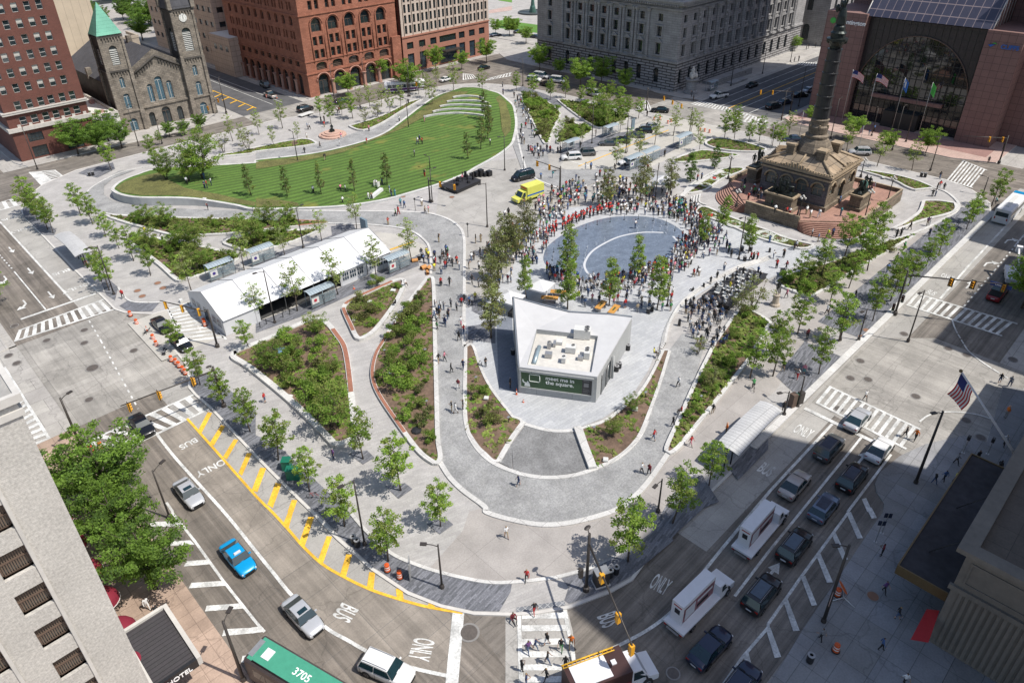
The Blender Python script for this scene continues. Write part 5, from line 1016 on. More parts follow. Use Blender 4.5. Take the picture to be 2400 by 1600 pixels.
# ---- pink and cream office ----
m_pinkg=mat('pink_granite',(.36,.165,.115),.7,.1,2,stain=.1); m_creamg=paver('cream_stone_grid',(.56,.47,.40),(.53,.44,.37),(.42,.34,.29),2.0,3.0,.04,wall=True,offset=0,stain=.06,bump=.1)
t=thing('pink_office','cream upper office on a pink granite base with narrow paired windows','building',(142,191.3,0)); b=MB(); WL=[]; w=37.6; D=30
ops=[]; us=[2.4,8.4,14.0,19.0,24.0,29.2,33.6]
for u,ww in ((3.0,2.6),(7.9,2.6),(12.6,2.6),(18.8,7.2),(25.0,2.6),(29.6,2.6),(34.2,2.6)):
 ops.append((u,7.2,ww,2.1,'rg' if ww>4 else 'rm',g_dark,m_frame_d,None)); ops.append((u,.6,ww,5.2,'rg',g_blue,m_frame_d,None))
facade(b,t,(0,0),(w,0),0,11.2,ops,m_pinkg,.4,WL=WL)
ops=[]
for k in range(11):
 z=11.9+k*3.1
 for j,u in enumerate(np.arange(1.9,w-1,1.72)):
  if j%7 in (3,): pass
  ops.append((float(u),z,.92,2.5,'r',g_dark,m_frame_br,None))
facade(b,t,(0,0),(w,0),11.2,46,ops,m_creamg,.3,WL=WL)
ops=[(float(u),z,1.1,2.4,'r',g_dark,m_frame_d,None) for u in np.arange(2,D,2.6) for z in np.arange(2,44,3.6)]
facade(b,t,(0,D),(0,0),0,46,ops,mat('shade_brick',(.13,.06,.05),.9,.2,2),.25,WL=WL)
b.add([(w,0,0),(w,D,0),(w,D,46),(w,0,46)],[(0,1,2,3)],m_creamg); b.add([(0,0,46),(w,0,46),(w,D,46),(0,D,46)],[(0,1,2,3)],m_roofg); b.box(.6,.6,0,w-.6,D-.6,45.9,m_creamg); b.build('wall',t)
b=MB(); b.box(-.15,-.25,10.9,w+.2,0,11.35,m_pinkg); b.build('string_course',t); b=MB(); b.box(15.5,-2.6,4.4,23,0,4.75,m_frame_d); b.build('canopy',t)
for i in range(21):
 b=MB(); u=1.05+i*1.72
 b.box(u-.08,-.12,11.4,u+.08,0,45,m_frame_br)
 if i%2==0: b.build('mullion',t)
place_windows(t,WL)
# ---- grey stone corner building ----
m_po=paver('grey_granite',(.345,.34,.34),(.295,.29,.29),(.17,.165,.16),1.8,.62,.035,wall=True,stain=.2,fine=.15,bump=.4)
m_poR=paver('banded_granite',(.37,.36,.36),(.33,.32,.32),(.075,.07,.07),3.0,.78,.17,wall=True,stain=.18,bump=.9)
t=thing('courthouse','massive grey granite classical block with banded base and columned upper floors','building',(179,114.2,0)); b=MB(); WL=[]; L_=53.5; Wd_=75
def po_ops(us,cut):
 lo,up=[],[]
 for u in us:
  end=u in cut; lo.append((u,2.3 if not end else 2.0,1.7,4.1,'am',g_dark,m_frame_d,None))
  up.append((u,9.9,1.6,3.0,'rsj',g_dark,m_frame_d,m_po)); up.append((u,14.8,1.6,2.6,'rsj',g_dark,m_frame_d,m_po)); up.append((u,18.8,1.6,2.0,'rs',g_dark,m_frame_d,m_po))
 return lo,up
usL=[L_-u for u in (6.4,13.2,18.6,24.0,29.4,34.8,40.2,45.2,49.6)]
usL=[L_-47.7+0*1]+[L_-47.7+x for x in ()]
usL=[5.4,12.6,17.9,23.2,28.5,33.8,39.1,47.2]; usL=[53.5-(155-114.2)+0]  # measured centres below
cen=[120.9-.8,127.0,131.2+.3,135.6,140.6+.2,145.3,150.0,154.5,162.2]
cen=[120.8,127.0,131.6,136.2,140.8,145.4,150.0,154.6,162.2]
usL=[114.2+L_-c for c in cen]
lo,up=po_ops(usL,(usL[0],usL[-1])); facade(b,t,(0,L_),(0,0),0,8.2,lo,m_poR,.55,WL=WL); facade(b,t,(0,L_),(0,0),8.2,24,up,m_po,.6,WL=WL)
usR=[2.4,7.2,11.9]+[11.9+4.8*i for i in range(1,12)]
lo,up=po_ops(usR,()); facade(b,t,(0,0),(Wd_,0),0,8.2,lo,m_poR,.55,WL=WL); facade(b,t,(0,0),(Wd_,0),8.2,24,up,m_po,.6,WL=WL)
b.add([(0,L_,0),(Wd_,L_,0),(Wd_,L_,24),(0,L_,24)],[(0,1,2,3)][::-1],m_po); b.add([(Wd_,0,0),(Wd_,L_,0),(Wd_,L_,24),(Wd_,0,24)],[(0,1,2,3)],m_po); b.box(1,1,0,Wd_-1,L_-1,23.5,m_po); b.build('wall',t)
b=MB()
for z0,z1,pr in ((8.15,8.75,.45),(22.0,22.5,.5),(23.6,24.2,1.3),(24.2,24.7,1.7)): b.box(-pr,-pr,z0,Wd_,0,z1,m_po); b.box(-pr,0,z0,0,L_+pr,z1,m_po)
b.build('cornice',t); b=MB(); b.box(.6,.6,24,Wd_,L_-.6,28.5,m_po); b.box(3,3,28.5,Wd_-3,L_-3,29,m_roofw); b.build('attic',t)
b=MB()
for i in range(70): u=.3+i*.76; b.box(-1.5,u,23.2,-.5,u+.35,23.6,m_po)
for i in range(90): u=.3+i*.8; b.box(u,-1.5,23.2,u+.35,-.5,23.6,m_po)
b.build('dentils',t)
def pilaster(x,y,ax):
 b=MB()
 for dd in ((-.42,.42),):
  b.cyl(x,y,9.0,21.4,.46,.40,m_po,10); b.box(x-.62,y-.62,8.75,x+.62,y+.62,9.1,m_po); b.lathe([(.42,21.0),(.7,21.6),(.72,22.0)],m_po,8,x,y)
 b.build('column',t)
for a_,c_ in zip(cen[1:-2],cen[2:-1]):
 ym=(a_+c_)/2-114.2; pilaster(-.3,ym-.55,0); pilaster(-.3,ym+.55,0)
for ym in (124.6-114.2,156.8-114.2): pilaster(-.3,ym,0)
for i in range(13): xm=9.5+i*4.8; pilaster(xm-.55,-.3,0); pilaster(xm+.55,-.3,0)
for c_ in cen: # hoods over first floor windows
 u=c_-114.2; b=MB(); end=c_ in (cen[0],cen[-1]); b.add([(-.5,u-1.4,13.3),(-.5,u+1.4,13.3),(-.5,u,14.2 if not end else 14.6),(0,u-1.4,13.3),(0,u+1.4,13.3),(0,u,14.2)],[(2,1,0),(0,1,4,3),(1,2,5,4),(2,0,3,5)],m_po); b.build('window_hood',t)
for i,u in enumerate(usR): b=MB(); b.add([(u-1.4,-.5,13.3),(u+1.4,-.5,13.3),(u,-.5,14.4),(u-1.4,0,13.3),(u+1.4,0,13.3),(u,0,14.2)],[(0,1,2),(0,3,4,1),(1,4,5,2),(2,5,3,0)],m_po); b.build('window_hood',t)
b=MB(); b.box(14,-5.5,0,34,-.6,1.0,m_po); b.box(14,-5.5,1,34,-5.1,2.0,m_po); b.box(19,-8,0,27,-5.6,.5,m_po); b.build('entrance_terrace',t)
place_windows(t,WL)
t=thing('marble_group','pale marble seated figures on a tall plinth at the courthouse corner','statue',(182.2,110.6,.15)); b=MB(); m_marb=mat('marble',(.52,.50,.46),.6,.15,2); b.lathe([(2.0,0),(2.0,.6),(1.6,.8),(1.5,3.4),(1.9,3.7),(1.9,4.0)],m_po,16); b.build('plinth',t)
b=MB(); b.sphere(0,0,5.0,1.0,.9,1.1,m_marb); b.sphere(0,0,6.2,.55,.5,.8,m_marb); b.sphere(.05,-.05,7.1,.28,.28,.35,m_marb); b.sphere(-.9,-.5,4.8,.6,.5,.8,m_marb); b.sphere(.9,-.6,4.7,.6,.5,.75,m_marb); b.sphere(-.9,-.6,5.7,.22,.22,.28,m_marb); b.sphere(.95,-.65,5.6,.22,.22,.28,m_marb); b.tube([(.3,-.2,6.5),(.8,-.5,6.2),(.95,-.7,6.9)],[.18,.14,.08],m_marb); b.tube([(-.3,-.2,6.5),(-.8,-.6,6.0)],[.18,.1],m_marb); b.build('figures',t)
# ---- library across the avenue ----
t=block('library','pale classical building beyond the courthouse with bunting under its windows',262,109,320,150,24,m_po,{'W':grid([4,10,16,22,28,34],(11.5,),2.0,4.5,'rm',g_dark,m_frame_d)+grid([4,10,16,22,28,34],(1.5,),2.4,5.5,'am',g_dark,m_frame_d)+grid([4,10,16,22,28,34],(18.5,),1.8,2,'r',g_dark,m_frame_d),'S':grid(np.arange(4,56,4.4),(10.5,),1.9,5,'rm',g_dark,m_frame_d)+grid(np.arange(4,56,4.4),(1.5,),2.2,5.0,'am',g_dark,m_frame_d)+grid(np.arange(4,56,4.4),(18.5,),1.8,2,'r',g_dark,m_frame_d)},par=.5)
for i in range(12):
 b=MB(); b.lathe([(.9,0),(.75,.1),(.1,.15)],mat(('bunting_red','bunting_white','bunting_blue')[i%3],((.55,.03,.03),(.7,.7,.7),(.03,.05,.4))[i%3],.8,0),10); o=b.build('bunting',t,(4+i*4.4,-.15,9.9)); o.rotation_euler=(R(90),0,0)
# ---- pink granite tower with glass atrium ----
m_pg=paver('rose_granite_panels',(.25,.145,.125),(.23,.132,.115),(.11,.065,.06),1.5,1.5,.045,wall=True,offset=0,stain=.08,bump=.15)
m_atr=mat('atrium_glass',(.012,.014,.017),.035,.2,.7,spec=.9); m_atr2=mat('atrium_roof_glass',(.06,.06,.085),.25,.1,1)
t=thing('granite_tower','rose granite tower base with huge dark glass atrium between two square piers','building',(187,36,0))
def pier(name,x0,y0,x1,y1,z1,mt=None):
 b=MB(); b.box(x0,y0,0,x1,y1,z1,mt or m_pg); return b.build(name,t)
pier('pier',0,32.6,14,42.2,25); pier('pier',0,0,14,7.2,24.6); pier('wing',14,-.0+.02,60,42,46); pier('tower_shaft',17,3,58,40,150)
pier('wing',6,-18,60,-.05,44)
b=MB(); # atrium glazing
b.add([(2.2,7.2,0),(2.2,32.6,0),(2.2,32.6,24.2),(2.2,7.2,24.2)],[(3,2,1,0)],m_atr); b.build('atrium_glazing',t)
for i in range(18):
 y=7.2+25.4*(i+.5)/18; b=MB(); b.box(2.0,y-.06,0,2.2,y+.06,24,m_frame_d); b.build('mullion',t)
for i in range(12): b=MB(); b.box(2.05,7.2,1.9+i*1.95,2.2,32.6,2.02+i*1.95,m_frame_d); b.build('transom',t)
b=MB(); b.tube([(1.95,20-12.6*math.cos(math.pi*k/24),7+14.3*math.sin(math.pi*k/24)) for k in range(25)],.16,m_frame_br,6); b.build('arch_rib',t)
b=MB(); P_=[(2.12,7.2,7)]+[(2.12,20-12.7*math.cos(math.pi*k/24),7+14.4*math.sin(math.pi*k/24)) for k in range(25)]+[(2.12,32.6,7)]
for k in range(24):
 a,c=P_[k+1],P_[k+2]; b.add([a,c,(2.12,c[1],24.2),(2.12,a[1],24.2)],[(3,2,1,0)],mat('spandrel_panels',(.03,.022,.025),.4,.3,1.2))
b.build('spandrel',t)
b=MB(); b.box(1.2,12,6.4,2.2,28,7.2,m_pg); b.build('door_lintel',t); b=MB(); b.box(.2,16,0,2.2,24,4.0,m_frame_d); b.build('revolving_door',t)
b=MB(); b.add([(.6,6.6,24.6),(.6,33.2,24.6),(14,33.2,42),(14,6.6,42)],[(0,3,2,1)],paver('atrium_roof_grid',(.055,.055,.085),(.07,.07,.10),(.30,.24,.24),1.75,1.75,.07,offset=0,rough=.3,stain=.1,wall=False,bump=0)); b.add([(.6,6.6,24.6),(14,6.6,42),(14,6.6,24.6)],[(0,1,2)],m_pg); b.add([(.6,33.2,24.6),(14,33.2,42),(14,33.2,24.6)],[(2,1,0)],m_pg); b.build('atrium_roof',t)
b=MB();
for k in range(5): z=24.6+k*3.0; x=.6+k*2.3; b.tube([(x,33.3,z),(x+2.3,33.3,z+3)],.12,m_frame_w,4); b.tube([(x+2.3,33.3,24.8),(x+2.3,33.3,z+3)],.1,m_frame_w,4); b.tube([(x,6.5,z),(x+2.3,6.5,z+3)],.12,m_frame_w,4); b.tube([(x+2.3,6.5,24.8),(x+2.3,6.5,z+3)],.1,m_frame_w,4)
b.build('truss',t)
b=MB(); b.box(7.5,-18.1,4.2,20,-18.02,9,g_dark); b.build('window',t)
m_signw=mat('sign_white',(.85,.85,.85),.5,0); m_signg=mat('sign_green',(.06,.38,.06),.5,0); m_signb=mat('sign_blue',(.02,.12,.42),.5,0)
sg=thing('wall_sign','white bank name lettering with green badge high on the left pier','sign',(186.9,76.6,22.4))
place_text('Huntington','lettering',(-.05,-4.9,0),(0,-1,0),(0,0,1),1.35,m_signw,ext=.04,bold=.03,parent=sg)
b=MB(); b.lathe([(.75,0),(.75,.1),(.3,.14)],m_signg,6); o=b.build('badge',sg,(-.02,-.2,.45)); o.rotation_euler=(0,R(-90),0)
sg=thing('wall_sign','blue company name lettering with small wave badge on the right pier','sign',(186.9,42.2,21.2)); place_text('CLIFFS','lettering',(-.05,-4.0,0),(0,-1,0),(0,0,1),1.2,m_signb,ext=.04,bold=.03,parent=sg)
b=MB(); b.tube([(-.05,.1,.5),(-.08,-.4,.3),(-.05,-1.1,.7)],[.06,.28,.05],m_signb,6); b.tube([(-.05,-.5,.75),(-.08,-1.0,.95),(-.05,-1.5,.7)],[.03,.15,.03],m_signg,6); b.build('badge',sg)
# ---- hotel, lower left ----
m_hot=paver('hotel_pale_brick',(.53,.51,.475),(.49,.47,.435),(.42,.40,.37),.32,.11,.012,wall=True,stain=.12,bump=.15,sc2=.2,fine=.2)
m_hots=mat('hotel_stone',(.54,.52,.485),.85,.08,1.5,stain=.12)
t=thing('hotel','tall pale brick hotel at lower left with deep barred windows','hotel',(2.0,38.6,0)); b=MB(); WL=[]
ops=[]
for k in range(9):
 for j in range(7): ops.append((24-3.3-j*3.3,4.35+k*3.15,1.55,1.85,'rB',g_dark,m_frame_br,m_hots))
W3=facade(b,t,(-24,0),(0,0),0,34.3,ops,m_hot,.5,WL=WL)
ops=[(float(u),5.9+k*3.0,1.3,1.7,'rs',g_dark,m_frame_br,m_hots) for k in range(9) for u in np.arange(2.5,46,3.6)]+[(float(u),.3,2.6,3.4,'rm',g_dark,m_frame_br,None) for u in np.arange(3,46,6)]
facade(b,t,(0,0),(0,48),0,34.3,ops,m_hot,.4,WL=WL)
b.add([(-24,0,0),(-24,48,0),(-24,48,34.3),(-24,0,34.3)],[(3,2,1,0)],m_hot); b.add([(-24,48,0),(0,48,0),(0,48,34.3),(-24,48,34.3)],[(3,2,1,0)],m_hot); b.add([(-24,0,34.3),(0,0,34.3),(0,48,34.3),(-24,48,34.3)],[(0,1,2,3)],m_roofg); b.box(-23.3,.7,0,-.7,47.3,34.2,m_hot)
b.build('wall',t)
for z0,z1,pr in ((4.6,5.1,.35),(33.0,33.4,.15),(33.9,34.4,.3)): b=MB(); b.box(-24,-pr,z0,pr,0,z1,m_hots); b.box(0,0,z0,pr,48,z1,m_hots); b.build('cornice' if z0>30 else 'string_course',t)
for j in range(7): # slim pilaster strips between bays
 b=MB(); b.box(-2.5-j*3.3,-.12,5.1,-2.3-j*3.3,0,33,m_hots); b.build('pilaster_strip',t)
for m_i,(p,a,me) in enumerate(WL): pass
place_windows(t,WL)
m_aw=mat('maroon_awning',(.20,.012,.03),.8,.08,3)
for i,y in enumerate(np.arange(36.8,80,4.15)):
 if i>8: break
 b=MB(); n=10; vs=[];fs=[]
 for j in range(n+1):
  a=math.pi*j/n
  for k in range(6):
   f=math.pi/2*k/5; vs.append((1.5*math.sin(a)*math.cos(f),-1.35*math.cos(a)*math.cos(f)**.6 if k<5 else -1.35*math.cos(a)*.02,1.3*math.sin(f)))
 for j in range(n):
  for k in range(5): fs.append((j*6+k,(j+1)*6+k,(j+1)*6+k+1,j*6+k+1))
 b.add(vs,fs,m_aw,True); b.tube([(1.5*math.sin(math.pi*j/n),-1.35*math.cos(math.pi*j/n),-.02) for j in range(n+1)],.05,m_frame_w,4)
 o=b.build('dome_awning',None,(2.12,y,3.0)); tag(o,'maroon dome awning on the hotel wall, '+ordw(i+1)+' from nearest','awning','maroon awnings on the hotel')
t=thing('entrance_canopy','dark flat ribbed hotel canopy with pale frame over the pavement','canopy',(2.2,41.6,4.1)); b=MB(); m_crf=paver('canopy_ribs',(.055,.05,.055),(.05,.047,.05),(.025,.022,.025),40,.4,.04,stain=.1)
b.box(0,0,0,3.4,6.2,.12,m_crf); b.build('canopy_deck',t)
b=MB(); b.box(3.4,-.25,-.5,3.75,6.45,.35,m_hots); b.build('fascia',t); b=MB(); b.box(0,6.2,-.5,3.4,6.5,.35,m_hots); b.build('fascia',t); b=MB(); b.box(0,-.3,-.5,3.4,0,.35,m_black); b.build('fascia',t)
place_text('HOTEL','lettering',(1.9,-.32,-.4),(1,0,0),(0,0,1),.62,m_signw,ext=.02,parent=t)
# ---- dark building, lower right ----
m_dk=mat('shaded_limestone',(.20,.175,.145),.85,.12,1.5,stain=.15); m_dkt=paver('terrace_slabs',(.14,.115,.09),(.13,.105,.085),(.09,.075,.06),2.2,2.2,.03,stain=.2,offset=0)  # limestone darkened, the shade over the store is put into its colour
t=thing('store_building','shade-darkened limestone store at lower right with fluted piers and flat terrace roof','building',(51,2.2,0)); WL=[]; b=MB()
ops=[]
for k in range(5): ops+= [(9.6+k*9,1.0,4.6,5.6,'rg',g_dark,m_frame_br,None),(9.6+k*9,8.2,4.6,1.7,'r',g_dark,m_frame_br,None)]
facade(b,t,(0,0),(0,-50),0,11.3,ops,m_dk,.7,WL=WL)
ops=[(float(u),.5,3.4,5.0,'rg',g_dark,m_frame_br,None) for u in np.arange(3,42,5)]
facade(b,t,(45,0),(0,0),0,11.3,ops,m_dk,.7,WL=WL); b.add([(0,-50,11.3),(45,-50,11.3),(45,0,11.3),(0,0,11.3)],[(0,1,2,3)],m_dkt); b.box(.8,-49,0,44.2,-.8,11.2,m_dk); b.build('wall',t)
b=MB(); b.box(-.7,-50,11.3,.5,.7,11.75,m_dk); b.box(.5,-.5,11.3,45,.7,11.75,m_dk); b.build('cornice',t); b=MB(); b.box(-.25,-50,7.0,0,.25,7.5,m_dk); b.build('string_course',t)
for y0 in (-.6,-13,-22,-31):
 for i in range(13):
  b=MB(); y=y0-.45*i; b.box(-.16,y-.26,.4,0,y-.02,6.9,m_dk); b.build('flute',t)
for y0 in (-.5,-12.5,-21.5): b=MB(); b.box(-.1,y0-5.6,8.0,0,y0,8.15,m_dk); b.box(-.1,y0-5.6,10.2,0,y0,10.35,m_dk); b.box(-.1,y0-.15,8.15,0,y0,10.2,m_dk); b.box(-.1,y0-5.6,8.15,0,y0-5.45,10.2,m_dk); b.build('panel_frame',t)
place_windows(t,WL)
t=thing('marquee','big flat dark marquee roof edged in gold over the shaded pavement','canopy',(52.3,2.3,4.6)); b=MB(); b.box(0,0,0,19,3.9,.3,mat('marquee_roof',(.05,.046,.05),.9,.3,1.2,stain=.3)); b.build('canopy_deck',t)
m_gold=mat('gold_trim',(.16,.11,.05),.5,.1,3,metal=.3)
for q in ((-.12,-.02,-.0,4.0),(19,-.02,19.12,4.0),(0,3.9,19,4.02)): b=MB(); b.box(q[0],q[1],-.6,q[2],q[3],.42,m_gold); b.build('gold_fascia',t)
for x in (4.5,11.5): b=MB(); b.tube([(x,.0,3.5),(x-1.2,2.6,.35)],.05,m_black,4); b.build('stay_rod',t)
m_red=mat('red_canvas',(.42,.015,.02),.7,.06,3)
b=MB(); q=[at(2172,1426,2.7),at(2202,1430,3.2),at(2176,1505,3.2),at(2134,1498,2.7)]; b.add([p-q[0] for p in q]+[q[0]-q[0]-Vector((0,0,.25)),q[3]-q[0]-Vector((0,0,.25))],[(0,1,2,3),(0,3,5,4)],m_red); o=b.build('awning',None,q[0]); tag(o,'small red sloping awning beyond the fluted wall corner','awning')
b=MB(); b.box(0,0,0,9,1.8,.12,m_red); o=b.build('awning',None,(76,.9,3.6)); tag(o,'long red flat awning at the sunny street corner','awning')
t=thing('flagpole','angled white flagpole with hanging striped flag above the right junction','flagpole',(80,1.5,10.5)); b=MB()
p0=at(2390,1082,10.5); p1=at(2252,869,17.5); t.location=p0
b.tube([(0,0,0),p1-p0],[.14,.08],mat('pole_white',(.55,.55,.57),.4,0),8); b.sphere(*(p1-p0),.16,.16,.16,m_gold); b.build('pole',t)
def flag(b,L,H,M_,drop=.35):
 n=14;m_=13; fr_=mat('flag_red',(.50,.03,.04),.8,0); fw_=mat('flag_white',(.72,.72,.72),.8,0); fb_=mat('flag_blue',(.02,.03,.14),.8,0)
 vs=[];
 for i in range(n+1):
  for j in range(m_+1): u=i/n; vs.append((L*u*.94,.18*math.sin(u*7+j*.15)*u,-H*j/m_-drop*u*u*L))
 for i in range(n):
  for j in range(m_):
   c=fb_ if (i<n*.42 and j<7) else (fr_ if j%2==0 else fw_); a=i*(m_+1)+j; b.add([vs[a],vs[a+1],vs[a+m_+2],vs[a+m_+1]],[(0,1,2,3)],c,True,M_)
   if c is fb_ and (i+j)%2==0:
    ctr=(Vector(vs[a])+Vector(vs[a+m_+2]))/2; b.add([ctr+Vector((-.05,.012,0)),ctr+Vector((0,.012,.05)),ctr+Vector((.05,.012,0)),ctr+Vector((0,.012,-.05))],[(0,1,2,3)],fw_,False,M_)
b=MB(); d_=(p1-p0).normalized();
vs=[];n=14;m_=13; hp=[p1-p0-d_*(.3+1.9*j/m_) for j in range(m_+1)]
fr_=mat('flag_red',(.50,.03,.04),.8,0); fw_=mat('flag_white',(.72,.72,.72),.8,0); fb_=mat('flag_blue',(.02,.03,.14),.8,0)
fd=(at(2200,940,12.6)-at(2245,880,16.5)).normalized()
for j in range(m_+1):
 for i in range(n+1): u=i/n; vs.append(hp[j]+fd*3.1*u*(1-.15*j/m_)+Vector((.12*math.sin(u*6+j*.3),.12*math.cos(u*5),0))+(-d_*(j/m_)*.2*u))
for j in range(m_):
 for i in range(n): c=fb_ if (i<n*.42 and j<7) else (fr_ if j%2==0 else fw_); a=j*(n+1)+i; b.add([vs[a],vs[a+1],vs[a+n+2],vs[a+n+1]],[(0,1,2,3)],c,True)
b.build('flag',t)
# ---- office slabs south-east, outside the frame, whose shadows cross the streets ----
for k,(x0,y0,x1,y1,h) in enumerate(((52,-62,85,-20,80),(41,-45,51.5,-13.2,57),(108,-45,143,-5.2,40),(147,-40,160,-4,50))):
 t=block('office_slab','stone office block south of the street, '+ordw(k+1)+' along it',x0,y0,x1,y1,h,m_dk,{'N':grid(np.arange(3,x1-x0-2,4),np.arange(3,h-4,4),2,2.2,'r',g_dark,m_frame_d)},cap=30)
# ---------------- people ----------------
PC={'r':('red',(.45,.03,.03)),'k':('black',(.02,.02,.022)),'w':('white',(.72,.72,.72)),'b':('blue',(.07,.13,.28)),'n':('navy',(.02,.03,.09)),'g':('green',(.05,.22,.07)),'y':('yellow',(.65,.60,.05)),'o':('orange',(.65,.16,.02)),'p':('purple',(.14,.06,.19)),'t':('teal',(.07,.26,.28)),'e':('grey',(.22,.22,.23)),'i':('pink',(.60,.22,.28)),'h':('khaki',(.36,.29,.19)),'d':('denim',(.07,.11,.20)),'m':('maroon',(.16,.02,.03))}
CM={k:mat('cloth_'+v[0],v[1],.85,.08,4) for k,v in PC.items()}
SK=[mat('skin_light',(.50,.31,.22),.6,0),mat('skin_tan',(.34,.20,.13),.6,0),mat('skin_brown',(.14,.075,.045),.6,0)]
HR=[mat('hair_black',(.012,.01,.01),.6,0),mat('hair_brown',(.06,.035,.02),.6,0),mat('hair_fair',(.28,.19,.09),.6,0),mat('hair_grey',(.3,.3,.3),.6,0)]
m_shoe=mat('shoe_dark',(.03,.028,.026),.6,0)
def skeleton(pose):
 V_={};
 d=dict(pel=(0,0,.93),sp=(0,.01,1.12),ch=(0,0,1.33),nk=(0,0,1.47),hd=(0,.015,1.60),ht=(0,.005,1.70))
 for s,S_ in ((-1,'L'),(1,'R')):
  d['sh'+S_]=(s*.185,0,1.40); d['hp'+S_]=(s*.095,0,.90)
  sw=dict(stand=(0,0),walk=(.20*s,.26*s),walk2=(-.17*s,-.2*s)).get(pose,(0,0)); st=sw[0]
  d['el'+S_]=(s*.25,-.02-st*.5,1.13); d['wr'+S_]=(s*.25,.06-st*1.1,.90)
  d['kn'+S_]=(s*.10,.03+st*.75,.50); d['an'+S_]=(s*.10,st*1.25,.09+max(0,-st)*.4)
 if pose=='hold':
  for s,S_ in ((-1,'L'),(1,'R')): d['el'+S_]=(s*.24,.06,1.14); d['wr'+S_]=(s*.08,.27,1.22)
 if pose=='phone': d['elR']=(.25,.12,1.20); d['wrR']=(.16,.22,1.46)
 if pose=='camera':
  for s,S_ in ((-1,'L'),(1,'R')): d['el'+S_]=(s*.26,.16,1.28); d['wr'+S_]=(s*.09,.24,1.58)
 if pose=='raise': d['elL']=(-.27,.05,1.62); d['wrL']=(-.2,.08,1.88)
 if pose=='sit':
  for k in ('pel','sp','ch','nk','hd','ht'): d[k]=(d[k][0],d[k][1],d[k][2]-.42)
  for s,S_ in ((-1,'L'),(1,'R')): d['sh'+S_]=(s*.185,0,.98); d['hp'+S_]=(s*.1,.02,.49); d['kn'+S_]=(s*.13,.44,.50); d['an'+S_]=(s*.12,.46,.09); d['el'+S_]=(s*.24,.06,.74); d['wr'+S_]=(s*.14,.30,.60)
 if pose=='ground':
  for k in ('pel','sp','ch','nk','hd','ht'): d[k]=(d[k][0],d[k][1]-.02,d[k][2]-.80)
  for s,S_ in ((-1,'L'),(1,'R')): d['sh'+S_]=(s*.185,-.02,.60); d['hp'+S_]=(s*.1,.0,.13); d['kn'+S_]=(s*.2,.38,.34); d['an'+S_]=(s*.1,.62,.08); d['el'+S_]=(s*.26,.1,.40); d['wr'+S_]=(s*.18,.33,.36)
 if pose=='ride':
  for k in ('pel','sp','ch','nk','hd','ht'): d[k]=(0,(d[k][2]-.93)*.5,d[k][2]*.93)
  for s,S_ in ((-1,'L'),(1,'R')): d['sh'+S_]=(s*.185,.25,1.28); d['hp'+S_]=(s*.1,0,.86); d['kn'+S_]=(s*.12,.3+s*.08,.62+s*.08); d['an'+S_]=(s*.12,.12+s*.1,.28+s*.1); d['el'+S_]=(s*.25,.38,1.08); d['wr'+S_]=(s*.22,.56,1.0)
 E_=[('pel','sp'),('sp','ch'),('ch','nk'),('nk','hd'),('hd','ht')]
 for S_ in 'LR': d['to'+S_]=(d['an'+S_][0]*1.15,d['an'+S_][1]+.15,max(.035,d['an'+S_][2]-.05)); w=Vector(d['wr'+S_]); e=Vector(d['el'+S_]); d['ha'+S_]=tuple(w+(w-e).normalized()*.09); E_+=[('ch','sh'+S_),('sh'+S_,'el'+S_),('el'+S_,'wr'+S_),('wr'+S_,'ha'+S_),('pel','hp'+S_),('hp'+S_,'kn'+S_),('kn'+S_,'an'+S_),('an'+S_,'to'+S_)]
 return d,E_
RAD=dict(pel=(.155,.115),sp=(.135,.10),ch=(.165,.115),nk=(.058,.058),hd=(.085,.10),ht=(.075,.085),sh=(.066,.062),el=(.043,.043),wr=(.03,.028),ha=(.036,.02),hp=(.092,.095),kn=(.06,.063),an=(.04,.045),to=(.042,.03))
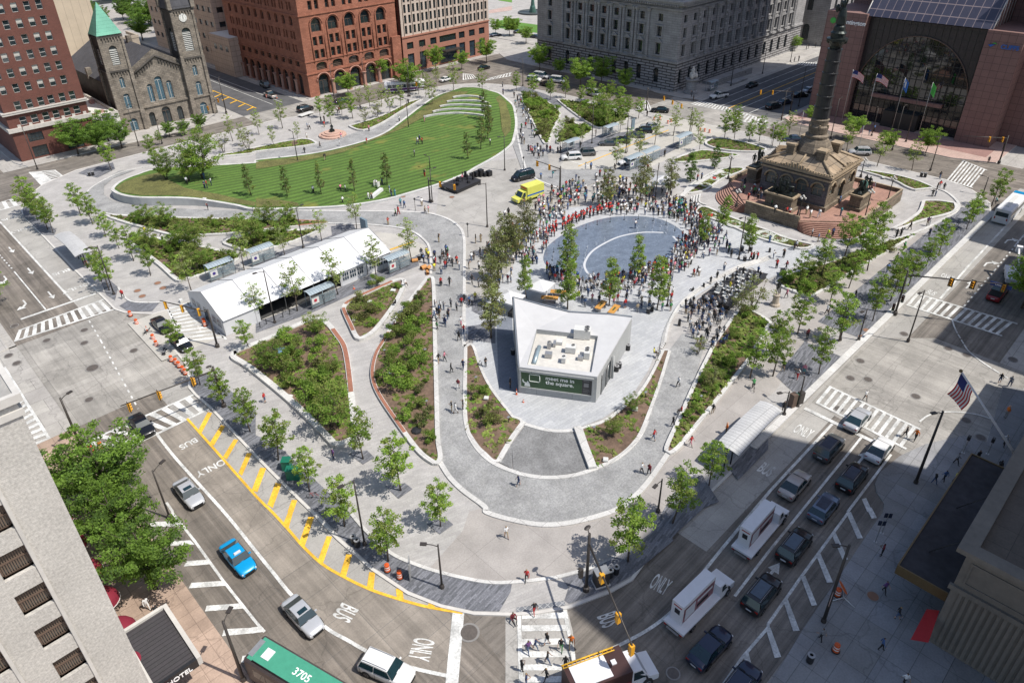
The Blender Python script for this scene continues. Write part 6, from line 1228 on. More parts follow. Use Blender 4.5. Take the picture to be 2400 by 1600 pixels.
def body_mesh(pose,sub=1,skirt=False,long_hair=False,hat=None):
 d,E_=skeleton(pose); names=list(d); me=bpy.data.meshes.new('person'); me.from_pydata([d[k] for k in names],[(names.index(a),names.index(c)) for a,c in E_],[])
 o=bpy.data.objects.new('person',me); C.objects.link(o); md=o.modifiers.new('skin','SKIN'); md.use_smooth_shade=True
 if not me.skin_vertices: me.attributes.new
 for i,k in enumerate(names):
  r=RAD.get(k) or RAD[k[:2]]; sv=me.skin_vertices[0].data[i]; sv.radius=r; sv.use_root=(k=='pel')
 if sub: sm=o.modifiers.new('sub','SUBSURF'); sm.levels=1; sm.render_levels=1
 dg=bpy.context.evaluated_depsgraph_get(); me2=bpy.data.meshes.new_from_object(o.evaluated_get(dg)); bpy.data.objects.remove(o)
 b=MB(); slots=['skin','shirt','trousers','shoe','hair','sleeve','shin']
 PM=[SK[0],CM['r'],CM['k'],m_shoe,HR[0],CM['w'],CM['d']]
 for p in PM: b.mats.append(p)
 b.v=[tuple(v.co) for v in me2.vertices]
 bone={('nk','hd'):0,('hd','ht'):0,('pel','sp'):1,('sp','ch'):1,('ch','nk'):1}
 def cls(c):
  best=9;bi=1
  for a,e in E_:
   A=Vector(d[a]);B=Vector(d[e]); t=max(0,min(1,(c-A).dot(B-A)/max(1e-6,(B-A).length_squared))); q=(c-A.lerp(B,t)).length-(RAD.get(a) or RAD[a[:2]])[0]*.6
   if q<best:
    best=q; k=(a[:2],e[:2]); bi={('ch','sh'):1,('sh','el'):1,('el','wr'):5,('wr','ha'):0,('pe','hp'):2,('hp','kn'):2,('kn','an'):6,('an','to'):3,('nk','hd'):0,('hd','ht'):0,('pe','sp'):1,('sp','ch'):1,('ch','nk'):1}[k]
    if k==('pe','sp') and t<.35: bi=2
  return bi
 hd=Vector(d['hd'])
 for p in me2.polygons:
  c=p.center; k=cls(c)
  if k==0 and (c-hd).length<.25 and (c.z>hd.z+.045 or (c.y<hd.y-.02 and c.z>hd.z-.07)): k=4
  b.f.append(list(p.vertices)); b.mi.append(k); b.sm.append(True)
 bpy.data.meshes.remove(me2)
 b.add([hd+Vector(v) for v in ((-.014,.088,.01),(.014,.088,.01),(0,.118,-.012),(0,.09,.035))],[(0,1,2),(1,3,2),(3,0,2)],PM[0])
 for s in (-1,1):
  b.sphere(hd.x+s*.032,hd.y+.087,hd.z+.025,.011,.008,.008,PM[4],5,3); b.sphere(hd.x+s*.085,hd.y,hd.z,.014,.025,.032,PM[0],5,3)
 b.box(hd.x-.025,hd.y+.083,hd.z-.045,hd.x+.025,hd.y+.093,hd.z-.036,SK[1])
 for S_,s in (('L',-1),('R',1)):
  w,h=Vector(d['wr'+S_]),Vector(d['ha'+S_]); dr=(h-w).normalized(); sd=dr.cross(Vector((s,0,0))); sd=sd.normalized() if sd.length>.1 else Vector((0,1,0)); nn=dr.cross(sd)
  for i,L in enumerate((.072,.085,.08,.062)): r0=h+sd*(.027-.018*i)-dr*.015; b.tube([r0,r0+dr*L*.55,r0+dr*L+nn*.02*s],[.009,.008,.006],PM[0],4)
  r0=w+dr*.05+sd*.03; b.tube([r0,r0+dr*.03+sd*.03,r0+dr*.06+sd*.035],[.011,.009,.007],PM[0],4)
 if skirt:
  b.lathe([(.30,.52),(.24,.75),(.165,1.0),(.15,1.06)][::1],PM[2],12)
 if long_hair: b.sphere(hd.x,hd.y-.055,hd.z-.07,.085,.055,.15,PM[4],8,6)
 if hat: b.lathe([(.15,hd.z+.06),(.10,hd.z+.07),(.10,hd.z+.13),(.05,hd.z+.15)],hat,10,hd.x,hd.y)
 return b
PM_={}
for nm,kw in dict(stand=dict(pose='stand'),stand_f=dict(pose='stand',skirt=True,long_hair=True),hold=dict(pose='hold'),phone=dict(pose='phone',long_hair=True),camera=dict(pose='camera'),walk=dict(pose='walk'),walk2=dict(pose='walk2'),walk_f=dict(pose='walk',long_hair=True),raise_=dict(pose='raise'),sit=dict(pose='sit'),ground=dict(pose='ground'),ride=dict(pose='ride'),hatw=dict(pose='walk2',hat=CM['w']),vest=dict(pose='stand',hat=CM['w'])).items():
 PM_[nm]=body_mesh(sub=1,**kw).mesh('person')
LOW={k:body_mesh(k,0) for k in ('stand','hold','walk','camera')}
PDESC=dict(stand='standing',stand_f='skirt, standing',hold='hands joined',phone='on phone',camera='taking photos',walk='walking',walk2='striding',walk_f='walking',raise_='waving',sit='sitting',ground='seated low',ride='cycling',hatw='hatted, walking',vest='in hardhat')
PEOPLE=[]
def person(p,sh,pa,pose,face,desc,grp,scale=1.0):
 me=PM_[pose]; o=obj('person',me,None,p,face); o.scale=(scale,)*3
 lng=rnd.random()<.3; shorts=pa!='k' and rnd.random()<.4; skin=SK[rnd.choice((0,0,1,2))]; hair=HR[0 if skin is SK[2] else rnd.choice((0,1,1,2,3))]
 for i,m_ in enumerate((skin,CM[sh],CM[pa],m_shoe,hair,CM[sh] if lng else skin,skin if shorts else CM[pa])):
  o.material_slots[i].link='OBJECT'; o.material_slots[i].material=m_
 PEOPLE.append((o,sh,pa,pose,desc,grp)); return o
CROWD=MB()
def crowd_low(p,sh,pa,face,sc=1.0):
 src=LOW[rnd.choice(list(LOW))]; M_=Matrix.Translation(p)@Matrix.Rotation(face,4,'Z')@Matrix.Scale(sc,4); o=len(CROWD.v); CROWD.v+=[tuple(M_@Vector(v)) for v in src.v]
 skin=SK[rnd.choice((0,0,1,2))]; ms=[skin,CM[sh],CM[pa],m_shoe,HR[rnd.choice((0,1,1,3))],skin,CM[pa]]
 for f,mi,s in zip(src.f,src.mi,src.sm): CROWD.f.append([i+o for i in f]); CROWD.mi.append(CROWD.m(ms[mi] if mi<len(ms) else skin)); CROWD.sm.append(s)
QUEUE=[]
def people(c,r,spec,desc,grp,z=.16,face=None,pose=None,lz=False):
 for q in spec.split(';'):
  a=q.split(','); x,y=float(a[0]),float(a[1]); sp=a[2] if len(a)>2 else rnd.choice('wwkbenrgh')+rnd.choice('kkddnhe'); ps=a[3] if len(a)>3 else pose or rnd.choice(('walk','walk2','walk_f','walk','stand','hold'))
  if lz: p=on_lawn(c,r,x,y)
  else: p=T1(c,r,x,y,z)
  if ps=='ground' : p.z-=0
  QUEUE.append((p,sp[0],sp[1],ps,rnd.uniform(0,6.28) if face is None else face+rnd.uniform(-.4,.4),desc,grp,1))
pool_c=T1(2,1,1000,700,.2)
def crowd(c,r,poly,n,desc,grp,pal='wwwwwkkkkkeenbbrrmiewhgty',mind=.55,toward=None,z=.16,poses=('stand','hold','stand_f','phone','camera','stand','hold'),prio=1):
 P=T(c,r,poly,z); xs=[p.x for p in P]; ys=[p.y for p in P]; got=[];t=0
 while len(got)<n and t<n*60:
  t+=1; x,y=rnd.uniform(min(xs),max(xs)),rnd.uniform(min(ys),max(ys))
  if inside(x,y,P) and not inside(x,y,PL) and all((x-g[0])**2+(y-g[1])**2>mind**2 for g in got):
   got.append((x,y)); tw=toward or pool_c; f=math.atan2(tw.y-y,tw.x-x)-math.pi/2+rnd.uniform(-.5,.5)
   QUEUE.append((Vector((x,y,z)),rnd.choice(pal),rnd.choice('kkddnhekd'),rnd.choice(poses),f,desc,grp,prio))
G1='people crowding round the fountain pool'
for row_,(off) in enumerate((0,1.3)):
 A_=spline(T(2,1,[(372,640),(520,545),(700,460),(915,395)],.2),7,False)
 for k in range(0,len(A_)):
  p=A_[k]; d_=(p-pool_c); d_.z=0; d_.normalize(); p=p+d_*(.9+off+rnd.uniform(-.3,.35))+Vector((rnd.uniform(-.3,.3),rnd.uniform(-.3,.3),0)); QUEUE.append((p,'r','k','hold' if k%3 else 'stand',math.atan2(-d_.y,-d_.x)-math.pi/2+rnd.uniform(-.2,.2),('in the front' if row_==0 else 'in the back')+' red row by pool','row of performers in red beside the pool',2))
crowd(2,1,[(60,340),(230,300),(480,170),(560,330),(440,500),(350,600),(250,620),(250,380)],60,'in the crowd near the ambulance',G1)
crowd(2,1,[(0,520),(230,560),(330,640),(270,900),(200,880),(0,850)],62,'at the left end of the pool',G1)
crowd(1,1,[(2080,720),(2352,560),(2352,1060),(2150,1060)],40,'under the trees left of the pool',G1)
crowd(2,1,[(480,150),(1000,100),(1100,200),(1000,330),(760,300),(560,330)],70,'behind the pool toward the far trees',G1,prio=0)
crowd(2,1,[(780,310),(1560,300),(1620,430),(1400,460),(1280,420),(1100,405),(900,415),(800,400)],75,'along the far rim of the pool',G1)
crowd(2,1,[(960,60),(1500,180),(1560,300),(1000,290)],30,'between the far trees and the white tent',G1,prio=0)
crowd(2,1,[(1500,280),(1690,350),(1800,520),(1950,560),(1800,700),(1650,650),(1600,560),(1480,450)],75,'at the right end of the pool',G1)
crowd(2,1,[(1540,640),(1660,600),(1700,760),(1640,880),(1480,1000),(1260,1030),(1240,910),(1440,820)],85,'at the near right rim of the pool',G1)
crowd(2,1,[(300,890),(450,960),(1000,985),(1230,900),(1250,1050),(1000,1120),(640,1120),(330,1010)],80,'along the near rim of the pool',G1)
crowd(2,1,[(600,1110),(1250,1050),(1480,1010),(1480,1290),(1150,1330),(1000,1250),(620,1270)],52,'on the pale paving behind the kiosk',G1,mind=1.1)
crowd(2,1,[(1640,560),(1960,580),(1990,760),(1840,800),(1660,820),(1640,700)],28,'on the paving between pool and monument',G1,mind=1.2)
crowd(2,1,[(1560,1260),(1800,1190),(1960,1260),(1960,1480),(1900,1568),(1660,1568),(1600,1430)],60,'in the audience before the stage of chairs','audience standing before the stage of chairs',mind=.6,toward=T1(2,1,2050,1100),pal='wwkkkbene')
crowd(3,2,[(-640,0),(-380,20),(-470,90),(-660,60)],8,'at the lower end of the stage audience','audience standing before the stage of chairs',toward=T1(2,1,2050,1100),pal='wwkkkbene')
crowd(1,1,[(1500,780),(1760,760),(1800,870),(1700,980),(1560,930)],17,'clustered at the log seats','people gathered where the paths meet',pal='wkkgybren',toward=T1(1,1,1640,860))
crowd(1,1,[(1640,1270),(1850,1200),(1860,1300),(1760,1450),(1640,1400)],13,'queueing on the straight grey path','people queueing on the straight path',pal='wkkbren')
crowd(2,1,[(2080,120),(2330,180),(2340,330),(2150,300)],14,'on the monument terrace left side','people on the monument terrace',pal='wkbgre',z=1.95)
for (x,y,s) in ((2060,100,'rk'),(2110,110,'wk')): pass
people(2,3,'135,630,rk,walk;205,930,kr,walk_f','near the top of the lower striped crossing','people on the lower crossing')
people(2,3,'150,1290,pd,walk;215,1260,nd,walk;320,1220,kw,walk_f;450,1270,kg,walk2;540,1240,oh,walk;90,1460,kk,hold;325,1390,kd,walk;490,1430,kn,stand;315,1540,kk,walk2;130,1590,nd,hold','on the lower striped crossing','people on the lower crossing',z=.04)
people(1,3,'2300,235,wh,walk2','crossing the tan paving of the lower bend','people walking alone')
people(0,3,'1365,890,ww,walk2;1450,960,kd,walk','on the hotel pavement by the canopy','people on the hotel pavement')
people(3,3,'1040,400,mk,hold;1060,740,pk,walk;1180,980,kd,walk2;480,1180,ek,walk;1030,1265,bk,walk2;1240,1585,wk,walk','on the shaded pavement by the marquee','people on the shaded pavement')
people(3,2,'885,545,wk,walk2;1255,880,kk,walk;1345,910,ok,walk2','on the right striped crossing','people at the right junction',z=.04)
people(3,2,'2120,385,kd,walk;2210,420,ed,walk','in the sunny middle of the right junction','people at the right junction',z=.04)
people(3,2,'1720,1130,ek,walk;1910,1110,kd,walk2;2110,1200,kk,stand;2160,960,wk,walk;1520,1310,kd,walk;1610,1285,bk,walk;1710,1300,yk,walk2','on the corner pavement by the marquee end','people at the right junction')
people(3,2,'2180,700,oe,vest','with stop paddle on far crossing','people at the right junction')
people(3,2,'130,280,kh,walk;325,300,it,stand;265,345,wr,walk2;135,650,kk,stand','on the pavement under the right road trees','people on the right pavement')
people(2,2,'60,1330,nd,walk2;1300,910,rd,walk;1475,785,kk,walk;1190,1210,wk,walk_f;1255,1225,mk,walk;1525,420,wk,walk','on the grey path round the kiosk beds','people on the curving grey path')
people(2,2,'1640,960,ri,walk_f;1840,665,kh,walk;1965,850,ok,vest','on the pavement above the curved stop canopy','people on the right pavement')
people(2,2,'1555,660,rk,sit;1300,125,yk,sit;1355,130,wk,sit','sitting on the white bed edging','people sitting on edging',z=.5)
people(2,2,'1720,100,mk,stand;1830,50,kk,walk;1700,30,wh,walk','beside the grassy triangle bed','people on the curving grey path')
people(1,2,'1680,200,kh,walk;1735,185,ik,walk;1795,290,kk,walk2;1905,260,nn,hatw;1860,440,mw,walk;1800,640,kh,hold;1835,665,ww,walk;1905,630,kk,phone','on the path beside the long bed','people on the straight grey path')
people(1,2,'2110,235,kk,hold;2060,225,wk,ground;2335,430,kk,stand','on the pale terrace left of the kiosk','people near the kiosk')
people(1,2,'85,560,rd,stand;715,1080,pn,stand','against the outer wall of the largest bed','people by the largest bed')
people(1,1,'800,305,wk,hold;1330,325,td,walk;1365,345,bd,walk;1285,420,gk,walk;1310,405,rr,walk_f;1215,500,rh,stand_f;1525,325,wh,stand;1555,395,hk,stand;1585,390,ih,stand_f','on the paving north of the white tent','people north of the tent')
people(1,1,'1680,660,kh,walk;2020,665,kh,stand;2065,655,hh,walk_f;2285,430,wk,walk;2320,415,kk,stand;2200,690,wk,stand;2140,730,bk,stand;2165,700,wh,stand;1980,830,wd,walk;2000,820,kk,stand;2060,780,kk,stand;2100,800,bk,stand;1955,900,eh,walk;2050,910,wk,stand;1985,1040,kk,walk;2045,1070,ek,stand','between the tent and the fountain trees','people between tent and fountain')
people(1,1,'1740,910,rd,stand;1805,880,kk,stand;1845,860,rk,walk_f;1870,915,wd,stand;1750,760,bk,walk;1700,1060,rk,stand_f;1780,1060,kk,walk;1655,870,ri,stand','near the narrow tip of the long bed','people where the paths meet')
people(1,1,'1640,1370,bd,walk;1665,1470,gk,walk2;1885,1430,wi,walk_f;1910,1500,rd,walk;1865,1565,kk,walk;1890,1250,rk,stand;1915,1220,kk,stand;1960,1230,bk,stand;2015,1200,yk,stand;1985,1240,wk,stand','on the path by the white canopies','people queueing on the straight path')
people(1,1,'1365,1060,wk,sit;1285,1240,kk,sit;1275,1440,mk,sit','sitting on a timber wall seat','people sitting on wall seats',z=.5)
people(1,1,'1230,205,bw,stand;1245,240,kd,stand;1278,240,tt,stand;1035,265,ww,stand;1065,265,hk,stand;1160,130,bn,sit;1110,150,ww,sit;1550,60,kr,walk','by the picnic table at the lawn edge','people at the lawn edge',z=.3)
people(1,1,'530,210,wk,ground;780,190,ik,ground;825,195,wk,ground','sitting in tree shade on the lawn','people sitting on the lawn',lz=True)
people(0,1,'1905,160,rn,ground;1945,135,wn,ground;1885,165,nn,ground;1720,125,wk,sit;1880,80,bd,stand','picnicking under the big lawn tree','people sitting on the lawn',lz=True)
people(1,0,'1485,1325,wd,stand;1505,1305,nk,stand;1527,1325,rk,stand_f;1457,1440,ek,walk;635,1475,kh,stand;2152,1335,wk,stand;1548,1120,wi,stand;2060,930,kk,sit','out on the striped lawn','people on the lawn',lz=True)
people(1,0,'1020,1330,rh,stand;770,1345,ww,walk;450,1410,kk,walk2;590,1360,kk,sit;1040,1210,ik,walk;1317,1125,wk,walk','on the curved path above the lawn','people on the lawn path')
people(1,0,'475,1190,bk,stand;495,1190,wk,stand;600,1130,kk,stand;630,1120,kk,walk;630,1170,rh,stand;470,1280,wh,walk;785,1280,iw,stand_f;765,1040,rk,stand;750,1035,wk,stand;960,1010,kk,stand;1400,960,kk,walk;2265,800,ek,walk;2270,870,nk,walk','on the paving round the seated statue','people near the seated statue')
people(0,1,'1135,1175,rk,walk;1915,365,mk,walk;2340,410,wk,walk2;1340,590,yk,stand;1500,655,wk,sit','on the paths near the curved lawn wall','people near the lawn wall')
people(0,3,'0,0','off','off') if 0 else None
people(2,0,'40,1050,wh;50,930,kk;65,990,ek;80,960,rk;100,1040,bk;105,1080,wh;150,1050,wk;125,1180,rk;130,1130,wk;150,1130,kh;170,1140,wd;178,1190,kk;88,1190,gk;80,1240,kk;75,1280,ek;100,1270,wd;90,1320,kk;112,1330,kh;185,1250,bw;205,1270,wk;215,1240,gk;20,900,kk;30,970,th','on the path along the right lawn edge','people on the far lawn path')
people(2,0,'150,1390,kk;170,1395,ir;190,1385,wk;235,1370,kk;200,1440,ek;245,1460,kk;285,1440,nk;240,1410,wd;265,1400,kk;210,1400,bk;185,1420,rk;320,1390,kd;420,1410,kk;445,1410,kk;625,1360,kk;675,1560,ww;725,1560,bk;350,1400,rk','near the far wedge bed tip','people waiting at the far bed tip',pose='stand')
people(2,0,'1650,890,kk;1665,930,kk;2130,700,kk;1240,1070,kk;1400,1440,kk;770,1250,kk;1345,1568,kk;940,1568,kk;1245,1568,rk','on pavements by the courthouse','people on far pavements')
people(2,1,'805,60,rk;850,60,ik;770,90,wk;585,100,bd;265,80,bk,walk;365,190,kk,stand;1700,100,rd;1740,85,bk;375,70,tw,stand_f','on the grey band behind the pool crowd','people behind the pool crowd')
people(2,1,'1130,530,wd,stand','wading in the pool with a board','person in the pool',z=.27)
people(2,1,'1945,920,wd,walk;1880,1000,kk,stand;1820,1050,kk,hold;1700,960,kk,ground;2250,830,rk,stand;2190,830,rk,stand;2215,830,kk,stand;2010,800,kk,stand;1990,740,bk,stand;1715,970,wh,hold;1665,980,rh,stand;1660,1110,kk,ground','on the pale paving before the stage','people before the stage')
people(3,1,'75,900,rk,walk;165,905,mk,stand;45,810,wd,walk;140,800,kk,walk;255,720,wk,stand;235,730,kk,stand;10,665,bb,ground;455,655,bh,walk','on the pale paving below the monument','people below the monument')
people(3,1,'400,610,wk,stand;545,620,yk,sit;590,605,nk,stand','on the right monument steps','people below the monument',z=.9)
people(3,1,'350,400,wh,stand;385,435,wh,stand;465,430,ww,stand;665,415,td,stand;60,390,wk,sit;165,410,rk,sit;195,410,wr,sit;265,440,kk,sit;30,340,gk,stand;655,300,bd,stand','on the reddish monument terrace','people on the monument terrace',z=1.95)
people(3,1,'1575,75,kd,walk;1545,185,kk,walk;1572,165,rw,walk;1610,180,kk,walk;1505,240,kk,walk;1535,235,wd,walk;1460,505,ph,walk;1480,510,ww,walk;1300,545,kk,stand;1175,615,kk,hold;1215,605,kk,walk;1475,605,nk,walk','on the ramp by the corner bed','people near the right corner bed')
people(3,1,'1245,730,gk,walk;1090,935,bd,walk;1175,835,ek,stand;795,1175,kk,walk;165,1170,ik,walk;100,1160,kk,stand;550,1310,gh,stand;535,1325,wk,walk;355,1545,mk,stand','on the tree lined right pavement','people on the right pavement')
people(3,0,'350,460,kk;370,450,kk;435,440,kk;485,430,kk;240,572,kk;280,565,kk;2020,1500,kk,hold;925,1245,bw,stand;2160,1375,kk;120,1110,kk;970,1210,bk','on the far reddish pavement','people on far pavements')
people(2,3,'10,980,mk,ground','on the kerb by the lower crossing','people on the lower crossing')
QUEUE.sort(key=lambda q:(px_of(q[0])[2] if q[7]!=2 else px_of(q[0])[2]-15))
for k,q in enumerate(QUEUE):
 if k<300: person(*q[:5],q[5],q[6],rnd.uniform(.93,1.05))
 else: crowd_low(q[0],q[1],q[2],q[4],rnd.uniform(.93,1.05))
if CROWD.v: stuff(CROWD.build('crowd')); bpy.data.objects['crowd']['label']='far part of the crowd behind the pool and on the distant paths'
its=[(o,'person in %s and %s %s %s'%(PC[s][0],PC[p][0],PDESC[ps],de),'person',gr) for o,s,p,ps,de,gr in PEOPLE]
label_rank(its,None)
def bicycle(p,rz,label,col):
 t=thing('bicycle',label,'bicycle',p,rz); m_=mat('paint_'+col,PC[col[0]][1],.4,0)
 for y in (-.5,.5):
  b=MB(); b.tube([(0,y+.33*math.cos(a*.3927),.34+.33*math.sin(a*.3927)) for a in range(17)],.022,m_black,5); b.build('wheel',t)
 b=MB(); b.tube([(0,-.5,.34),(0,-.15,.82),(0,.38,.84),(0,.5,.34)],.022,m_,5); b.tube([(0,-.15,.82),(0,.05,.36),(0,.38,.80)],.02,m_,5); b.build('frame',t)
 b=MB(); b.box(-.06,-.3,.84,.06,-.05,.9,m_black,taper=.01); b.build('saddle',t); b=MB(); b.tube([(-.26,.45,1.0),(0,.38,.98),(.26,.45,1.0)],.018,m_black,5); b.build('handlebar',t)
for c,r,x,y,s,l in ((2,2,2215,440,'gk','dark bicycle ridden by the cyclist in green'),(3,1,2095,315,'tk','bicycle ridden beside the white bus stop')):
 p=T1(c,r,x,y,.16); a=-.9 if c==2 else .3; bicycle(p,a,l,'k'); o=person(p,s[0],s[1],'ride',a,'','',1); tag(o,'cyclist in '+PC[s[0]][0]+' shirt riding '+('below the right bed' if c==2 else 'near the white bus'),'person')
# ---------------- kiosk ----------------
m_kw=mat('kiosk_white_roof',(.50,.50,.505),.6,.05,.8,stain=.06); m_kg=paver('kiosk_grey_panels',(.40,.41,.41),(.37,.38,.385),(.25,.26,.26),1.4,4,.012,wall=True,stain=.05,bump=.05)
m_kin=mat('kiosk_inner_roof',(.56,.54,.50),.9,.1,2,stain=.12)
FLb,FRb=Vector((50.8,50.1,0)),Vector((55.9,42.35,0)); RRb=Vector((69.3,47.0,0)); RLb=Vector((59.8,60.6,0))
kz=lambda x,y,z: at(1180+x/5.6,680+y/5.6,z)
top=[kz(195,1005,4.2),kz(1230,1135,4.2),kz(1690,350,4.5),kz(1400,315,4.5),kz(870,285,4.7),kz(500,190,5.4),kz(125,95,6.1)]
t=thing('pavilion','white wedge shaped kiosk pavilion with open roof well and big green screen','pavilion',(50.8,50.1,.15)); o0=Vector((50.8,50.1,.15))
b=MB(); tp=[p-o0 for p in top]; n=7
for i in range(n):
 a,c=tp[i],tp[(i+1)%n]; b.add([(a.x,a.y,0),(c.x,c.y,0),(c.x,c.y,c.z-.25),(a.x,a.y,a.z-.25)],[(0,1,2,3)],m_kg)
b.build('wall',t)
well=[kz(310,975,4.2),kz(1155,1075,4.2),kz(1240,600,4.35),kz(435,510,4.5)]; wp=[p-o0 for p in well]
b=MB()
quads=[(tp[0],tp[1],wp[1],wp[0]),(tp[1],tp[2],wp[2],wp[1])];
for q in quads: b.add(q,[(0,1,2,3)],m_kw)
for q in ((tp[2],tp[3],wp[2]),(tp[3],tp[4],wp[2]),(tp[4],wp[3],wp[2]),(tp[4],tp[5],wp[3]),(tp[5],tp[6],wp[3]),(tp[6],tp[0],wp[3]),(tp[0],wp[0],wp[3])): b.add(q,[(0,1,2)],m_kw)
for i in range(4): a,c=wp[i],wp[(i+1)%4]; b.add([a,c,(c.x,c.y,3.62),(a.x,a.y,3.62)],[(0,1,2,3)],m_kg)
b.add([(p.x,p.y,3.62) for p in wp],[(0,1,2,3)],m_kin)
for i in range(n): a,c=tp[i],tp[(i+1)%n]; b.add([a,c,c-Vector((0,0,.28)),a-Vector((0,0,.28))],[(3,2,1,0)],m_kw)
b.build('roof',t)
b=MB() # folded edge rail
b.tube([p+Vector((0,0,.02)) for p in tp[2:]]+[tp[0]+Vector((0,0,.02))],.16,mat('kiosk_edge_dark',(.14,.16,.19),.5,.05),4); b.build('roof_edge',t)
m_unit=mat('plant_unit_white',(.60,.60,.58),.5,.05,3); m_duct=mat('duct_blue_grey',(.30,.38,.42),.4,.1,3,metal=.3); m_galv=mat('duct_galvanised',(.42,.42,.42),.4,.1,3,metal=.6)
def kl(x,y,z=3.5): return kz(x,y,z)-o0
def unit(x,y,w,d,h,fans=(),m_=None,rz=-.98):
 p=kl(x,y); b=MB(); M_=Matrix.Translation((p.x,p.y,3.62))@Matrix.Rotation(rz,4,'Z'); b.box(-w/2,-d/2,.1,w/2,d/2,h,m_ or m_unit,M_); b.box(-w/2+.08,-d/2+.08,0,w/2-.08,d/2-.08,.1,m_galv,M_)
 o=b.build('rooftop_unit',t)
 for fx,fy,r in fans:
  c=MB(); c.lathe([(r,h),(r,h+.1),(r*.92,h+.11),(r*.88,h+.03),(.04,h+.02)],m_galv,14,fx,fy,M_)
  for k in range(4): c.box(.06,-.06,h+.04,r*.85,.06,h+.06,m_black,M_@Matrix.Translation((fx,fy,0))@Matrix.Rotation(k*1.57,4,'Z'))
  c.build('fan',o)
unit(1000,640,1.5,1.2,1.5,((.9,.28,.3),(.9,-.28,.3)),rz=-.98); p=kl(1100,640)
unit(1095,640,.9,1.3,1.35,((0,.3,.3),(0,-.3,.3))); unit(880,830,1.3,.9,.9,((.3,.2,.22),)); unit(1095,890,.7,1.5,1.0,((0,.35,.26),(0,-.1,.26))); unit(735,720,.8,.9,.5); unit(790,960,.5,.9,.8,((0,0,.2),)); unit(590,900,.9,.7,.7,m_=m_galv); unit(600,780,.5,.6,.9,((0,0,.2),),m_galv); unit(670,750,.35,.9,.6,m_=m_galv); unit(1010,930,.7,.7,.5,m_=m_galv)
b=MB(); b.tube([kl(470,740,4.0),kl(400,960,3.9)],.28,m_duct,8); b.build('duct',t)
b=MB()
for q in (((340,975),(640,990)),((780,870),(840,900)),((560,850),(640,940)),((1080,960),(1110,1060)),((860,600),(870,560))): b.tube([kl(*q[0],3.55),kl(*q[1],3.55)],.06,m_galv,5)
stuff(b.build('pipes',t))
dF=(FRb-FLb); LF=dF.length; dF.normalize(); nF=Vector((dF.y,-dF.x,0));
if nF.dot(Vector((-1,-1,0)))<0: nF=-nF
f0=top[0]-o0; f1=top[1]-o0; dd=(f1-f0); dd.z=0; LF=dd.length; dd.normalize(); nn=Vector((dd.y,-dd.x,0));
def fw(u,z,o=0): return Vector((f0.x,f0.y,0))+dd*u+nn*o+Vector((0,0,z))
b=MB(); m_scr=mat('screen_grass_picture',(.035,.085,.035),.5,.35,9)
b.add([fw(.35,1.15,.05),fw(LF-.55,1.15,.05),fw(LF-.55,3.45,.05),fw(.35,3.45,.05)],[(0,1,2,3)],m_scr); b.add([fw(LF-1.75,1.15,.058),fw(LF-.55,1.15,.058),fw(LF-.55,3.45,.058),fw(LF-1.75,3.45,.058)],[(0,1,2,3)],mat('screen_dark_panel',(.035,.035,.04),.5,.2,6)); sc=b.build('screen',t)
b=MB()
for q in ((.15,.95,LF-.35,1.15),(.15,3.45,LF-.35,3.75),(.15,1.15,.35,3.45),(LF-.55,1.15,LF-.35,3.45)): b.add([fw(q[0],q[1],.0),fw(q[2],q[1],.0),fw(q[2],q[3],.0),fw(q[0],q[3],.0),fw(q[0],q[1],.14),fw(q[2],q[1],.14),fw(q[2],q[3],.14),fw(q[0],q[3],.14)],[(4,5,6,7),(0,1,5,4),(1,2,6,5),(2,3,7,6),(3,0,4,7)],m_kg)
b.build('screen_frame',sc)
m_sw=mat('screen_white',(.75,.78,.75),.5,0)
for s_,z in (('meet me in',2.68),('the square.',2.02)): place_text(s_,'lettering',fw(5.2,z,.075),dd,(0,0,1),.78,m_sw,bold=.022,parent=sc)
b=MB(); rp=[]
for cx,cz,a0 in ((2.55,3.05,0),(1.55,3.05,1),(1.55,2.3,2),(2.55,2.3,3)):
 for k in range(5): a=math.pi/2*(a0+k/4); rp.append(fw(cx+.15*math.cos(a),cz+.15*math.sin(a),.08))
b.tube(rp+[rp[0]],.045,m_sw,5); b.build('square_outline',sc)
b=MB(); b.add([fw(x,z,.075) for x,z in ((.75,1.3),(1.5,1.3),(1.45,1.75),(1.3,2.0),(1.22,2.15),(1.1,2.05),(1.05,1.85),(.7,2.0),(.62,2.35),(.5,2.3),(.55,1.9),(.85,1.7))],[tuple(range(12))],m_sw); b.build('silhouette',sc)
b=MB();
for x,z,w_,h_ in ((LF-1.6,3.15,.7,.1),(LF-1.55,2.3,.6,.6),(LF-1.6,1.95,.7,.05),(LF-1.6,1.7,.8,.06),(LF-1.6,1.45,.6,.05)): b.add([fw(x,z,.07),fw(x+w_,z,.07),fw(x+w_,z+h_,.07),fw(x,z+h_,.07)],[(0,1,2,3)],mat('screen_grey',(.2,.2,.21),.5,0))
b.build('side_notices',sc)
r0=tp[1]; r1=tp[2]; rd=(r1-r0); rd.z=0; LR=rd.length; rd.normalize(); rn=Vector((rd.y,-rd.x,0))
def rwp(u,z,o=0): return Vector((r0.x,r0.y,0))+rd*u+rn*o+Vector((0,0,z))
for u0,u1 in ((1.8,3.6),(4.0,5.2)): b=MB(); b.add([rwp(u0,0,.05),rwp(u1,0,.05),rwp(u1,3.1,.05),rwp(u0,3.1,.05)],[(0,1,2,3)],g_dark); b.tube([rwp(u0,0,.08),rwp(u0,3.1,.08),rwp(u1,3.1,.08),rwp(u1,0,.08)],.06,m_galv,4); b.build('door',t)
b=MB(); b.tube([rwp(5.6,0,.25),rwp(5.6,3.5,.25)],.16,m_kg,8); b.build('column',t)
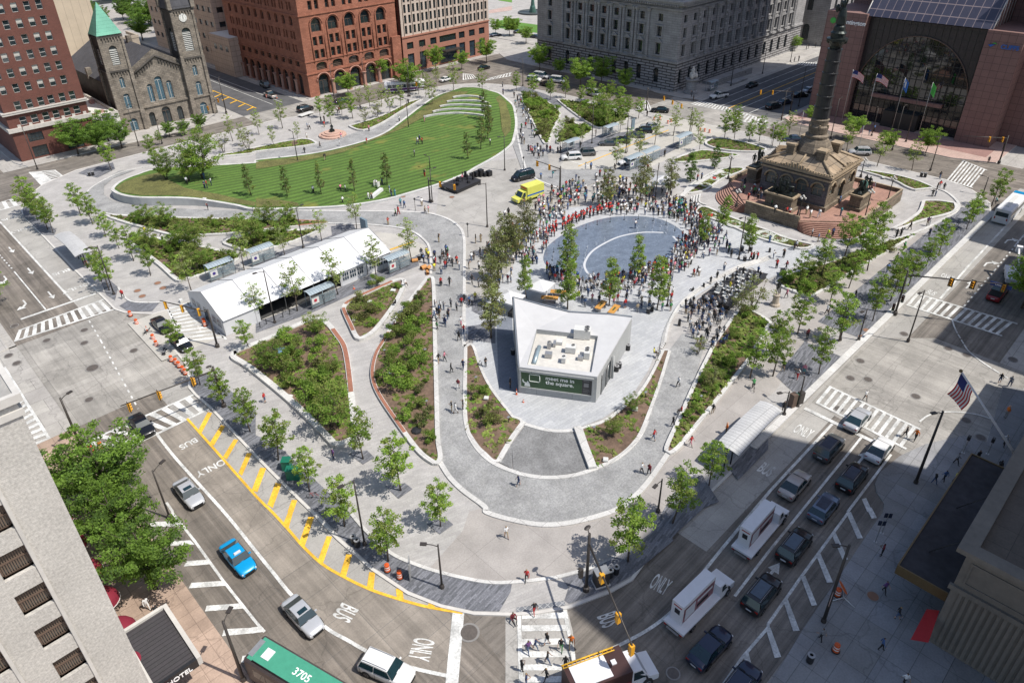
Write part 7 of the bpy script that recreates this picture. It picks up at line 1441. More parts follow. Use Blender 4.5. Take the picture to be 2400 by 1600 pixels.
# ---------------- simple furniture ----------------
def bin_(p,label,rz=0,mt=None,grp='litter bins on the square'):
 t=thing('litter_bin',label,'litter bin',p,0,grp); b=MB(); mt=mt or m_black; b.lathe([(.26,0),(.29,.1),(.30,.85),(.27,.9)],mt,12); b.build('body',t)
 b=MB(); b.lathe([(.31,.88),(.31,.95),(.15,.97),(.14,.9),(.02,.9)],mat('bin_lid',(.30,.30,.31),.4,.05,3),14); b.build('lid',t)
bins=[(1,3,900,280,'left, by the lower bend lamp'),(1,3,935,310,'right, by the lower bend lamp'),(2,3,900,590,'left, beside the dark cabinet'),(2,3,955,560,'right, beside the dark cabinet'),(2,2,960,275,'near the kiosk side door, left'),(2,2,985,245,'near the kiosk side door, right'),(2,2,1065,80,'stacked beside kiosk right wall'),(2,2,8,120,'against the kiosk left wall'),(3,1,1405,55,'left, behind the monument circle'),(3,1,1440,60,'right, behind the monument circle'),(0,1,825,50,'left, near the lawn corner'),(0,1,858,45,'right, near the lawn corner'),(1,1,1500,820,'left, beside the nearest far shelter'),(1,1,1530,800,'right, beside the nearest far shelter'),(2,1,1250,1310,'left, behind the kiosk crowd'),(2,1,1280,1290,'right, behind the kiosk crowd'),(2,1,2110,740,'left, by the monument lamp'),(2,1,2190,740,'right, by the monument lamp'),(3,3,380,1370,'ribbed, on the shaded pavement'),(2,1,2135,830,'speaker side, below the monument')]
for c,r,x,y,d_ in bins: bin_(T1(c,r,x,y,.17),'dark round litter bin '+d_)
def barrel(p,label,tall=1):
 t=thing('traffic_barrel',label,'traffic barrel',p,0,'orange traffic barrels'); m_o=mat('barrel_orange',(.62,.10,.02),.5,.06,3); m_s=mat('reflective_white',(.75,.75,.72),.4,0)
 b=MB(); b.lathe([(.36,0),(.36,.08)],m_black,12); b.build('base',t)
 b=MB(); b.lathe([(.29,.08),(.28,.28)],m_o,14); b.lathe([(.27,.28),(.265,.4)],m_s,14); b.lathe([(.265,.4),(.255,.54)],m_o,14); b.lathe([(.25,.54),(.245,.66)],m_s,14); b.lathe([(.245,.66),(.23,.86),(.1,.88),(.1,.95)],m_o,14); b.build('drum',t)
def cone(p,label,h=.7):
 t=thing('traffic_cone',label,'traffic cone',p,0,'orange traffic cones'); b=MB(); m_o=MATS['barrel_orange']; b.box(-.18,-.18,0,.18,.18,.04,m_o); b.build('base',t); b=MB(); b.lathe([(.14,.04),(.09,h*.45)],m_o,10); b.lathe([(.09,h*.45),(.065,h*.65)],MATS['reflective_white'],10); b.lathe([(.065,h*.65),(.02,h)],m_o,10); b.build('body',t)
bl=[(1,3,1208,535),(1,3,1322,600),(0,1,1200,1335),(0,1,1258,1410),(0,1,1410,1550),(0,2,1440,40),(0,2,1578,180),(0,2,1620,205),(0,2,1648,235),(0,2,1685,275),(0,2,1705,300),(0,2,840,1010),(0,2,930,980),(0,1,795,870),(0,1,1915,1370),(2,0,1305,1110),(2,0,1357,1105),(2,0,1430,1140),(2,0,1460,1125),(2,0,1728,1210),(2,0,1768,1215),(2,0,1812,1225),(3,3,620,1270),(3,3,635,760),(1,0,100,900),(1,0,190,905)]
places={(1,3):'on the slate strip of the lower bend',(0,1):'by the parked black cars left of tent',(0,2):'in the tight line at the left kerb',(2,0):'closing the far shelter street',(3,3):'on the shaded pavement',(1,0):'on the street by the red stone building'}
def rank_things(L,fn,fmt):
 by={}
 for q in L: by.setdefault(q[:2],[]).append(q)
 for k,v in by.items():
  v.sort(key=lambda q:q[2])
  for i,q in enumerate(v): fn(T1(*q[:4],.17 if k in((1,3),(3,3)) else .02),fmt%(places[k])+(', %s from left'%ordw(i+1) if len(v)>1 else ''))
rank_things(bl,barrel,'orange and white barrel %s')
cone(T1(2,2,42,490,.17),'tall striped orange cone at the kiosk corner',1.0); cone(T1(2,2,103,560,.17),'small orange cone on the terrace before the kiosk',.5); cone(T1(1,1,900,1085,.17),'small orange cone between tent and shelters',.6); cone(T1(0,1,1355,1480,.02),'tall orange post cone beside the fallen barricade',1.1)
t=thing('barricade','tangled fallen barricade on the road beside the parked black car','barricade',T1(0,1,1350,1495,.03)); b=MB()
for a,c in (((-.8,-.4,.1),(.8,.5,.5)),((-.5,.5,.1),(.6,-.5,.4)),((-.8,0,.05),(.7,.1,.6)),((-.2,-.6,.05),(0,.6,.5))): b.tube([a,c],.04,m_black,4)
b.build('frame',t)
t=thing('barricade','grey wheeled equipment heap beside the left kerb barrels','barricade',T1(0,2,1515,110,.03),.5); b=MB()
for a,c in (((-.8,-.4,.1),(.8,.5,.5)),((-.5,.5,.1),(.6,-.5,.4)),((-.8,0,.05),(.7,.1,.6))): b.tube([a,c],.06,m_galv,4)
b.cyl(.5,.3,.0,.5,.25,.25,m_black); b.cyl(-.4,-.2,0,.4,.25,.25,m_black); b.build('frame',t)
t=thing('utility_cabinet','dark steel cabinet under the lower right signal mast','cabinet',T1(2,3,815,650,.16)+Vector((0,0,.0)),-.45); b=MB(); b.box(-.65,-.45,.1,.65,.45,1.7,m_dark); b.box(-.75,-.55,0,.75,.55,.1,m_kerb); b.build('body',t); b=MB(); b.box(-.68,-.48,1.7,.68,.48,1.76,m_galv); b.build('lid',t)
t=thing('information_board','blank grey upright board on the slate strip of the lower bend','board',T1(1,3,1420,590,.16),.9); b=MB(); b.box(-.55,-.06,0,.55,.06,2.3,mat('board_grey',(.28,.28,.28),.6,.1,3)); b.build('panel',t)
t=thing('information_board','tall blue grey slab at the far end of the tent','board',T1(1,1,1000,560,.16),0); b=MB(); b.box(-.2,-.9,0,.2,.9,2.6,mat('slab_blue',(.16,.22,.27),.6,.1,3)); b.build('panel',t)
m_gbox=mat('green_cabinet',(.01,.14,.09),.5,.1,3)
for k,(x,y) in enumerate(((290,1165),(355,1250))):
 t=thing('green_cabinet',('small','large')[k]+' dark green steel cabinet on the lower left slate strip','cabinet',T1(1,2,x,y,.16),-.75); b=MB(); s=(.9,1.5)[k]; b.box(-s/2,-.45,0,s/2,.45,1.3,m_gbox); b.build('body',t); b=MB(); b.box(-s/2-.04,-.5,1.3,s/2+.04,.5,1.36,m_gbox); b.build('lid',t)
t=thing('parking_sign','tall grey sign board at the top of the far bus street','board',T1(2,0,1108,1190,.16)); b=MB(); b.box(-.6,-.12,0,.6,.12,2.6,MATS['slab_blue']); b.build('panel',t)
bicycle(T1(1,2,540,1440,.16),.8,'red bicycle parked on the lower left slate strip','r')
for k,(x,y) in enumerate(((40,1440),(98,1410),(250,1350),(312,1320))):
 b=MB(); b.cyl(0,0,0,.95,.06,.06,m_black,8); o=b.build('bollard',None,T1(1,1,x,y,.16)); tag(o,'slim black bollard before the tent front, '+ordw(k+1)+' from left','bollard','slim black bollards')
gl=[(1,2,1557,115),(1,2,1568,590),(1,2,2320,740),(2,2,752,830),(2,2,1225,510),(2,2,1732,545),(1,2,1185,120),(1,2,2022,370)]
gd=['top of the long pointed bed','lower part of the long pointed bed','right end of the bed left of the kiosk','left end of the bed right of the kiosk','middle of the bed right of the kiosk','lower grassy triangle bed','left edge of the long pointed bed','middle of the bed left of the kiosk']
for (c,r,x,y),d_ in zip(gl,gd): t=thing('garden_light','small dark garden spot light, '+d_,'garden light',T1(c,r,x,y,.3),0,'garden lights in the beds'); b=MB(); b.cyl(0,0,0,.75,.05,.05,m_black,6); b.build('post',t); b=MB(); b.box(-.18,-.12,.72,.18,.12,.82,m_galv); b.build('head',t)
for k,(c,r,x,y,s,d_) in enumerate(((1,2,305,510,.75,'lower part of the largest bed'),(1,2,2115,520,.6,'bed left of the kiosk'),(1,1,1045,1205,.7,'upper part of the small wedge bed'),(1,1,905,1370,.6,'left part of the small wedge bed'),(1,1,1260,1100,.8,'top of the small wedge bed'),(3,1,245,1105,.6,'long narrow bed'),(3,1,1060,65,.6,'thin curved bed by the monument'),(0,1,1875,260,.7,'lawn end groundcover'),(2,2,1130,620,.7,'bed right of the kiosk'),(2,2,860,1085,.6,'lower bed right of the kiosk'),(1,2,1230,290,.55,'middle of the long pointed bed'))):
 b=MB(); b.box(-s/2,-s/2,0,s/2,s/2,.16,m_unit,taper=.04); zb=.42 if (c,r)!=(0,1) else lawnz(*T1(c,r,x,y,1.6)[:2])+.05
 o=b.build('valve_box',None,T1(c,r,x,y,zb),.6); tag(o,'pale square service box set in the '+d_,'service box','pale service boxes in the beds')
for k,(x,y) in enumerate(((165,90),(240,80))): b=MB(); b.lathe([(.9,0),(.8,.12),(.3,.2)],mat('blue_tarp',(.12,.22,.32),.5,.3,3),9); o=b.build('tarp_heap',None,T1(1,2,x,y,.45)); o.scale=(1.2,.7,1); tag(o,('left','right')[k]+' one of two pale blue tarpaulin heaps in the largest bed','tarp')
b=MB(); b.lathe([(.7,0),(.6,.2),(.2,.3)],m_black,8); o=b.build('rubbish_bag',None,T1(1,2,1475,820,.35)); tag(o,'black plastic bag lying low in the long pointed bed','bag')
for k,(x,y,s) in enumerate(((1460,835,1.3),(1540,900,1.6),(1585,905,1.2),(1575,945,1.0))):
 b=MB(); b.cyl(0,0,0,1.0,.32*s*.8,.32*s*.8,mat('cut_wood',(.50,.24,.08),.8,.2,3),8,Matrix.Rotation(R(90),4,'X')@Matrix.Translation((0,.25,-.5))); o=b.build('log_seat',None,T1(1,1,x,y,.2),1.1+k*.5); tag(o,'orange brown log seat among the gathered people, '+ordw(k+1)+' from left','log seat','log seats')
m_tab=mat('orange_timber',(.52,.26,.06),.6,.15,4)
for k,(x,y,rz) in enumerate(((345,1205,-.95),(430,1150,-.95),(815,1270,.25),(935,1310,.25))):
 t=thing('picnic_table','orange timber table behind the kiosk, '+ordw(k+1)+' from left','table',T1(2,1,x,y,.19),rz,'orange timber tables behind the kiosk'); b=MB(); b.box(-1.3,-.48,.70,1.3,.48,.8,m_tab); b.build('table_top',t); b=MB(); b.box(-.5,-.12,.805,.5,.12,.82,mat('table_planter',(.06,.08,.02),.9,.3,9)); b.build('inset',t)
 for s in (-1,1): b=MB(); b.box(s*.9-.06,-.4,0,s*.9+.06,.4,.7,m_galv); b.build('leg',t)
# ---------------- lamp posts & signals ----------------
def lamp(p,h,rz,label,arm=1.1,mt=None,heads=1,th=.11):
 mt=mt or m_dark; t=thing('lamp_post',label,'lamp post',p,rz,'lamp posts'); b=MB(); b.lathe([(.24,0),(.22,.35),(th,.5)],mt,8); b.tube([(0,0,.4),(0,0,h)],[th,th*.65],mt,8,cap=True); b.build('post',t)
 for k in range(heads):
  s=1 if k==0 else -1; b=MB(); b.tube([(0,0,h-.25),(s*.5*arm,0,h-.05),(s*arm,0,h)],.045,mt,6); b.box(s*arm-.1 if s>0 else s*arm-.5,-.17,h-.05,s*arm+.5 if s>0 else s*arm+.1,.17,h+.06,mt); b.build('lamp_head',t)
def pole_h(c,r,x,y,tx,ty): # height of a post from the pixel of its top
 p=T1(c,r,x,y,.1); ty=r*400+ty/3.92; lo,hi=0,52
 for _ in range(40):
  m_=(lo+hi)/2
  if px_of(p+Vector((0,0,m_)))[1]>ty: lo=m_
  else: hi=m_
 return p,lo
LPS=[(1,3,1710,695,1672,300,2.3,'slim black lamp post on the slate strip of the lower bend'),(1,3,1000,300,900,-290,3.0,'tall dark lamp post by the lower left bend bins'),(2,2,1340,1568,1383,1265,3.2,'tall post beside the lower right bend trees'),(1,1,175,1400,60,920,3,'grey lamp post in front of the tent'),(1,1,437,710,370,340,.2,'twin headed lamp post behind the tent'),(1,1,2125,520,2115,115,2.9,'lamp post alone on the pale paving above the path'),(1,1,1620,290,1600,-5,.1,'dark mast beside the small black stage'),(0,1,1050,1140,885,690,3.1,'tall dark lamp post beside the curved bus canopy'),(0,1,310,410,200,70,1.6,'dark lamp post in the trees at the left kerb'),(1,0,385,1490,345,1210,1.6,'lamp post on the lawn path near the statue'),(1,0,1403,1185,1385,910,1.6,'lamp post on the lawn slope by the path'),(1,0,2285,1568,2290,1250,2.9,'lamp post at the right rim of the lawn'),(1,0,1600,1568,1597,1475,1.6,'short lamp post near the stage lawn edge'),(2,1,435,230,440,-10,3,'lamp post near the yellow ambulance'),(2,1,1315,270,1335,0,3,'lamp post by the far white canopy'),(2,1,1425,1250,1470,830,3,'lamp post between spire trees and steps'),(2,1,2080,820,2145,420,3,'lamp post with red flag below the monument'),(2,0,733,1320,748,980,3,'lamp post left of the far shelter'),(2,0,1045,1410,1090,1040,3,'lamp post on the far bus street'),(2,0,1630,1230,1652,985,3,'lamp post near the striped crossing by the barrels'),(2,0,100,790,103,540,3,'lamp post left of the courthouse street trees'),(3,2,268,605,350,320,1.2,'white globe lamp at the right junction corner'),(3,2,145,680,200,460,2.6,'short lamp beside the curved stop canopy'),(3,1,1285,1568-0,1360,1100,3,'slim dark post at the right kerb') ,(3,1,660,1560,735,1250,2.9,'double arm lamp post between right pavement trees'),(3,1,830,1560,835,1270,3,'grey post between right pavement trees'),(3,1,1970,225,2030,60,1.6,'dark lamp post at the right corner near the bus'),(3,0,1490,1568,1585,1250,2.9,'black lamp post on the far pavement right of the monument'),(3,0,950,1250,1010,1000,.5,'black pole before the atrium, first') ,(3,0,1130,1180,1180,800,.4,'black flagpole base before the atrium'),(3,0,1265,1305,1400,620,.4,'tall black pole right of the atrium door'),(3,0,130,1070,165,830,0,'decorative lamp string pole left of the granite pier'),(3,0,575,1270,645,910,0,'decorative lamp string pole near the red tree pavement'),(3,0,1140,1380,1235,980,0,'decorative lamp string pole before the atrium'),(3,0,205,570,235,370,0,'lamp post on the avenue beyond the courthouse'),(3,0,280,980,320,620,0,'lamp post at the avenue kerb by parked cars'),(1,0,720,920,680,600,.5,'lamp post before the red stone building, left'),(1,0,1000,800,970,540,.5,'lamp post before the red stone building, right'),(1,0,1255,720,1245,490,.5,'lamp post between red stone and pink buildings'),(1,0,1535,720,1520,440,.5,'lamp post before the pink office'),(1,0,1415,890,1400,600,.2,'dark mast on the north street kerb'),(0,0,345,1555,205,1170,.8,'lamp post before the brick tower'),(0,0,1275,1340,1170,980,1,'lamp post left of the church'),(0,0,1490,1320,1435,1120,1,'lamp post before the church doors'),(0,0,2080,1050,2010,720,1,'lamp post right of the church'),(2,0,2010,790,2060,500,1,'lamp post on the courthouse pavement'),(2,0,2300,680,2345,450,1,'twin lamp post by the courthouse terrace'),(0,3,1560,350-300,1200,-380,.4,'dark lamp post standing inside the big lower left tree')]
for c,r,x,y,tx,ty,rz,lab in LPS:
 p,h=pole_h(c,r,x,y,tx,ty); p.z=.15; lamp(p,max(3.2,h),rz,lab,heads=2 if 'twin' in lab or 'double' in lab else 1)
m_sigy=mat('signal_yellow',(.70,.34,.02),.5,.05,3); m_len=[mat('lens_red',(.25,.01,.01),.3,0),mat('lens_amber',(.3,.12,.01),.3,0),mat('lens_green',(.01,.2,.08),.3,0)]
def signal_head(root,p,dirv,mt=None,back=False):
 M_=Matrix.Translation(p)@Matrix.Rotation(math.atan2(dirv[1],dirv[0])-math.pi/2,4,'Z'); b=MB(); mt=mt or m_sigy; b.box(-.18,-.13,-.55,.18,.13,.55,mt,M_);
 if back: b.box(-.32,-.02,-.7,.32,.02,.7,m_black,M_)
 o=b.build('signal_head',root)
 for k in range(3):
  b=MB(); z=.36-.36*k; b.cyl(0,0,.13,.30,.15,.15,mt,8,M_@Matrix.Translation((0,0,z))@Matrix.Rotation(R(-90),4,'X'),cap=False); b.cyl(0,0,.132,.14,.12,.12,m_len[k],8,M_@Matrix.Translation((0,0,z))@Matrix.Rotation(R(-90),4,'X')); b.build('lens',o)
def mast(c,r,bx,by,hz,end,heads,label,lampd=None,low=(),face=(0,1),th=.16,poleh=None,back=True):
 p=T1(c,r,bx,by,.12); t=thing('signal_mast',label,'traffic signal',p,0,'signal masts'); b=MB(); H_=poleh or hz+.6; b.lathe([(.32,0),(.30,.5),(th,.6)],m_dark,8); b.tube([(0,0,.5),(0,0,H_)],[th,th*.75],m_dark,8); b.build('pole',t)
 e=at(end[0],end[1],hz+.25)-p; b=MB(); b.tube([(0,0,hz),(e.x,e.y,hz+.25)],[.11,.06],m_dark,8); b.build('arm',t)
 for f in heads: signal_head(t,Vector((e.x*f,e.y*f,hz+.1-.45)),face,back=back)
 for (dx,dy,z) in low: signal_head(t,Vector((dx,dy,z)),face,m_dark,back=False)
 if lampd: b=MB(); b.tube([(0,0,H_-.2),(lampd[0],lampd[1],H_+.1)],.05,m_dark,6); q=Vector((lampd[0],lampd[1],H_+.1)); b.sphere(q.x,q.y,q.z,.38,.22,.1,m_dark); b.build('lamp_head',t)
 return t
mast(2,3,680,720,6.3,(1200+1105/3.92,1200+1230/3.92),(.34,.72,1.0),'lower right signal mast with long arm over the shaded road',(.3,.5),((-.5,.3,2.6),),(.2,1),poleh=7.6,back=False)
mast(0,2,2060,600,5.6,(1110/3.92,800+600/3.92),(.25,.62,.93),'left signal mast whose arm reaches over the junction',(-.4,.2),(),(1,0))
mast(3,1,1165,1320,6.5,(1800+2280/3.92,400+1060/3.92),(.42,.62,.9),'signal mast with long arm over the right road',(.2,.4),((.4,-.3,2.6),(.3,.5,.9)),(-1,0),poleh=7.2)
mast(0,1,2000,1620,5.8,(1470/3.92,400+1200/3.92),(.2,.55,.9),'signal mast arm above the parked black cars by the tent',None,(),(0,1),poleh=6.2,back=False)
mast(2,0,1232,1015,5.5,(1200+1560/3.92,960/3.92),(.5,.75,1),'far signal mast above the black car by the courthouse',None,(),(-1,0),back=False)
mast(3,0,2120,1500,5.5,(1800+1800/3.92,1255/3.92),(.1,.4),'far right signal mast by the granite tower corner',None,(),(-1,0),back=False)
mast(1,1,1600,290,4.6,(600+1820/3.92,400+130/3.92),(.45,1),'signal arm over the small black stage',None,(),(0,-1),back=False)
mast(0,0,2080,1040,4.8,(1890/3.92,990/3.92),(.3,.9),'signal arm by the right church buttress',None,(),(0,-1),back=False)
mast(1,0,1400,890,5.0,(600+1480/3.92,760/3.92),(.9,),'signal arm on the north street',None,(),(0,-1),back=False)
mast(2,1,440,230,5.6,(1200+220/3.92,1480/3.92),(.45,.95),'signal arm above the yellow ambulance',None,(),(0,-1),back=False)
mast(3,0,200,1040,5.5,(1800-80/3.92,830/3.92),(.6,.95),'signal arm across the avenue beside the granite pier',None,(),(-1,0),back=False)
p,h=pole_h(0,2,785,1060,565,520); lamp(p,h,.3,'thick dark lamp mast at the left junction corner',.9,th=.17)
p,h=pole_h(3,2,1355,1300,1605,640); lamp(p,h,2.6,'thick dark lamp mast at the right junction corner',.9,th=.16)
p,h=pole_h(3,3,508,1005,740,300); lamp(p,h,2.4,'thick dark lamp mast on the shaded pavement',.9,th=.16)
p,h=pole_h(0,3,2240,1545,2070,1000); lamp(p,h,.6,'dark lamp mast beside the green bus with boxes on top',.8,th=.15)
for lab,c,r,x,y,hz,sx,txt,col in (('arrow plate on the right junction lamp mast',3,2,1430,1080,3.0,1.3,'TR',m_unit),('pinkish arrow plate on the shaded lamp mast',3,3,580,790,4.0,1.3,'TR',mat('plate_pink',(.35,.25,.22),.6,0))):
 p=T1(c,r,x,y,hz); t=thing('street_plate',lab,'sign',p,.2); b=MB(); b.box(-sx/2,-.03,-.3,sx/2,.03,.3,col); b.build('plate',t); b=MB()
 for s_ in (-1,1): b.add([(s_*.1,-.035,-.18),(s_*.16,-.035,-.18),(s_*.16,-.035,.15),(s_*.1,-.035,.15)],[(0,1,2,3)],m_black); b.add([(s_*.13,-.035,.22),(s_*.4,-.035,.1),(s_*.13,-.035,0)],[(0,1,2)],m_black)
 b.build('arrows',t)
p=T1(3,1,2140,1055,6.3); t=thing('street_sign','blue street name sign on the right signal arm reading Ontario','sign',p,-1.5); b=MB(); b.box(-1.3,-.03,-.28,1.3,.03,.28,mat('sign_plate_blue',(.01,.04,.2),.5,0)); b.build('plate',t); place_text('Ontario','lettering',(0,-.04,-.13),(1,0,0),(0,0,1),.42,m_signw,parent=t)
for k,(c,r,x,y,tx,ty) in enumerate(((3,2,1790,1025,1855,870),(3,2,2015,1035,2090,890),(3,3,1045,195,1110,10),(3,3,985,275,1035,80),(0,2,745,1020,715,940),(1,1,1465,370,1450,260),(1,1,1948,610,1943,490),(2,1,105,0,100,-120),(2,1,612,120,617,60))):
 d_=['left pedestrian signal in the sunny corner','right pedestrian signal in the sunny corner','tall kerb sign post by the hatched bay','short blue plate post by the hatched bay','pedestrian signal under the left junction mast','equipment stand north of the tent','round topped stand right of the path curve','round topped stand near the black van','round topped stand behind the crowd'][k]
 p,h=pole_h(c,r,x,y,tx,ty); t=thing('signal_post',d_,'post',p); b=MB(); b.cyl(0,0,0,h,.05,.05,m_galv if k<4 else m_black,6); b.lathe([(.2,0),(.18,.08)],m_galv,8); b.build('post',t); b=MB()
 if k in (2,3): b.box(-.35,-.02,h-.6,.35,.02,h,mat('plate_navy',(.02,.03,.06),.5,0),Matrix.Rotation(-.9,4,'Z'))
 elif k<5: b.box(-.2,-.15,h-.5,.2,.15,h,m_black)
 else: b.sphere(0,0,h,.2,.2,.25,m_black)
 b.build('head',t)
b=MB(); b.lathe([(.62,0),(.62,.04),(.5,.05)],mat('sign_orange',(.65,.12,.01),.5,.05,3),18); o=b.build('detour_sign',None,T1(3,3,690,690,.9)); o.rotation_euler=(.9,.3,.5); tag(o,'round orange roadwork sign leaning beside the shaded lamp mast','sign')
t=thing('sign_stand','white splayed legs of a temporary sign beside the shaded mast','sign',T1(3,3,690,800,.16),.4); b=MB()
for a in range(3): b.tube([(0,0,.3),(1.1*math.cos(a*2.1),1.1*math.sin(a*2.1),.02)],.05,m_unit,4)
b.build('legs',t)
# ---------------- tent ----------------
m_tent=mat('tent_white_vinyl',(.66,.66,.67),.45,.03,.6); m_tentw=mat('tent_side_vinyl',(.60,.61,.63),.5,.05,1)
t=thing('marquee_tent','very long white frame tent standing in the closed street','tent',(30.6,89.3,.17)); L_=29.5; Wt=11.4; b=MB(); zE=2.7; zR=5.0
seg=6
for i in range(seg):
 x0,x1=L_*i/seg,L_*(i+1)/seg; sg=.0
 for s in (0,1):
  y0=-.25 if s==0 else Wt+.25
  b.add([(x0+.02,y0,zE-.1),(x1-.02,y0,zE-.1),(x1-.02,Wt/2,zR),(x0+.02,Wt/2,zR)],[(0,1,2,3)] if s==0 else [(3,2,1,0)],m_tent,True)
b.build('roof',t); b=MB()
for i in range(seg+1): x=L_*i/seg; b.tube([(x,-.25,zE-.06),(x,Wt/2,zR+.04),(x,Wt+.25,zE-.06)],.045,m_galv,4)
b.build('roof_seams',t)
b=MB(); b.add([(0,0,0),(0,Wt,0),(0,Wt,zE),(0,Wt/2,zR-.05),(0,0,zE)],[(4,3,2,1,0)],m_tentw); b.add([(L_,0,0),(L_,Wt,0),(L_,Wt,zE),(L_,Wt/2,zR-.05),(L_,0,zE)],[(0,1,2,3,4)],m_tentw)
for x0,x1 in ((0,5.5),(19.5,24.6),(24.7,29.5)): b.add([(x0,0,0),(x1,0,0),(x1,0,zE),(x0,0,zE)],[(0,1,2,3)],m_tentw)
b.add([(0,Wt,0),(L_,Wt,0),(L_,Wt,zE),(0,Wt,zE)],[(3,2,1,0)],m_tentw); b.build('side_wall',t)
def paned(x,y,w,h,z0,alongx,sgn=-1):
 b=MB();
 if alongx: b.box(x,y-.03,z0,x+w,y,z0+h,g_blue);
 else: b.box(x-.03,y,z0,x,y+w,z0+h,g_blue)
 for i in range(4):
  u=w*i/3
  if alongx: b.box(x+u-.03,y-.06,z0,x+u+.03,y-.03,z0+h,m_tent)
  else: b.box(x-.06,y+u-.03,z0,x-.03,y+u+.03,z0+h,m_tent)
 for i in range(3):
  v=h*i/2
  if alongx: b.box(x,y-.06,z0+v-.03,x+w,y-.03,z0+v+.03,m_tent)
  else: b.box(x-.06,y,z0+v-.03,x-.03,y+w,z0+v+.03,m_tent)
 b.build('window',t)
for y in (.8,2.4,7.4,9.2): paned(0,y,1.2,1.3,.9,False)
for x in (19.9,21.3,22.7,25.1,26.5,27.9): paned(x,0,1.2,1.4,.8,True)
b=MB(); b.box(-.04,4.7,0,0,6.3,2.3,g_dark); b.build('door',t)
for i in range(seg+1): b=MB(); x=L_*i/seg; b.tube([(x,.02,0),(x,.02,zE)],.05,m_galv,4); b.build('leg',t)
b=MB(); b.box(.5,.4,0,L_-.5,Wt-.4,.05,mat('tent_floor',(.05,.05,.05),.9,.1)); b.build('floor',t)
for y in (3.2,6.9):
 b=MB(); b.box(-.5,y,0,-.05,y+.6,.5,m_unit); o=b.build('ballast_block',None,(30.4,89.3+y,.17)); tag(o,'white ballast block at the tent gable, '+('near' if y<5 else 'far')+' one','block')
barrel(Vector((29.7,94.1,.17)),'orange and white barrel in the tent doorway, left'); barrel(Vector((29.9,94.9,.17)),'orange and white barrel in the tent doorway, right')
def canopy(p,w,label,peak=True,rz=0,h=2.3):
 t=thing('popup_canopy',label,'canopy tent',p,rz,'white pop-up canopies'); b=MB(); z=h
 b.add([(-w/2,-w/2,z),(w/2,-w/2,z),(w/2,w/2,z),(-w/2,w/2,z),(0,0,z+w*.27)],[(0,1,4),(1,2,4),(2,3,4),(3,0,4)],m_tent)
 b.add([(-w/2,-w/2,z-.25),(w/2,-w/2,z-.25),(w/2,w/2,z-.25),(-w/2,w/2,z-.25),(-w/2,-w/2,z),(w/2,-w/2,z),(w/2,w/2,z),(-w/2,w/2,z)],[(0,1,5,4),(1,2,6,5),(2,3,7,6),(3,0,4,7)],m_tent); b.build('roof',t)
 for sx in (-1,1):
  for sy in (-1,1): b=MB(); b.tube([(sx*(w/2-.05),sy*(w/2-.05),0),(sx*(w/2-.05),sy*(w/2-.05),z)],.04,m_galv,4); b.build('leg',t)
canopy(T1(2,1,-20,1300,.18)+Vector((.4,.4,0)),3.4,'white canopy left of the kiosk corner',rz=.2); canopy(T1(2,1,255,1170,.18),3.4,'white canopy between kiosk and pool left trees',rz=.3); canopy(T1(2,1,1380,190,.18),4.2,'white canopy under the far trees',rz=.5)
t=thing('trestle_table','dark draped trestle tables under the white canopy by the kiosk','table',T1(2,1,10,1320,.18),.3); b=MB(); b.box(-.9,-.4,0,.9,.4,.75,m_black); b.build('body',t)
# ---------------- shelters ----------------
m_shr=paver('shelter_roof_ribs',(.36,.42,.46),(.33,.39,.43),(.20,.25,.28),40,.45,.05,rough=.4,stain=.08,bump=.4); m_shr2=paver('shelter_roof_ribs_y',(.36,.42,.46),(.33,.39,.43),(.20,.25,.28),.45,40,.05,rough=.4,stain=.08,offset=0,bump=.4)
m_tr=mat('clear_glass',(.25,.32,.35),.1,0); m_tr.node_tree.nodes['Principled BSDF'].inputs['Alpha'].default_value=.38
def shelter(p,rz,label,L=4.4,D=1.9,sign=True):
 t=thing('bus_shelter',label,'bus shelter',p,rz,'glass bus shelters'); b=MB(); n=6; vs=[]
 for j in range(n+1): y=-D/2+D*j/n; z=2.45+.35*math.sin(math.pi*(j/n)*.75+.35); vs+=[(-L/2,y,z),(L/2,y,z)]
 b.add(vs,[(2*j,2*j+1,2*j+3,2*j+2) for j in range(n)],m_shr2,True); b.build('roof',t)
 for x in (-L/2+.1,0,L/2-.1):
  for y in (-D/2+.15,D/2-.15): b=MB(); b.tube([(x,y,0),(x,y,2.55)],.05,m_duct,4); b.build('post',t)
 for x in (-L/4,L/4) if sign else (-L/4,L/4):
  b=MB(); b.box(x-L/4+.15,-D/2+.13,.35,x+L/4-.15,-D/2+.16,2.1,m_tr); b.build('glass_panel',t); b=MB()
  for z in (.35,.9,1.5,2.1): b.box(x-L/4+.12,-D/2+.11,z-.02,x+L/4-.12,-D/2+.12,z+.02,m_galv)
  b.build('glazing_bars',t)
 if sign:
  b=MB(); b.box(-L/2+.2,-D/2+.03,.9,-L/2+1.4,-D/2+.09,1.9,m_unit); o=b.build('poster',t); b=MB(); b.lathe([(.28,0),(.26,.02)],mat('badge_red' if 'front' in label else 'badge_navy',(.4,.03,.05) if 'front' in label else (.05,.03,.2),.5,0),12); q=b.build('poster_badge',o,(-L/2+.8,-D/2+.025,1.45)); q.rotation_euler=(R(90),0,0)
 b=MB(); b.box(-L/2+.6,D/2-.7,.42,L/2-.6,D/2-.35,.47,m_galv); b.build('bench',t)
for a,bb,rz,lab in ((45.2,87.3,0,'glass shelter in front of the tent, left of the pair'),(59.9,87.6,0,'glass shelter in front of the tent, right of the pair'),(38.3,106.6,0,'glass shelter behind the tent, left'),(45.6,106.6,0,'glass shelter behind the tent, right')): shelter((a,bb,.17),rz,lab)
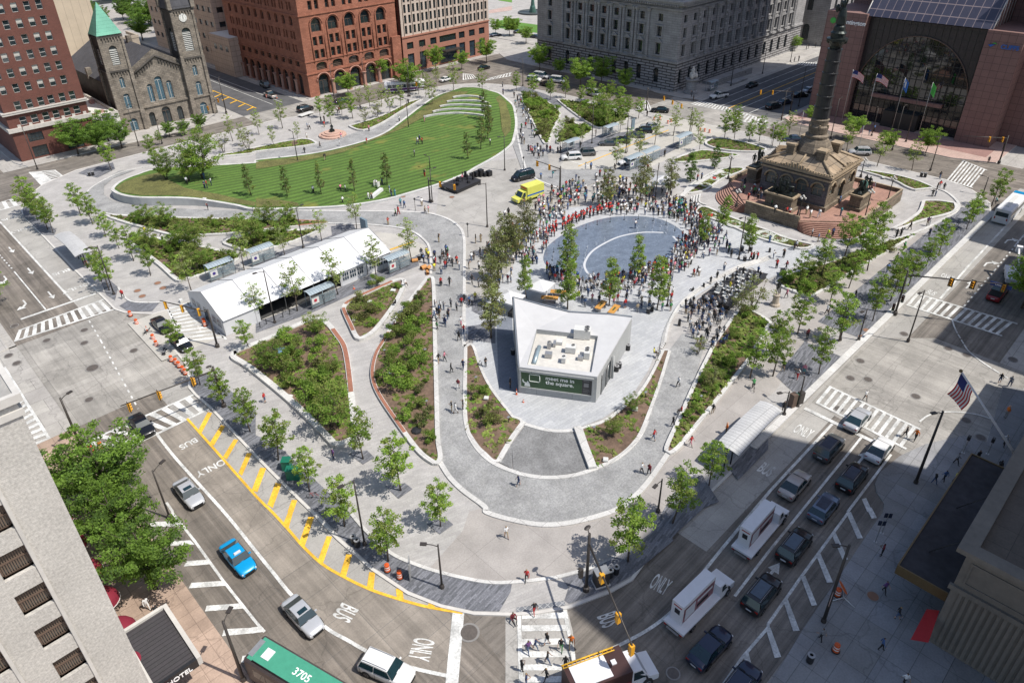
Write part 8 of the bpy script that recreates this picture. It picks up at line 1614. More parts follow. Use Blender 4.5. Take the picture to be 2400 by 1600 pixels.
for c,r,x,y,lab,s in ((2,0,540,1390,'glass shelter across the far bus street, near left',1),(2,0,900,1250,'glass shelter across the far bus street, far left',1),(2,0,1260,1480,'glass shelter beside the fountain trees, middle',1.25),(2,0,1560,1340,'glass shelter beside the fountain trees, far',1.2),(2,0,1110,1540,'glass shelter beside the fountain trees, nearest',1.1),(2,0,1830,830,'small glass shelter by the courthouse steps',.9)): shelter(T1(c,r,x,y,.17),math.pi if x<1000 else 0,lab,4.4*s)
def stop_canopy(ps,w,h,label,mt,leg=5,bulge=.6):
 """long roof bowed in plan, along points"""
 P=spline(ps,5,False); o=P[0]; t=thing('stop_canopy',label,'bus shelter',(o.x,o.y,.16)); b=MB(); n=len(P); vs=[];m_=5
 for i,p in enumerate(P):
  d=(P[min(i+1,n-1)]-P[max(i-1,0)]); d.z=0; d.normalize(); q=Vector((-d.y,d.x,0)); ww=w
  for j in range(m_): f=j/(m_-1)-.5; vs.append((p.x-o.x+q.x*ww*f,p.y-o.y+q.y*ww*f,h+.35*math.cos(f*2.6)+.5*math.sin(math.pi*i/(n-1))*bulge))
 b.add(vs,[(i*m_+j,i*m_+j+1,(i+1)*m_+j+1,(i+1)*m_+j) for i in range(n-1) for j in range(m_-1)],mt,True); vs2=[(x,y,z-.14) for x,y,z in vs]
 b.add(vs2,[(i*m_+j,(i+1)*m_+j,(i+1)*m_+j+1,i*m_+j+1) for i in range(n-1) for j in range(m_-1)],m_galv,True)
 for j in (0,m_-1): b.add(vs+vs2,[(i*m_+j,(i+1)*m_+j,(i+1)*m_+j+n*m_,i*m_+j+n*m_) for i in range(n-1)],m_galv)
 b.build('roof',t)
 for k in range(leg):
  p=P[int((n-1)*(k+.3)/(leg-.4))]-o; b=MB(); b.tube([(p.x,p.y,0),(p.x,p.y,h+.2)],.09,m_black,6); b.build('post',t)
  if k<leg-1: q=P[int((n-1)*(k+1.3)/(leg-.4))]-o if k+1.3<leg-.4 else P[-1]-o; b=MB(); b.add([(p.x,p.y,.3),(q.x,q.y,.3),(q.x,q.y,2.1),(p.x,p.y,2.1)],[(0,1,2,3)],m_tr); b.build('glass_panel',t)
 return t
m_rib1=paver('canopy_white_ribs',(.46,.46,.46),(.43,.43,.43),(.40,.40,.40),30,.5,.04,stain=.08,bump=.4,offset=0,rot=0); m_rib2=paver('canopy_white_ribs_b',(.52,.52,.52),(.49,.49,.49),(.33,.33,.33),.5,30,.04,stain=.08,bump=.4,offset=0)
stop_canopy([at(1704,1055,3.2),at(1756,1003,3.2),at(1808,951,3.2)],2.7,3.0,'white ribbed curved roof over the right hand bus stop',m_rib2)
stop_canopy([at(145,548,3.0),at(172,571,3.1),at(196,597,3.0)],2.6,2.8,'grey ribbed curved roof over the west road bus stop',m_rib1)
t=thing('ticket_cabinet','brown and green ticket cabinets at the head of the right bus stop','cabinet',T1(3,2,215,600,.16),-.3); b=MB(); b.box(-.35,-.35,0,.35,.35,2.0,m_frame_br); b.box(.5,-.3,0,.75,.3,1.7,m_gbox); b.box(.9,-.3,0,1.6,.3,1.8,m_dark); b.build('body',t)
# ---------------- stages ----------------
m_stage=mat('stage_black',(.022,.022,.026),.7,.2,2)
def stage(P,h,label):
 o=P[0]; t=thing('stage',label,'stage',(o.x,o.y,.17)); b=MB(); b.prism([(p.x-o.x,p.y-o.y) for p in P],h-.12,h,m_stage); b.build('deck',t); b=MB(); b.prism([((p.x-o.x)*.97+.2,(p.y-o.y)*.97) for p in P],0,h-.13,m_black,top=False); b.build('skirt',t); return t,o
st=[at(x,y,.9) for x,y in [(1644,694),(1709,720),(1800,643),(1735,628)]]; tS,o_=stage(st,.85,'black stage crowded with rows of white chairs')
ch_t=None; k=0
def chair(p,rz,label,grp):
 global ch_t
 if ch_t is None:
  ch_t=thing('folding_chair',label,'chair',p,rz,grp); b=MB(); b.box(-.22,-.22,.42,.22,.22,.46,m_unit); b.build('seat',ch_t); b=MB(); b.box(-.22,-.24,.5,.22,-.2,.88,m_unit); b.build('backrest',ch_t)
  for sx in (-.2,.2):
   for sy in (-.2,.2): b=MB(); b.box(sx-.015,sy-.015,0,sx+.015,sy+.015,.42,m_galv); b.build('leg',ch_t)
  return ch_t
 c=copy_tree(ch_t); c.location=p; c.rotation_euler=(0,0,rz); c['label']=label; return c
CH=[]
u0,u1,v1=st[0],st[1],st[3]
for i in range(6):
 for j in range(9):
  if rnd.random()<.12: continue
  p=u0+(u1-u0)*(.14+.145*i)+(st[3]-st[0])*(.12+.092*j)+Vector((rnd.uniform(-.3,.3),rnd.uniform(-.3,.3),0)); p.z=1.03
  CH.append((chair(p,1.0+rnd.uniform(-.8,.8),'','white folding chairs on the stage'),'white folding chair on the stage, row %s from the front'%ordw(i+1),'chair','white folding chairs on the stage'))
label_rank(CH,None)
for q,sp in ((( .2,.75),'wk'),((.35,.8),'kk'),((.85,.7),'kk'),((.9,.85),'kn'),((.15,.45),'kk'),((.5,.35),'yy'),((.2,.2),'kk'),((.3,.55),'kh'),((.7,.95),'bk')):
 p=u0+(u1-u0)*q[0]+(st[3]-st[0])*q[1]; p.z=1.03; o=person(p,sp[0],sp[1],'hold',rnd.uniform(0,6),'','people on the chair stage'); PEOPLE.pop(); CH.append((o,'performer in %s and %s on the chair stage'%(PC[sp[0]][0],PC[sp[1]][0]),'person','people on the chair stage'))
label_rank([c for c in CH if c[2]=='person'],None)
st2=[at(x,y,1) for x,y in [(1030,434),(1070,447),(1128,421),(1090,408)]]; t2,_=stage(st2,.8,'low black stage with band gear beside the lawn edge')
st3=[at(x,y,.9) for x,y in [(1092,407),(1127,419),(1150,409),(1112,397)]]
for k,(f,g,s) in enumerate(((.3,.5,(.5,.4,.9)),(.6,.3,(.6,.6,.6)),(.5,.75,(.4,.4,1.1)),(.8,.6,(.7,.5,.5)),(.7,.85,(.35,.35,1.6)),(.25,.85,(.5,.5,1.3)))):
 p=st2[0]+(st2[1]-st2[0])*f+(st2[3]-st2[0])*g; b=MB(); b.box(-s[0]/2,-s[1]/2,0,s[0]/2,s[1]/2,s[2],m_black,taper=.04); o=b.build('amplifier',None,(p.x,p.y,.98),.4*k); tag(o,'black band equipment box on the lawn edge stage, '+ordw(k+1)+' placed','equipment','band gear boxes')
for k,(f,g,sp) in enumerate(((.4,.3,'wk'),(.5,.55,'ik'),(.3,.7,'kk'))):
 p=st2[0]+(st2[1]-st2[0])*f+(st2[3]-st2[0])*g; p.z=.98; o=person(p,sp[0],sp[1],'hold',3.5,'',''); PEOPLE.pop(); tag(o,'musician in '+PC[sp[0]][0]+' on the lawn edge stage','person','musicians on the small stage')
t=thing('equipment_racks','row of black flight cases beyond the small stage','cases',T1(1,1,2000,60,.17),0);
for k in range(5): b=MB(); p=T1(1,1,1990+k*38,55-k*2,.17)-T1(1,1,2000,60,.17); b.box(p.x-.5,p.y-.5,0,p.x+.5,p.y+.5,.8+.35*(k%3),m_black); b.build('case',t)
t=thing('stage_steps','pale folding steps leaning at the small stage front','steps',T1(1,1,1740,180,.17),.5)
for k in range(4): b=MB(); b.box(-.5,-.25*k-.2,.6-.18*k,.5,-.25*k,.64-.18*k,m_galv); b.build('tread',t)
for k,(c,r,x,y,s) in enumerate(((3,1,135,960,(1.5,.8,.9)),(2,1,1758,1075,(.35,.35,.8)),(2,1,1640,1240,(.35,.35,.9)),(2,1,1535,1420,(.4,.4,1.0)),(3,1,12,750,(.35,.35,.8)))):
 b=MB(); b.box(-s[0]/2,-s[1]/2,0,s[0]/2,s[1]/2,s[2],m_black,taper=.03); o=b.build('loudspeaker',None,T1(c,r,x,y,.19),.6); tag(o,['wide black piano like case near the statue pillar','black speaker near the chair stage corner','black speaker left of the curved steps','black speaker by the audience left edge','small black speaker below the monument'][k],'speaker')
t=thing('white_table','long white clothed table at the lawn edge','table',T1(1,1,1110,225,.25),.45); b=MB(); b.box(-2.2,-.4,0,2.2,.4,.75,m_tent,taper=.05); b.build('tablecloth',t)
for k,(x,y) in enumerate(((1095,150),(1130,165))): b=MB(); b.box(-.4,-.04,.4,.4,.04,1.5,m_unit); b.box(-.36,-.03,0,-.3,.03,.4,m_galv); b.box(.3,-.03,0,.36,.03,.4,m_galv); o=b.build('poster_board',None,T1(1,1,x,y,.3),.3); tag(o,('left','right')[k]+' white poster board standing on the lawn edge','board')
stp=[T(2,2,[(1390,80),(1300,60)]),]
for k in range(4):
 o=wline('terrace_step',[p+Vector((.42*k,.1*k,0)) for p in T(2,1,[(2352,830),(2050,930),(1800,1060),(1600,1200),(1480,1330),(1400,1500)])+T(2,2,[(1370,80)])],.34,4,z1=.22+.06*k)
for k in range(4): wline('terrace_step',[T1(2,1,1650+k*26,250-k*6),T1(2,1,1645+k*24,300),T1(2,1,1690+k*22,355-k*10),T1(2,1,1740+k*14,372-k*14)],.3,4,z1=.2+.06*k)
# ---------------- soldiers' column ----------------
m_ms=paver('monument_sandstone',(.235,.19,.14),(.17,.138,.102),(.075,.062,.048),.9,.4,.025,wall=True,stain=.3,sc2=.6,fine=.25,bump=.5)
m_mt=mat('monument_trim',(.34,.265,.18),.85,.25,2,stain=.2); m_mdark=mat('monument_quartz',(.085,.075,.085),.6,.25,3); m_terrace=paver('monument_red_paving',(.38,.22,.17),(.34,.195,.15),(.22,.12,.09),.8,.8,.02,stain=.15)
m_brz=mat('bronze_dark',(.028,.034,.032),.38,.4,2.5,metal=.6); m_brzg=mat('bronze_green',(.07,.15,.125),.5,.3,3,metal=.4)
cx,cy=131.0,52.2
t=thing('column_monument','huge sandstone war memorial with dark banded column, stairs and bronze statue on top','monument',(cx,cy,.15))
pc=lambda x,y:(x-cx,y-cy)
P=[(143.5,38.8),(143.5,65.8),(126.5,65.8),(118.4,57.6),(118.4,47.2),(125.6,38.8)]
b=MB(); b.prism([pc(*p) for p in P],0,1.75,m_terrace,m_ms); b.build('esplanade',t)
def parapet(P,h=.75,w=.5,cl=False):
 b=MB(); ribbon_mb(b,[Vector((*pc(*p),0)) for p in P],w,1.4,1.75+h,m_mt,cl,side=m_ms); b.build('parapet',t)
parapet([(118.6,47.2),(118.6,57.6)]); parapet([(126.5,65.6),(143.3,65.6),(143.3,39.0),(125.6,39.0)])
for (c0,c1,out) in (((118.4,47.2),(125.6,38.8),(-1,-1)),((126.5,65.8),(118.4,57.6),(-1,1))):
 a=Vector(pc(*c0)); e=Vector(pc(*c1)); mid=(a+e)/2; d=(e-a); hw=d.length/2; d.normalize(); n_=Vector((d.y,-d.x));
 if n_.dot(Vector(out))<0: n_=-n_
 b=MB()
 for k in range(8):
  r_=3.6-.42*k; z=1.75*(k+1)/9; pts=[a]+[mid-d*hw*math.cos(math.pi*q/12)+n_*(r_*math.sin(math.pi*q/12)) for q in range(1,12)]+[e]
  b.prism([tuple(p) for p in pts],z-.195,z,m_terrace,mat('step_riser',(.17,.08,.06),.9,.15,2))
 b.build('stairs',t)
bx0,bx1,by0,by1=pc(125.0,0)[0],pc(137,0)[0],pc(0,45.8)[1],pc(0,58.6)[1]; z0,z1=1.75,8.1
ops=[(u,2.6+1.75,2.0,2.3,'am',mat('leaded_glass',(.10,.12,.12),.3,.5,5),m_mt,m_mt) for u in (1.9,5.0,7.9,10.9)]
b=MB(); WL=[]
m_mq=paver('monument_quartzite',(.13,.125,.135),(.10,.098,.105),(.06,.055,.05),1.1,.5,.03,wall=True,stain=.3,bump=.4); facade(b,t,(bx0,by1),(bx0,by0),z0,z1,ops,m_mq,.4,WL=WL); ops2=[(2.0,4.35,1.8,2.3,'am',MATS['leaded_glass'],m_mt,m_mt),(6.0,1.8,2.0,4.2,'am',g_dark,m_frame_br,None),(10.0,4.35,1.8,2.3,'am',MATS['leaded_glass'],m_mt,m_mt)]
facade(b,t,(bx0,by0),(bx1,by0),z0,z1,ops2,m_ms,.4,WL=WL); facade(b,t,(bx1,by0),(bx1,by1),z0,z1,[],m_ms); facade(b,t,(bx1,by1),(bx0,by1),z0,z1,[],m_ms); b.box(bx0+.6,by0+.6,z0,bx1-.6,by1-.6,z1,m_ms); b.build('wall',t); place_windows(t,WL)
for u in (1.9,5.0,7.9,10.9): b=MB(); y=by1-u; b.tube([(bx0-.05,y-1.2*math.cos(math.pi*k/8),5.65+1.2*math.sin(math.pi*k/8)) for k in range(9)],.2,m_mt,4); b.build('arch_moulding',t)
for u in (2.0,6.0,10.0): b=MB(); b.tube([(bx0+u-1.15*math.cos(math.pi*k/8),by0-.05,(5.65 if u!=6 else 5.0)+1.2*math.sin(math.pi*k/8)) for k in range(9)],.2,m_mt,4); b.build('arch_moulding',t)
b=MB()
for zz0,zz1,pr in ((1.75,2.6,.35),(7.35,7.7,.3),(8.1,8.5,.55)): b.box(bx0-pr,by0-pr,zz0,bx1+pr,by1+pr,zz1,m_ms if pr==.35 else m_mt)
b.build('cornice',t)
b=MB() # stepped battlements
for i in range(26):
 f=i/25; h=.28+ (.9*max(0,1-abs(f-.5)*4))
 y=by0+(by1-by0)*f; b.box(bx0-.45,y-.17,8.5,bx0-.1,y+.17,8.5+h*(.75 if i%2 else 1),m_mt); x=bx0+(bx1-bx0)*f; b.box(x-.17,by0-.45,8.5,x+.17,by0-.1,8.5+h*(.75 if i%2 else 1),m_mt); b.box(x-.17,by1+.1,8.5,x+.17,by1+.45,8.5+h,m_mt)
stuff(b.build('battlements',t))
m_mroof=paver('roof_stone_slabs',(.38,.285,.19),(.25,.20,.145),(.10,.08,.06),1.6,1.6,.06,stain=.25,offset=0)
b=MB(); b.add([(bx0,by0,8.5),(bx1,by0,8.5),(bx1,by1,8.5),(bx0,by1,8.5),(-2.4,-2.4,10.4),(2.4,-2.4,10.4),(2.4,2.4,10.4),(-2.4,2.4,10.4)],[(0,1,5,4),(1,2,6,5),(2,3,7,6),(3,0,4,7),(4,5,6,7)],m_mroof); b.build('roof',t)
b=MB()
for q in ((bx0,by0),(bx1,by0),(bx1,by1),(bx0,by1)): b.tube([(q[0],q[1],8.6),(2.4*(1 if q[0]>0 else -1),2.4*(1 if q[1]>0 else -1),10.5)],.28,m_mt,4)
for s in (-1,1): b.tube([(bx0*.98 if s<0 else bx1*.98,0,8.8),(2.4*s,0,10.5)],.2,m_mt,4); b.tube([(0,by0*.98 if s<0 else by1*.98,8.8),(0,2.4*s,10.5)],.2,m_mt,4)
b.build('roof_ribs',t)
for sx in (-1,1):
 for sy in (-1,1): b=MB(); b.box(sx*2.9-.75,sy*2.9-.75,9.2,sx*2.9+.75,sy*2.9+.75,11.4,m_ms); b.box(sx*2.9-.9,sy*2.9-.9,11.4,sx*2.9+.9,sy*2.9+.9,11.8,m_mt); b.build('corner_pier',t)
b=MB(); b.lathe([(3.4,9.6),(3.3,10.6),(2.6,12.0),(1.9,12.9)],m_ms,8,ph=.39); b.build('column_pedestal',t)
b=MB(); b.lathe([(2.0,12.9),(2.05,13.3),(1.6,13.6),(1.7,14.4),(1.75,14.9),(1.45,15.2),(1.5,15.8),(1.6,16.2),(1.25,16.5)],m_ms,20,smooth=False); b.build('column_base',t)
for k in range(18): b=MB(); a=6.283*k/18; b.box(-.12,1.5,14.95,.12,1.85,15.35,m_mt,Matrix.Rotation(a,4,'Z'))if k%3==0 else None; (b.build('bracket',t) if k%3==0 else None)
b=MB(); m_shaft=mat('dark_granite_shaft',(.02,.021,.024),.35,.3,2); z=16.5; R0=1.42
prof=[]
for k in range(6): r=R0-.05*k; prof+=[(r,z),(r-.02,z+1.75),(r+.09,z+1.78),(r+.09,z+1.95),(r-.02,z+1.98)]; z+=2.0
b.lathe(prof,m_shaft,20,smooth=False); b.build('shaft',t)
b=MB(); b.lathe([(.95,z),(1.0,z+.4),(1.45,z+1.1),(1.75,z+1.4),(1.75,z+1.7),(1.2,z+1.8),(1.15,z+2.5),(1.35,z+2.6),(1.0,z+2.9),(.9,z+3.6),(.6,z+4.0)],m_brz,16)
for k in range(8): a=6.283*k/8; b.sphere(1.45*math.cos(a),1.45*math.sin(a),z+1.3,.35,.35,.45,m_brz,6,4)
b.build('capital',t); zt=z+4.0
def statue_body(pose,mt,**kw):
 s=body_mesh(pose,1,**kw); s.mats=[mt]; s.mi=[0]*len(s.mi); return s
ST={k:statue_body(k,m_brz).mesh('bronze_figure') for k in ('stand','walk','hold','raise_' if 0 else 'camera','ground','phone')}
lib=statue_body('raise',m_brz,skirt=True); lib.lathe([(.34,0),(.30,.5),(.2,1.0)],m_brz,12); lib.sphere(.18,.35,1.0,.16,.10,.28,m_brz); o=obj('statue',lib.mesh('statue'),t,(0,0,zt),1.2); o.scale=(2.5,2.5,2.5)
lib2=None
def bronze_group(loc,rz,label,figs,extra,size=(5.0,2.3),ped=3.0):
 g=thing('bronze_group',label,'statue group',(loc[0],loc[1],1.9),rz,'bronze groups round the monument'); b=MB(); w,d=size; b.box(-w/2-.3,-d/2-.3,0,w/2+.3,d/2+.3,.6,m_ms); b.box(-w/2,-d/2,.6,w/2,d/2,ped-.35,m_ms); b.box(-w/2-.3,-d/2-.3,ped-.35,w/2+.3,d/2+.3,ped,m_mt); b.build('pedestal',g)
 b=MB(); b.box(-w/2+.1,-d/2+.1,ped,w/2-.1,d/2-.1,ped+.2,m_brz); extra(b,ped+.2); b.build('bronze_base',g)
 for x,y,ps,a in figs: q=obj('bronze_figure',ST[ps],g,(x,y,ped+.25),a); q.scale=(1.5,1.5,1.5)
def cannon(b,z): b.tube([(-.8,.1,z+.9),(1.9,.1,z+1.3)],[.28,.15],m_brz,8); b.lathe([(.55,0),(.55,.1)],m_brz,14,M=Matrix.Translation((-.2,-.35,z+.6))@Matrix.Rotation(R(90),4,'X')); b.lathe([(.5,0),(.3,.35),(.1,.4)],m_brz,8,-1.5,0,Matrix.Translation((0,0,z))); b.lathe([(.4,0),(.2,.3)],m_brz,8,1.4,.2,Matrix.Translation((0,0,z)))
def mortar(b,z): b.sphere(.4,0,z+.95,.75,.7,.95,m_brzg,12,8); b.tube([(-1.2,-.6,z+.1),(1.3,.2,z+2.1)],.09,m_brz,5); b.lathe([(.6,0),(.3,.3)],m_brz,8,-1.2,0,Matrix.Translation((0,0,z)))
def flagst(b,z): b.tube([(0,0,z),(.4,0,z+3.6)],.06,m_brz,5); b.sphere(.2,0,z+2.5,.5,.25,.9,m_brz,8,6); b.lathe([(.7,0),(.3,.5)],m_brz,8,0,0,Matrix.Translation((0,0,z)))
bronze_group((121.3,52.3),R(90)+math.pi,'bronze cannon crew on the pedestal facing the fountain',[(-1.7,0,'hold',2),(-.9,.5,'walk',1),(-.5,-.5,'stand',2.5),(.3,.5,'camera',1.2),(.9,-.5,'walk',2),(1.6,.3,'ground',1),(-1.3,-.5,'ground',0)],cannon)
bronze_group((131.3,42.2),0,'greenish bronze mortar group on the right pedestal',[(-1.5,0,'stand',2),(-.8,-.5,'walk',1),(1.5,.2,'hold',1.2),(1.1,-.6,'stand',2)],mortar,(4.2,2.0))
bronze_group((130.8,62.4),math.pi,'dark bronze colour guard group on the left pedestal',[(-1.2,0,'stand',2),(-.5,-.4,'hold',1),(.6,.3,'walk',1.2),(1.3,-.3,'stand',2),(.1,.3,'camera',0)],flagst,(4.0,2.0))
bronze_group((141,52.3),R(90),'dark bronze rider group behind the monument block',[(-1,0,'stand',2),(.2,-.4,'hold',1),(1,.3,'walk',1.2)],flagst,(4.0,2.0))
def globe_lamp(p,h,label):
 g=thing('globe_lamp',label,'lamp post',p,0,'old style globe lamps'); b=MB(); b.lathe([(.3,0),(.25,.5),(.1,.8),(.07,h-.4),(.1,h-.3)],m_dark,8); b.build('post',g)
 for k in range(5):
  x,y,z=(0,0,h+.35) if k==4 else (.45*math.cos(k*1.57),.45*math.sin(k*1.57),h); b=MB(); b.tube([(0,0,h-.45),(x,y,z-.2)],.03,m_dark,4); b.build('arm',g); b=MB(); b.sphere(x,y,z,.17,.17,.2,mat('globe_glass',(.62,.6,.56),.3,0),8,6); b.build('globe',g)
for c,r,x,y,h,z,l in ((3,1,885,445,5.2,1.9,'right of the front monument stairs'),(3,1,280,450,4.2,1.9,'left of the front monument stairs'),(3,1,1095,285,4.6,1.9,'at the right monument parapet corner'),(2,1,1985,75,4.6,.2,'beside the flower carpet left of the monument'),(3,1,850,60,3.8,.2,'behind the right bronze group'),(2,0,2000,1560,3.0,.2,'left of the left bronze group'),(2,1,2060,330,3.0,1.9,'at the left monument stairs')): globe_lamp(T1(c,r,x,y,z),h,'black globe lamp '+l)
def flagpole(p,h,label,cloth='us',rz=0,s=1.0):
 g=thing('flagpole',label,'flagpole',p,rz,'flagpoles'); b=MB(); b.tube([(0,0,0),(0,0,h)],[.06,.035],m_galv,6); b.build('pole',g); b=MB(); M_=Matrix.Translation((.05,0,h-.1))
 if cloth=='us': flag(b,1.9*s,1.15*s,M_,.45)
 else:
  vs=[];n=6
  for i in range(n+1):
   for j in (0,1): vs.append((1.0*s*i/n*.6,.12*math.sin(i),-1.6*s*j-.9*i/n))
  mt_={'green':m_signg,'blue':m_signb}[cloth]; b.add(vs,[(2*i,2*i+1,2*i+3,2*i+2) for i in range(n)],mt_,True,M_)
  if cloth=='blue': b.add([(x*.5,y+.01,z*.6-.3) for x,y,z in vs],[(2*i,2*i+1,2*i+3,2*i+2) for i in range(n)],fw_,True,M_)
 b.build('flag',g)
for c,r,x,y,tx,ty,cl,s,l in ((3,0,20,1380,45,1150,'us',1,'striped flag behind the monument, far left'),(3,0,820,1410,890,1160,'us',1.4,'striped flag flying before the silver car'),(3,0,600,1450,640,1300,'us',1,'limp striped flag at the monument roof'),(3,0,285,1250,320,1030,'us',1,'limp striped flag left of the column'),(3,1,955,250,968,110,'us',.8,'small striped flag by the mortar group')):
 p,h=pole_h(c,r,x,y,tx,ty); p.z=.2; flagpole(p,h,l,cl,.5,s)
for y,cl,l in ((71.4,'us','striped flag before the atrium, leftmost'),(65.8,'us','striped flag before the atrium, second'),(59.5,'blue','blue white flag before the atrium'),(53.6,'green','green flag before the atrium')):
 flagpole(Vector((182.4,y-4,.17)),13.2,l,cl,-1.3,1.5)
g=thing('pillar_statue','bronze figure on a stone pillar beside the long narrow bed','statue',T1(3,1,62,1235,.17)); b=MB(); b.lathe([(.75,0),(.7,.3),(.5,.45),(.42,1.6),(.5,1.7),(.5,1.85)],m_bs,14); b.build('pillar',g); o=obj('figure',ST['stand'],g,(0,0,1.85),2.5); o.scale=(1.35,)*3
g=thing('seated_statue','dark seated bronze on a round stepped pink plinth above the lawn','statue',T1(1,0,705,1245,.17)); b=MB(); m_pk=mat('pink_plinth',(.50,.33,.26),.8,.1,2)
b.lathe([(3.4,0),(3.4,.35),(2.6,.4),(2.6,.75),(1.9,.8),(1.9,1.0)],m_pk,26); b.build('plinth',g); b=MB(); b.box(-.5,-.5,1.0,.5,.5,1.6,m_brz,taper=.06); b.build('chair_block',g); ss=obj('figure',statue_body('sit',m_brz).mesh('figure'),g,(0,-.1,1.05),2.2); ss.scale=(1.5,)*3
b=MB(); b.box(-3.2,-.6,0,-2.2,.6,.5,m_pk); b.build('plinth_step',g)
g=thing('mall_fountain','green bronze fountain figure in a dark pool far beyond the junction','fountain',T1(2,0,190,120,.17)); b=MB(); b.lathe([(6.5,0),(6.5,.6),(5.9,.6),(5.8,.35),(.1,.3)],mat('dark_pool_rim',(.06,.07,.07),.5,.1),26); b.build('basin',g); b=MB(); b.lathe([(1.6,.3),(1.2,2.5),(.9,3.2),(.5,7),(.3,9)],m_brzg,10); b.sphere(.2,0,7.5,.9,.8,1.6,m_brzg); b.sphere(0,.1,10,.5,.5,.7,m_brzg); b.tube([(0,0,9.3),(.6,0,11),(.4,0,12.5)],.2,m_brzg); b.build('figure',g)
# ---------------- vehicles ----------------
m_tyre=mat('tyre',(.02,.02,.02),.85,.1); m_rim=mat('alloy_rim',(.40,.40,.42),.3,.05,5,metal=.8); m_wg=mat('car_glass',(.012,.032,.04),.05,.15,.8,spec=.9)
m_hl=mat('headlight_lens',(.7,.7,.72),.15,0); m_tl=mat('taillight_lens',(.35,.015,.01),.25,0); m_plate=mat('number_plate',(.6,.6,.62),.5,0); m_under=mat('underbody',(.012,.012,.012),.9,0)
def paint(name,col,met=.35):
 m=mat('car_paint_'+name,col,.28,.03,.7,metal=met,spec=.6); p=m.node_tree.nodes['Principled BSDF']; p.inputs['Coat Weight'].default_value=.7; p.inputs['Coat Roughness'].default_value=.04; return m
P_={'black':paint('black',(.012,.012,.014)),'silver':paint('silver',(.50,.51,.53),.25),'white':paint('white',(.70,.70,.69),0),'blue':paint('blue',(.0,.30,.62),.1),'navy':paint('navy',(.012,.02,.05)),'steel':paint('steel_blue',(.13,.17,.24)),'beige':paint('beige',(.42,.38,.35),.2),'grey':paint('grey',(.10,.105,.11)),'red':paint('red',(.28,.01,.02),.1)}
CARS={}
TY=dict( # L,W, belt z, roof z, hood z, stations: windscreen base/top, rear glass top/base (fraction from front)
sedan=(4.75,1.82,.93,1.42,.86,.29,.40,.69,.87,.92),hatch=(4.4,1.8,.98,1.52,.92,.28,.40,.86,.95,.97),suv=(4.75,1.9,1.10,1.72,1.06,.27,.38,.90,.97,1.06),van=(5.2,1.95,1.1,1.95,1.02,.16,.30,.93,.98,1.08),pickup=(5.6,1.95,1.12,1.78,1.08,.27,.38,.58,.62,1.08))
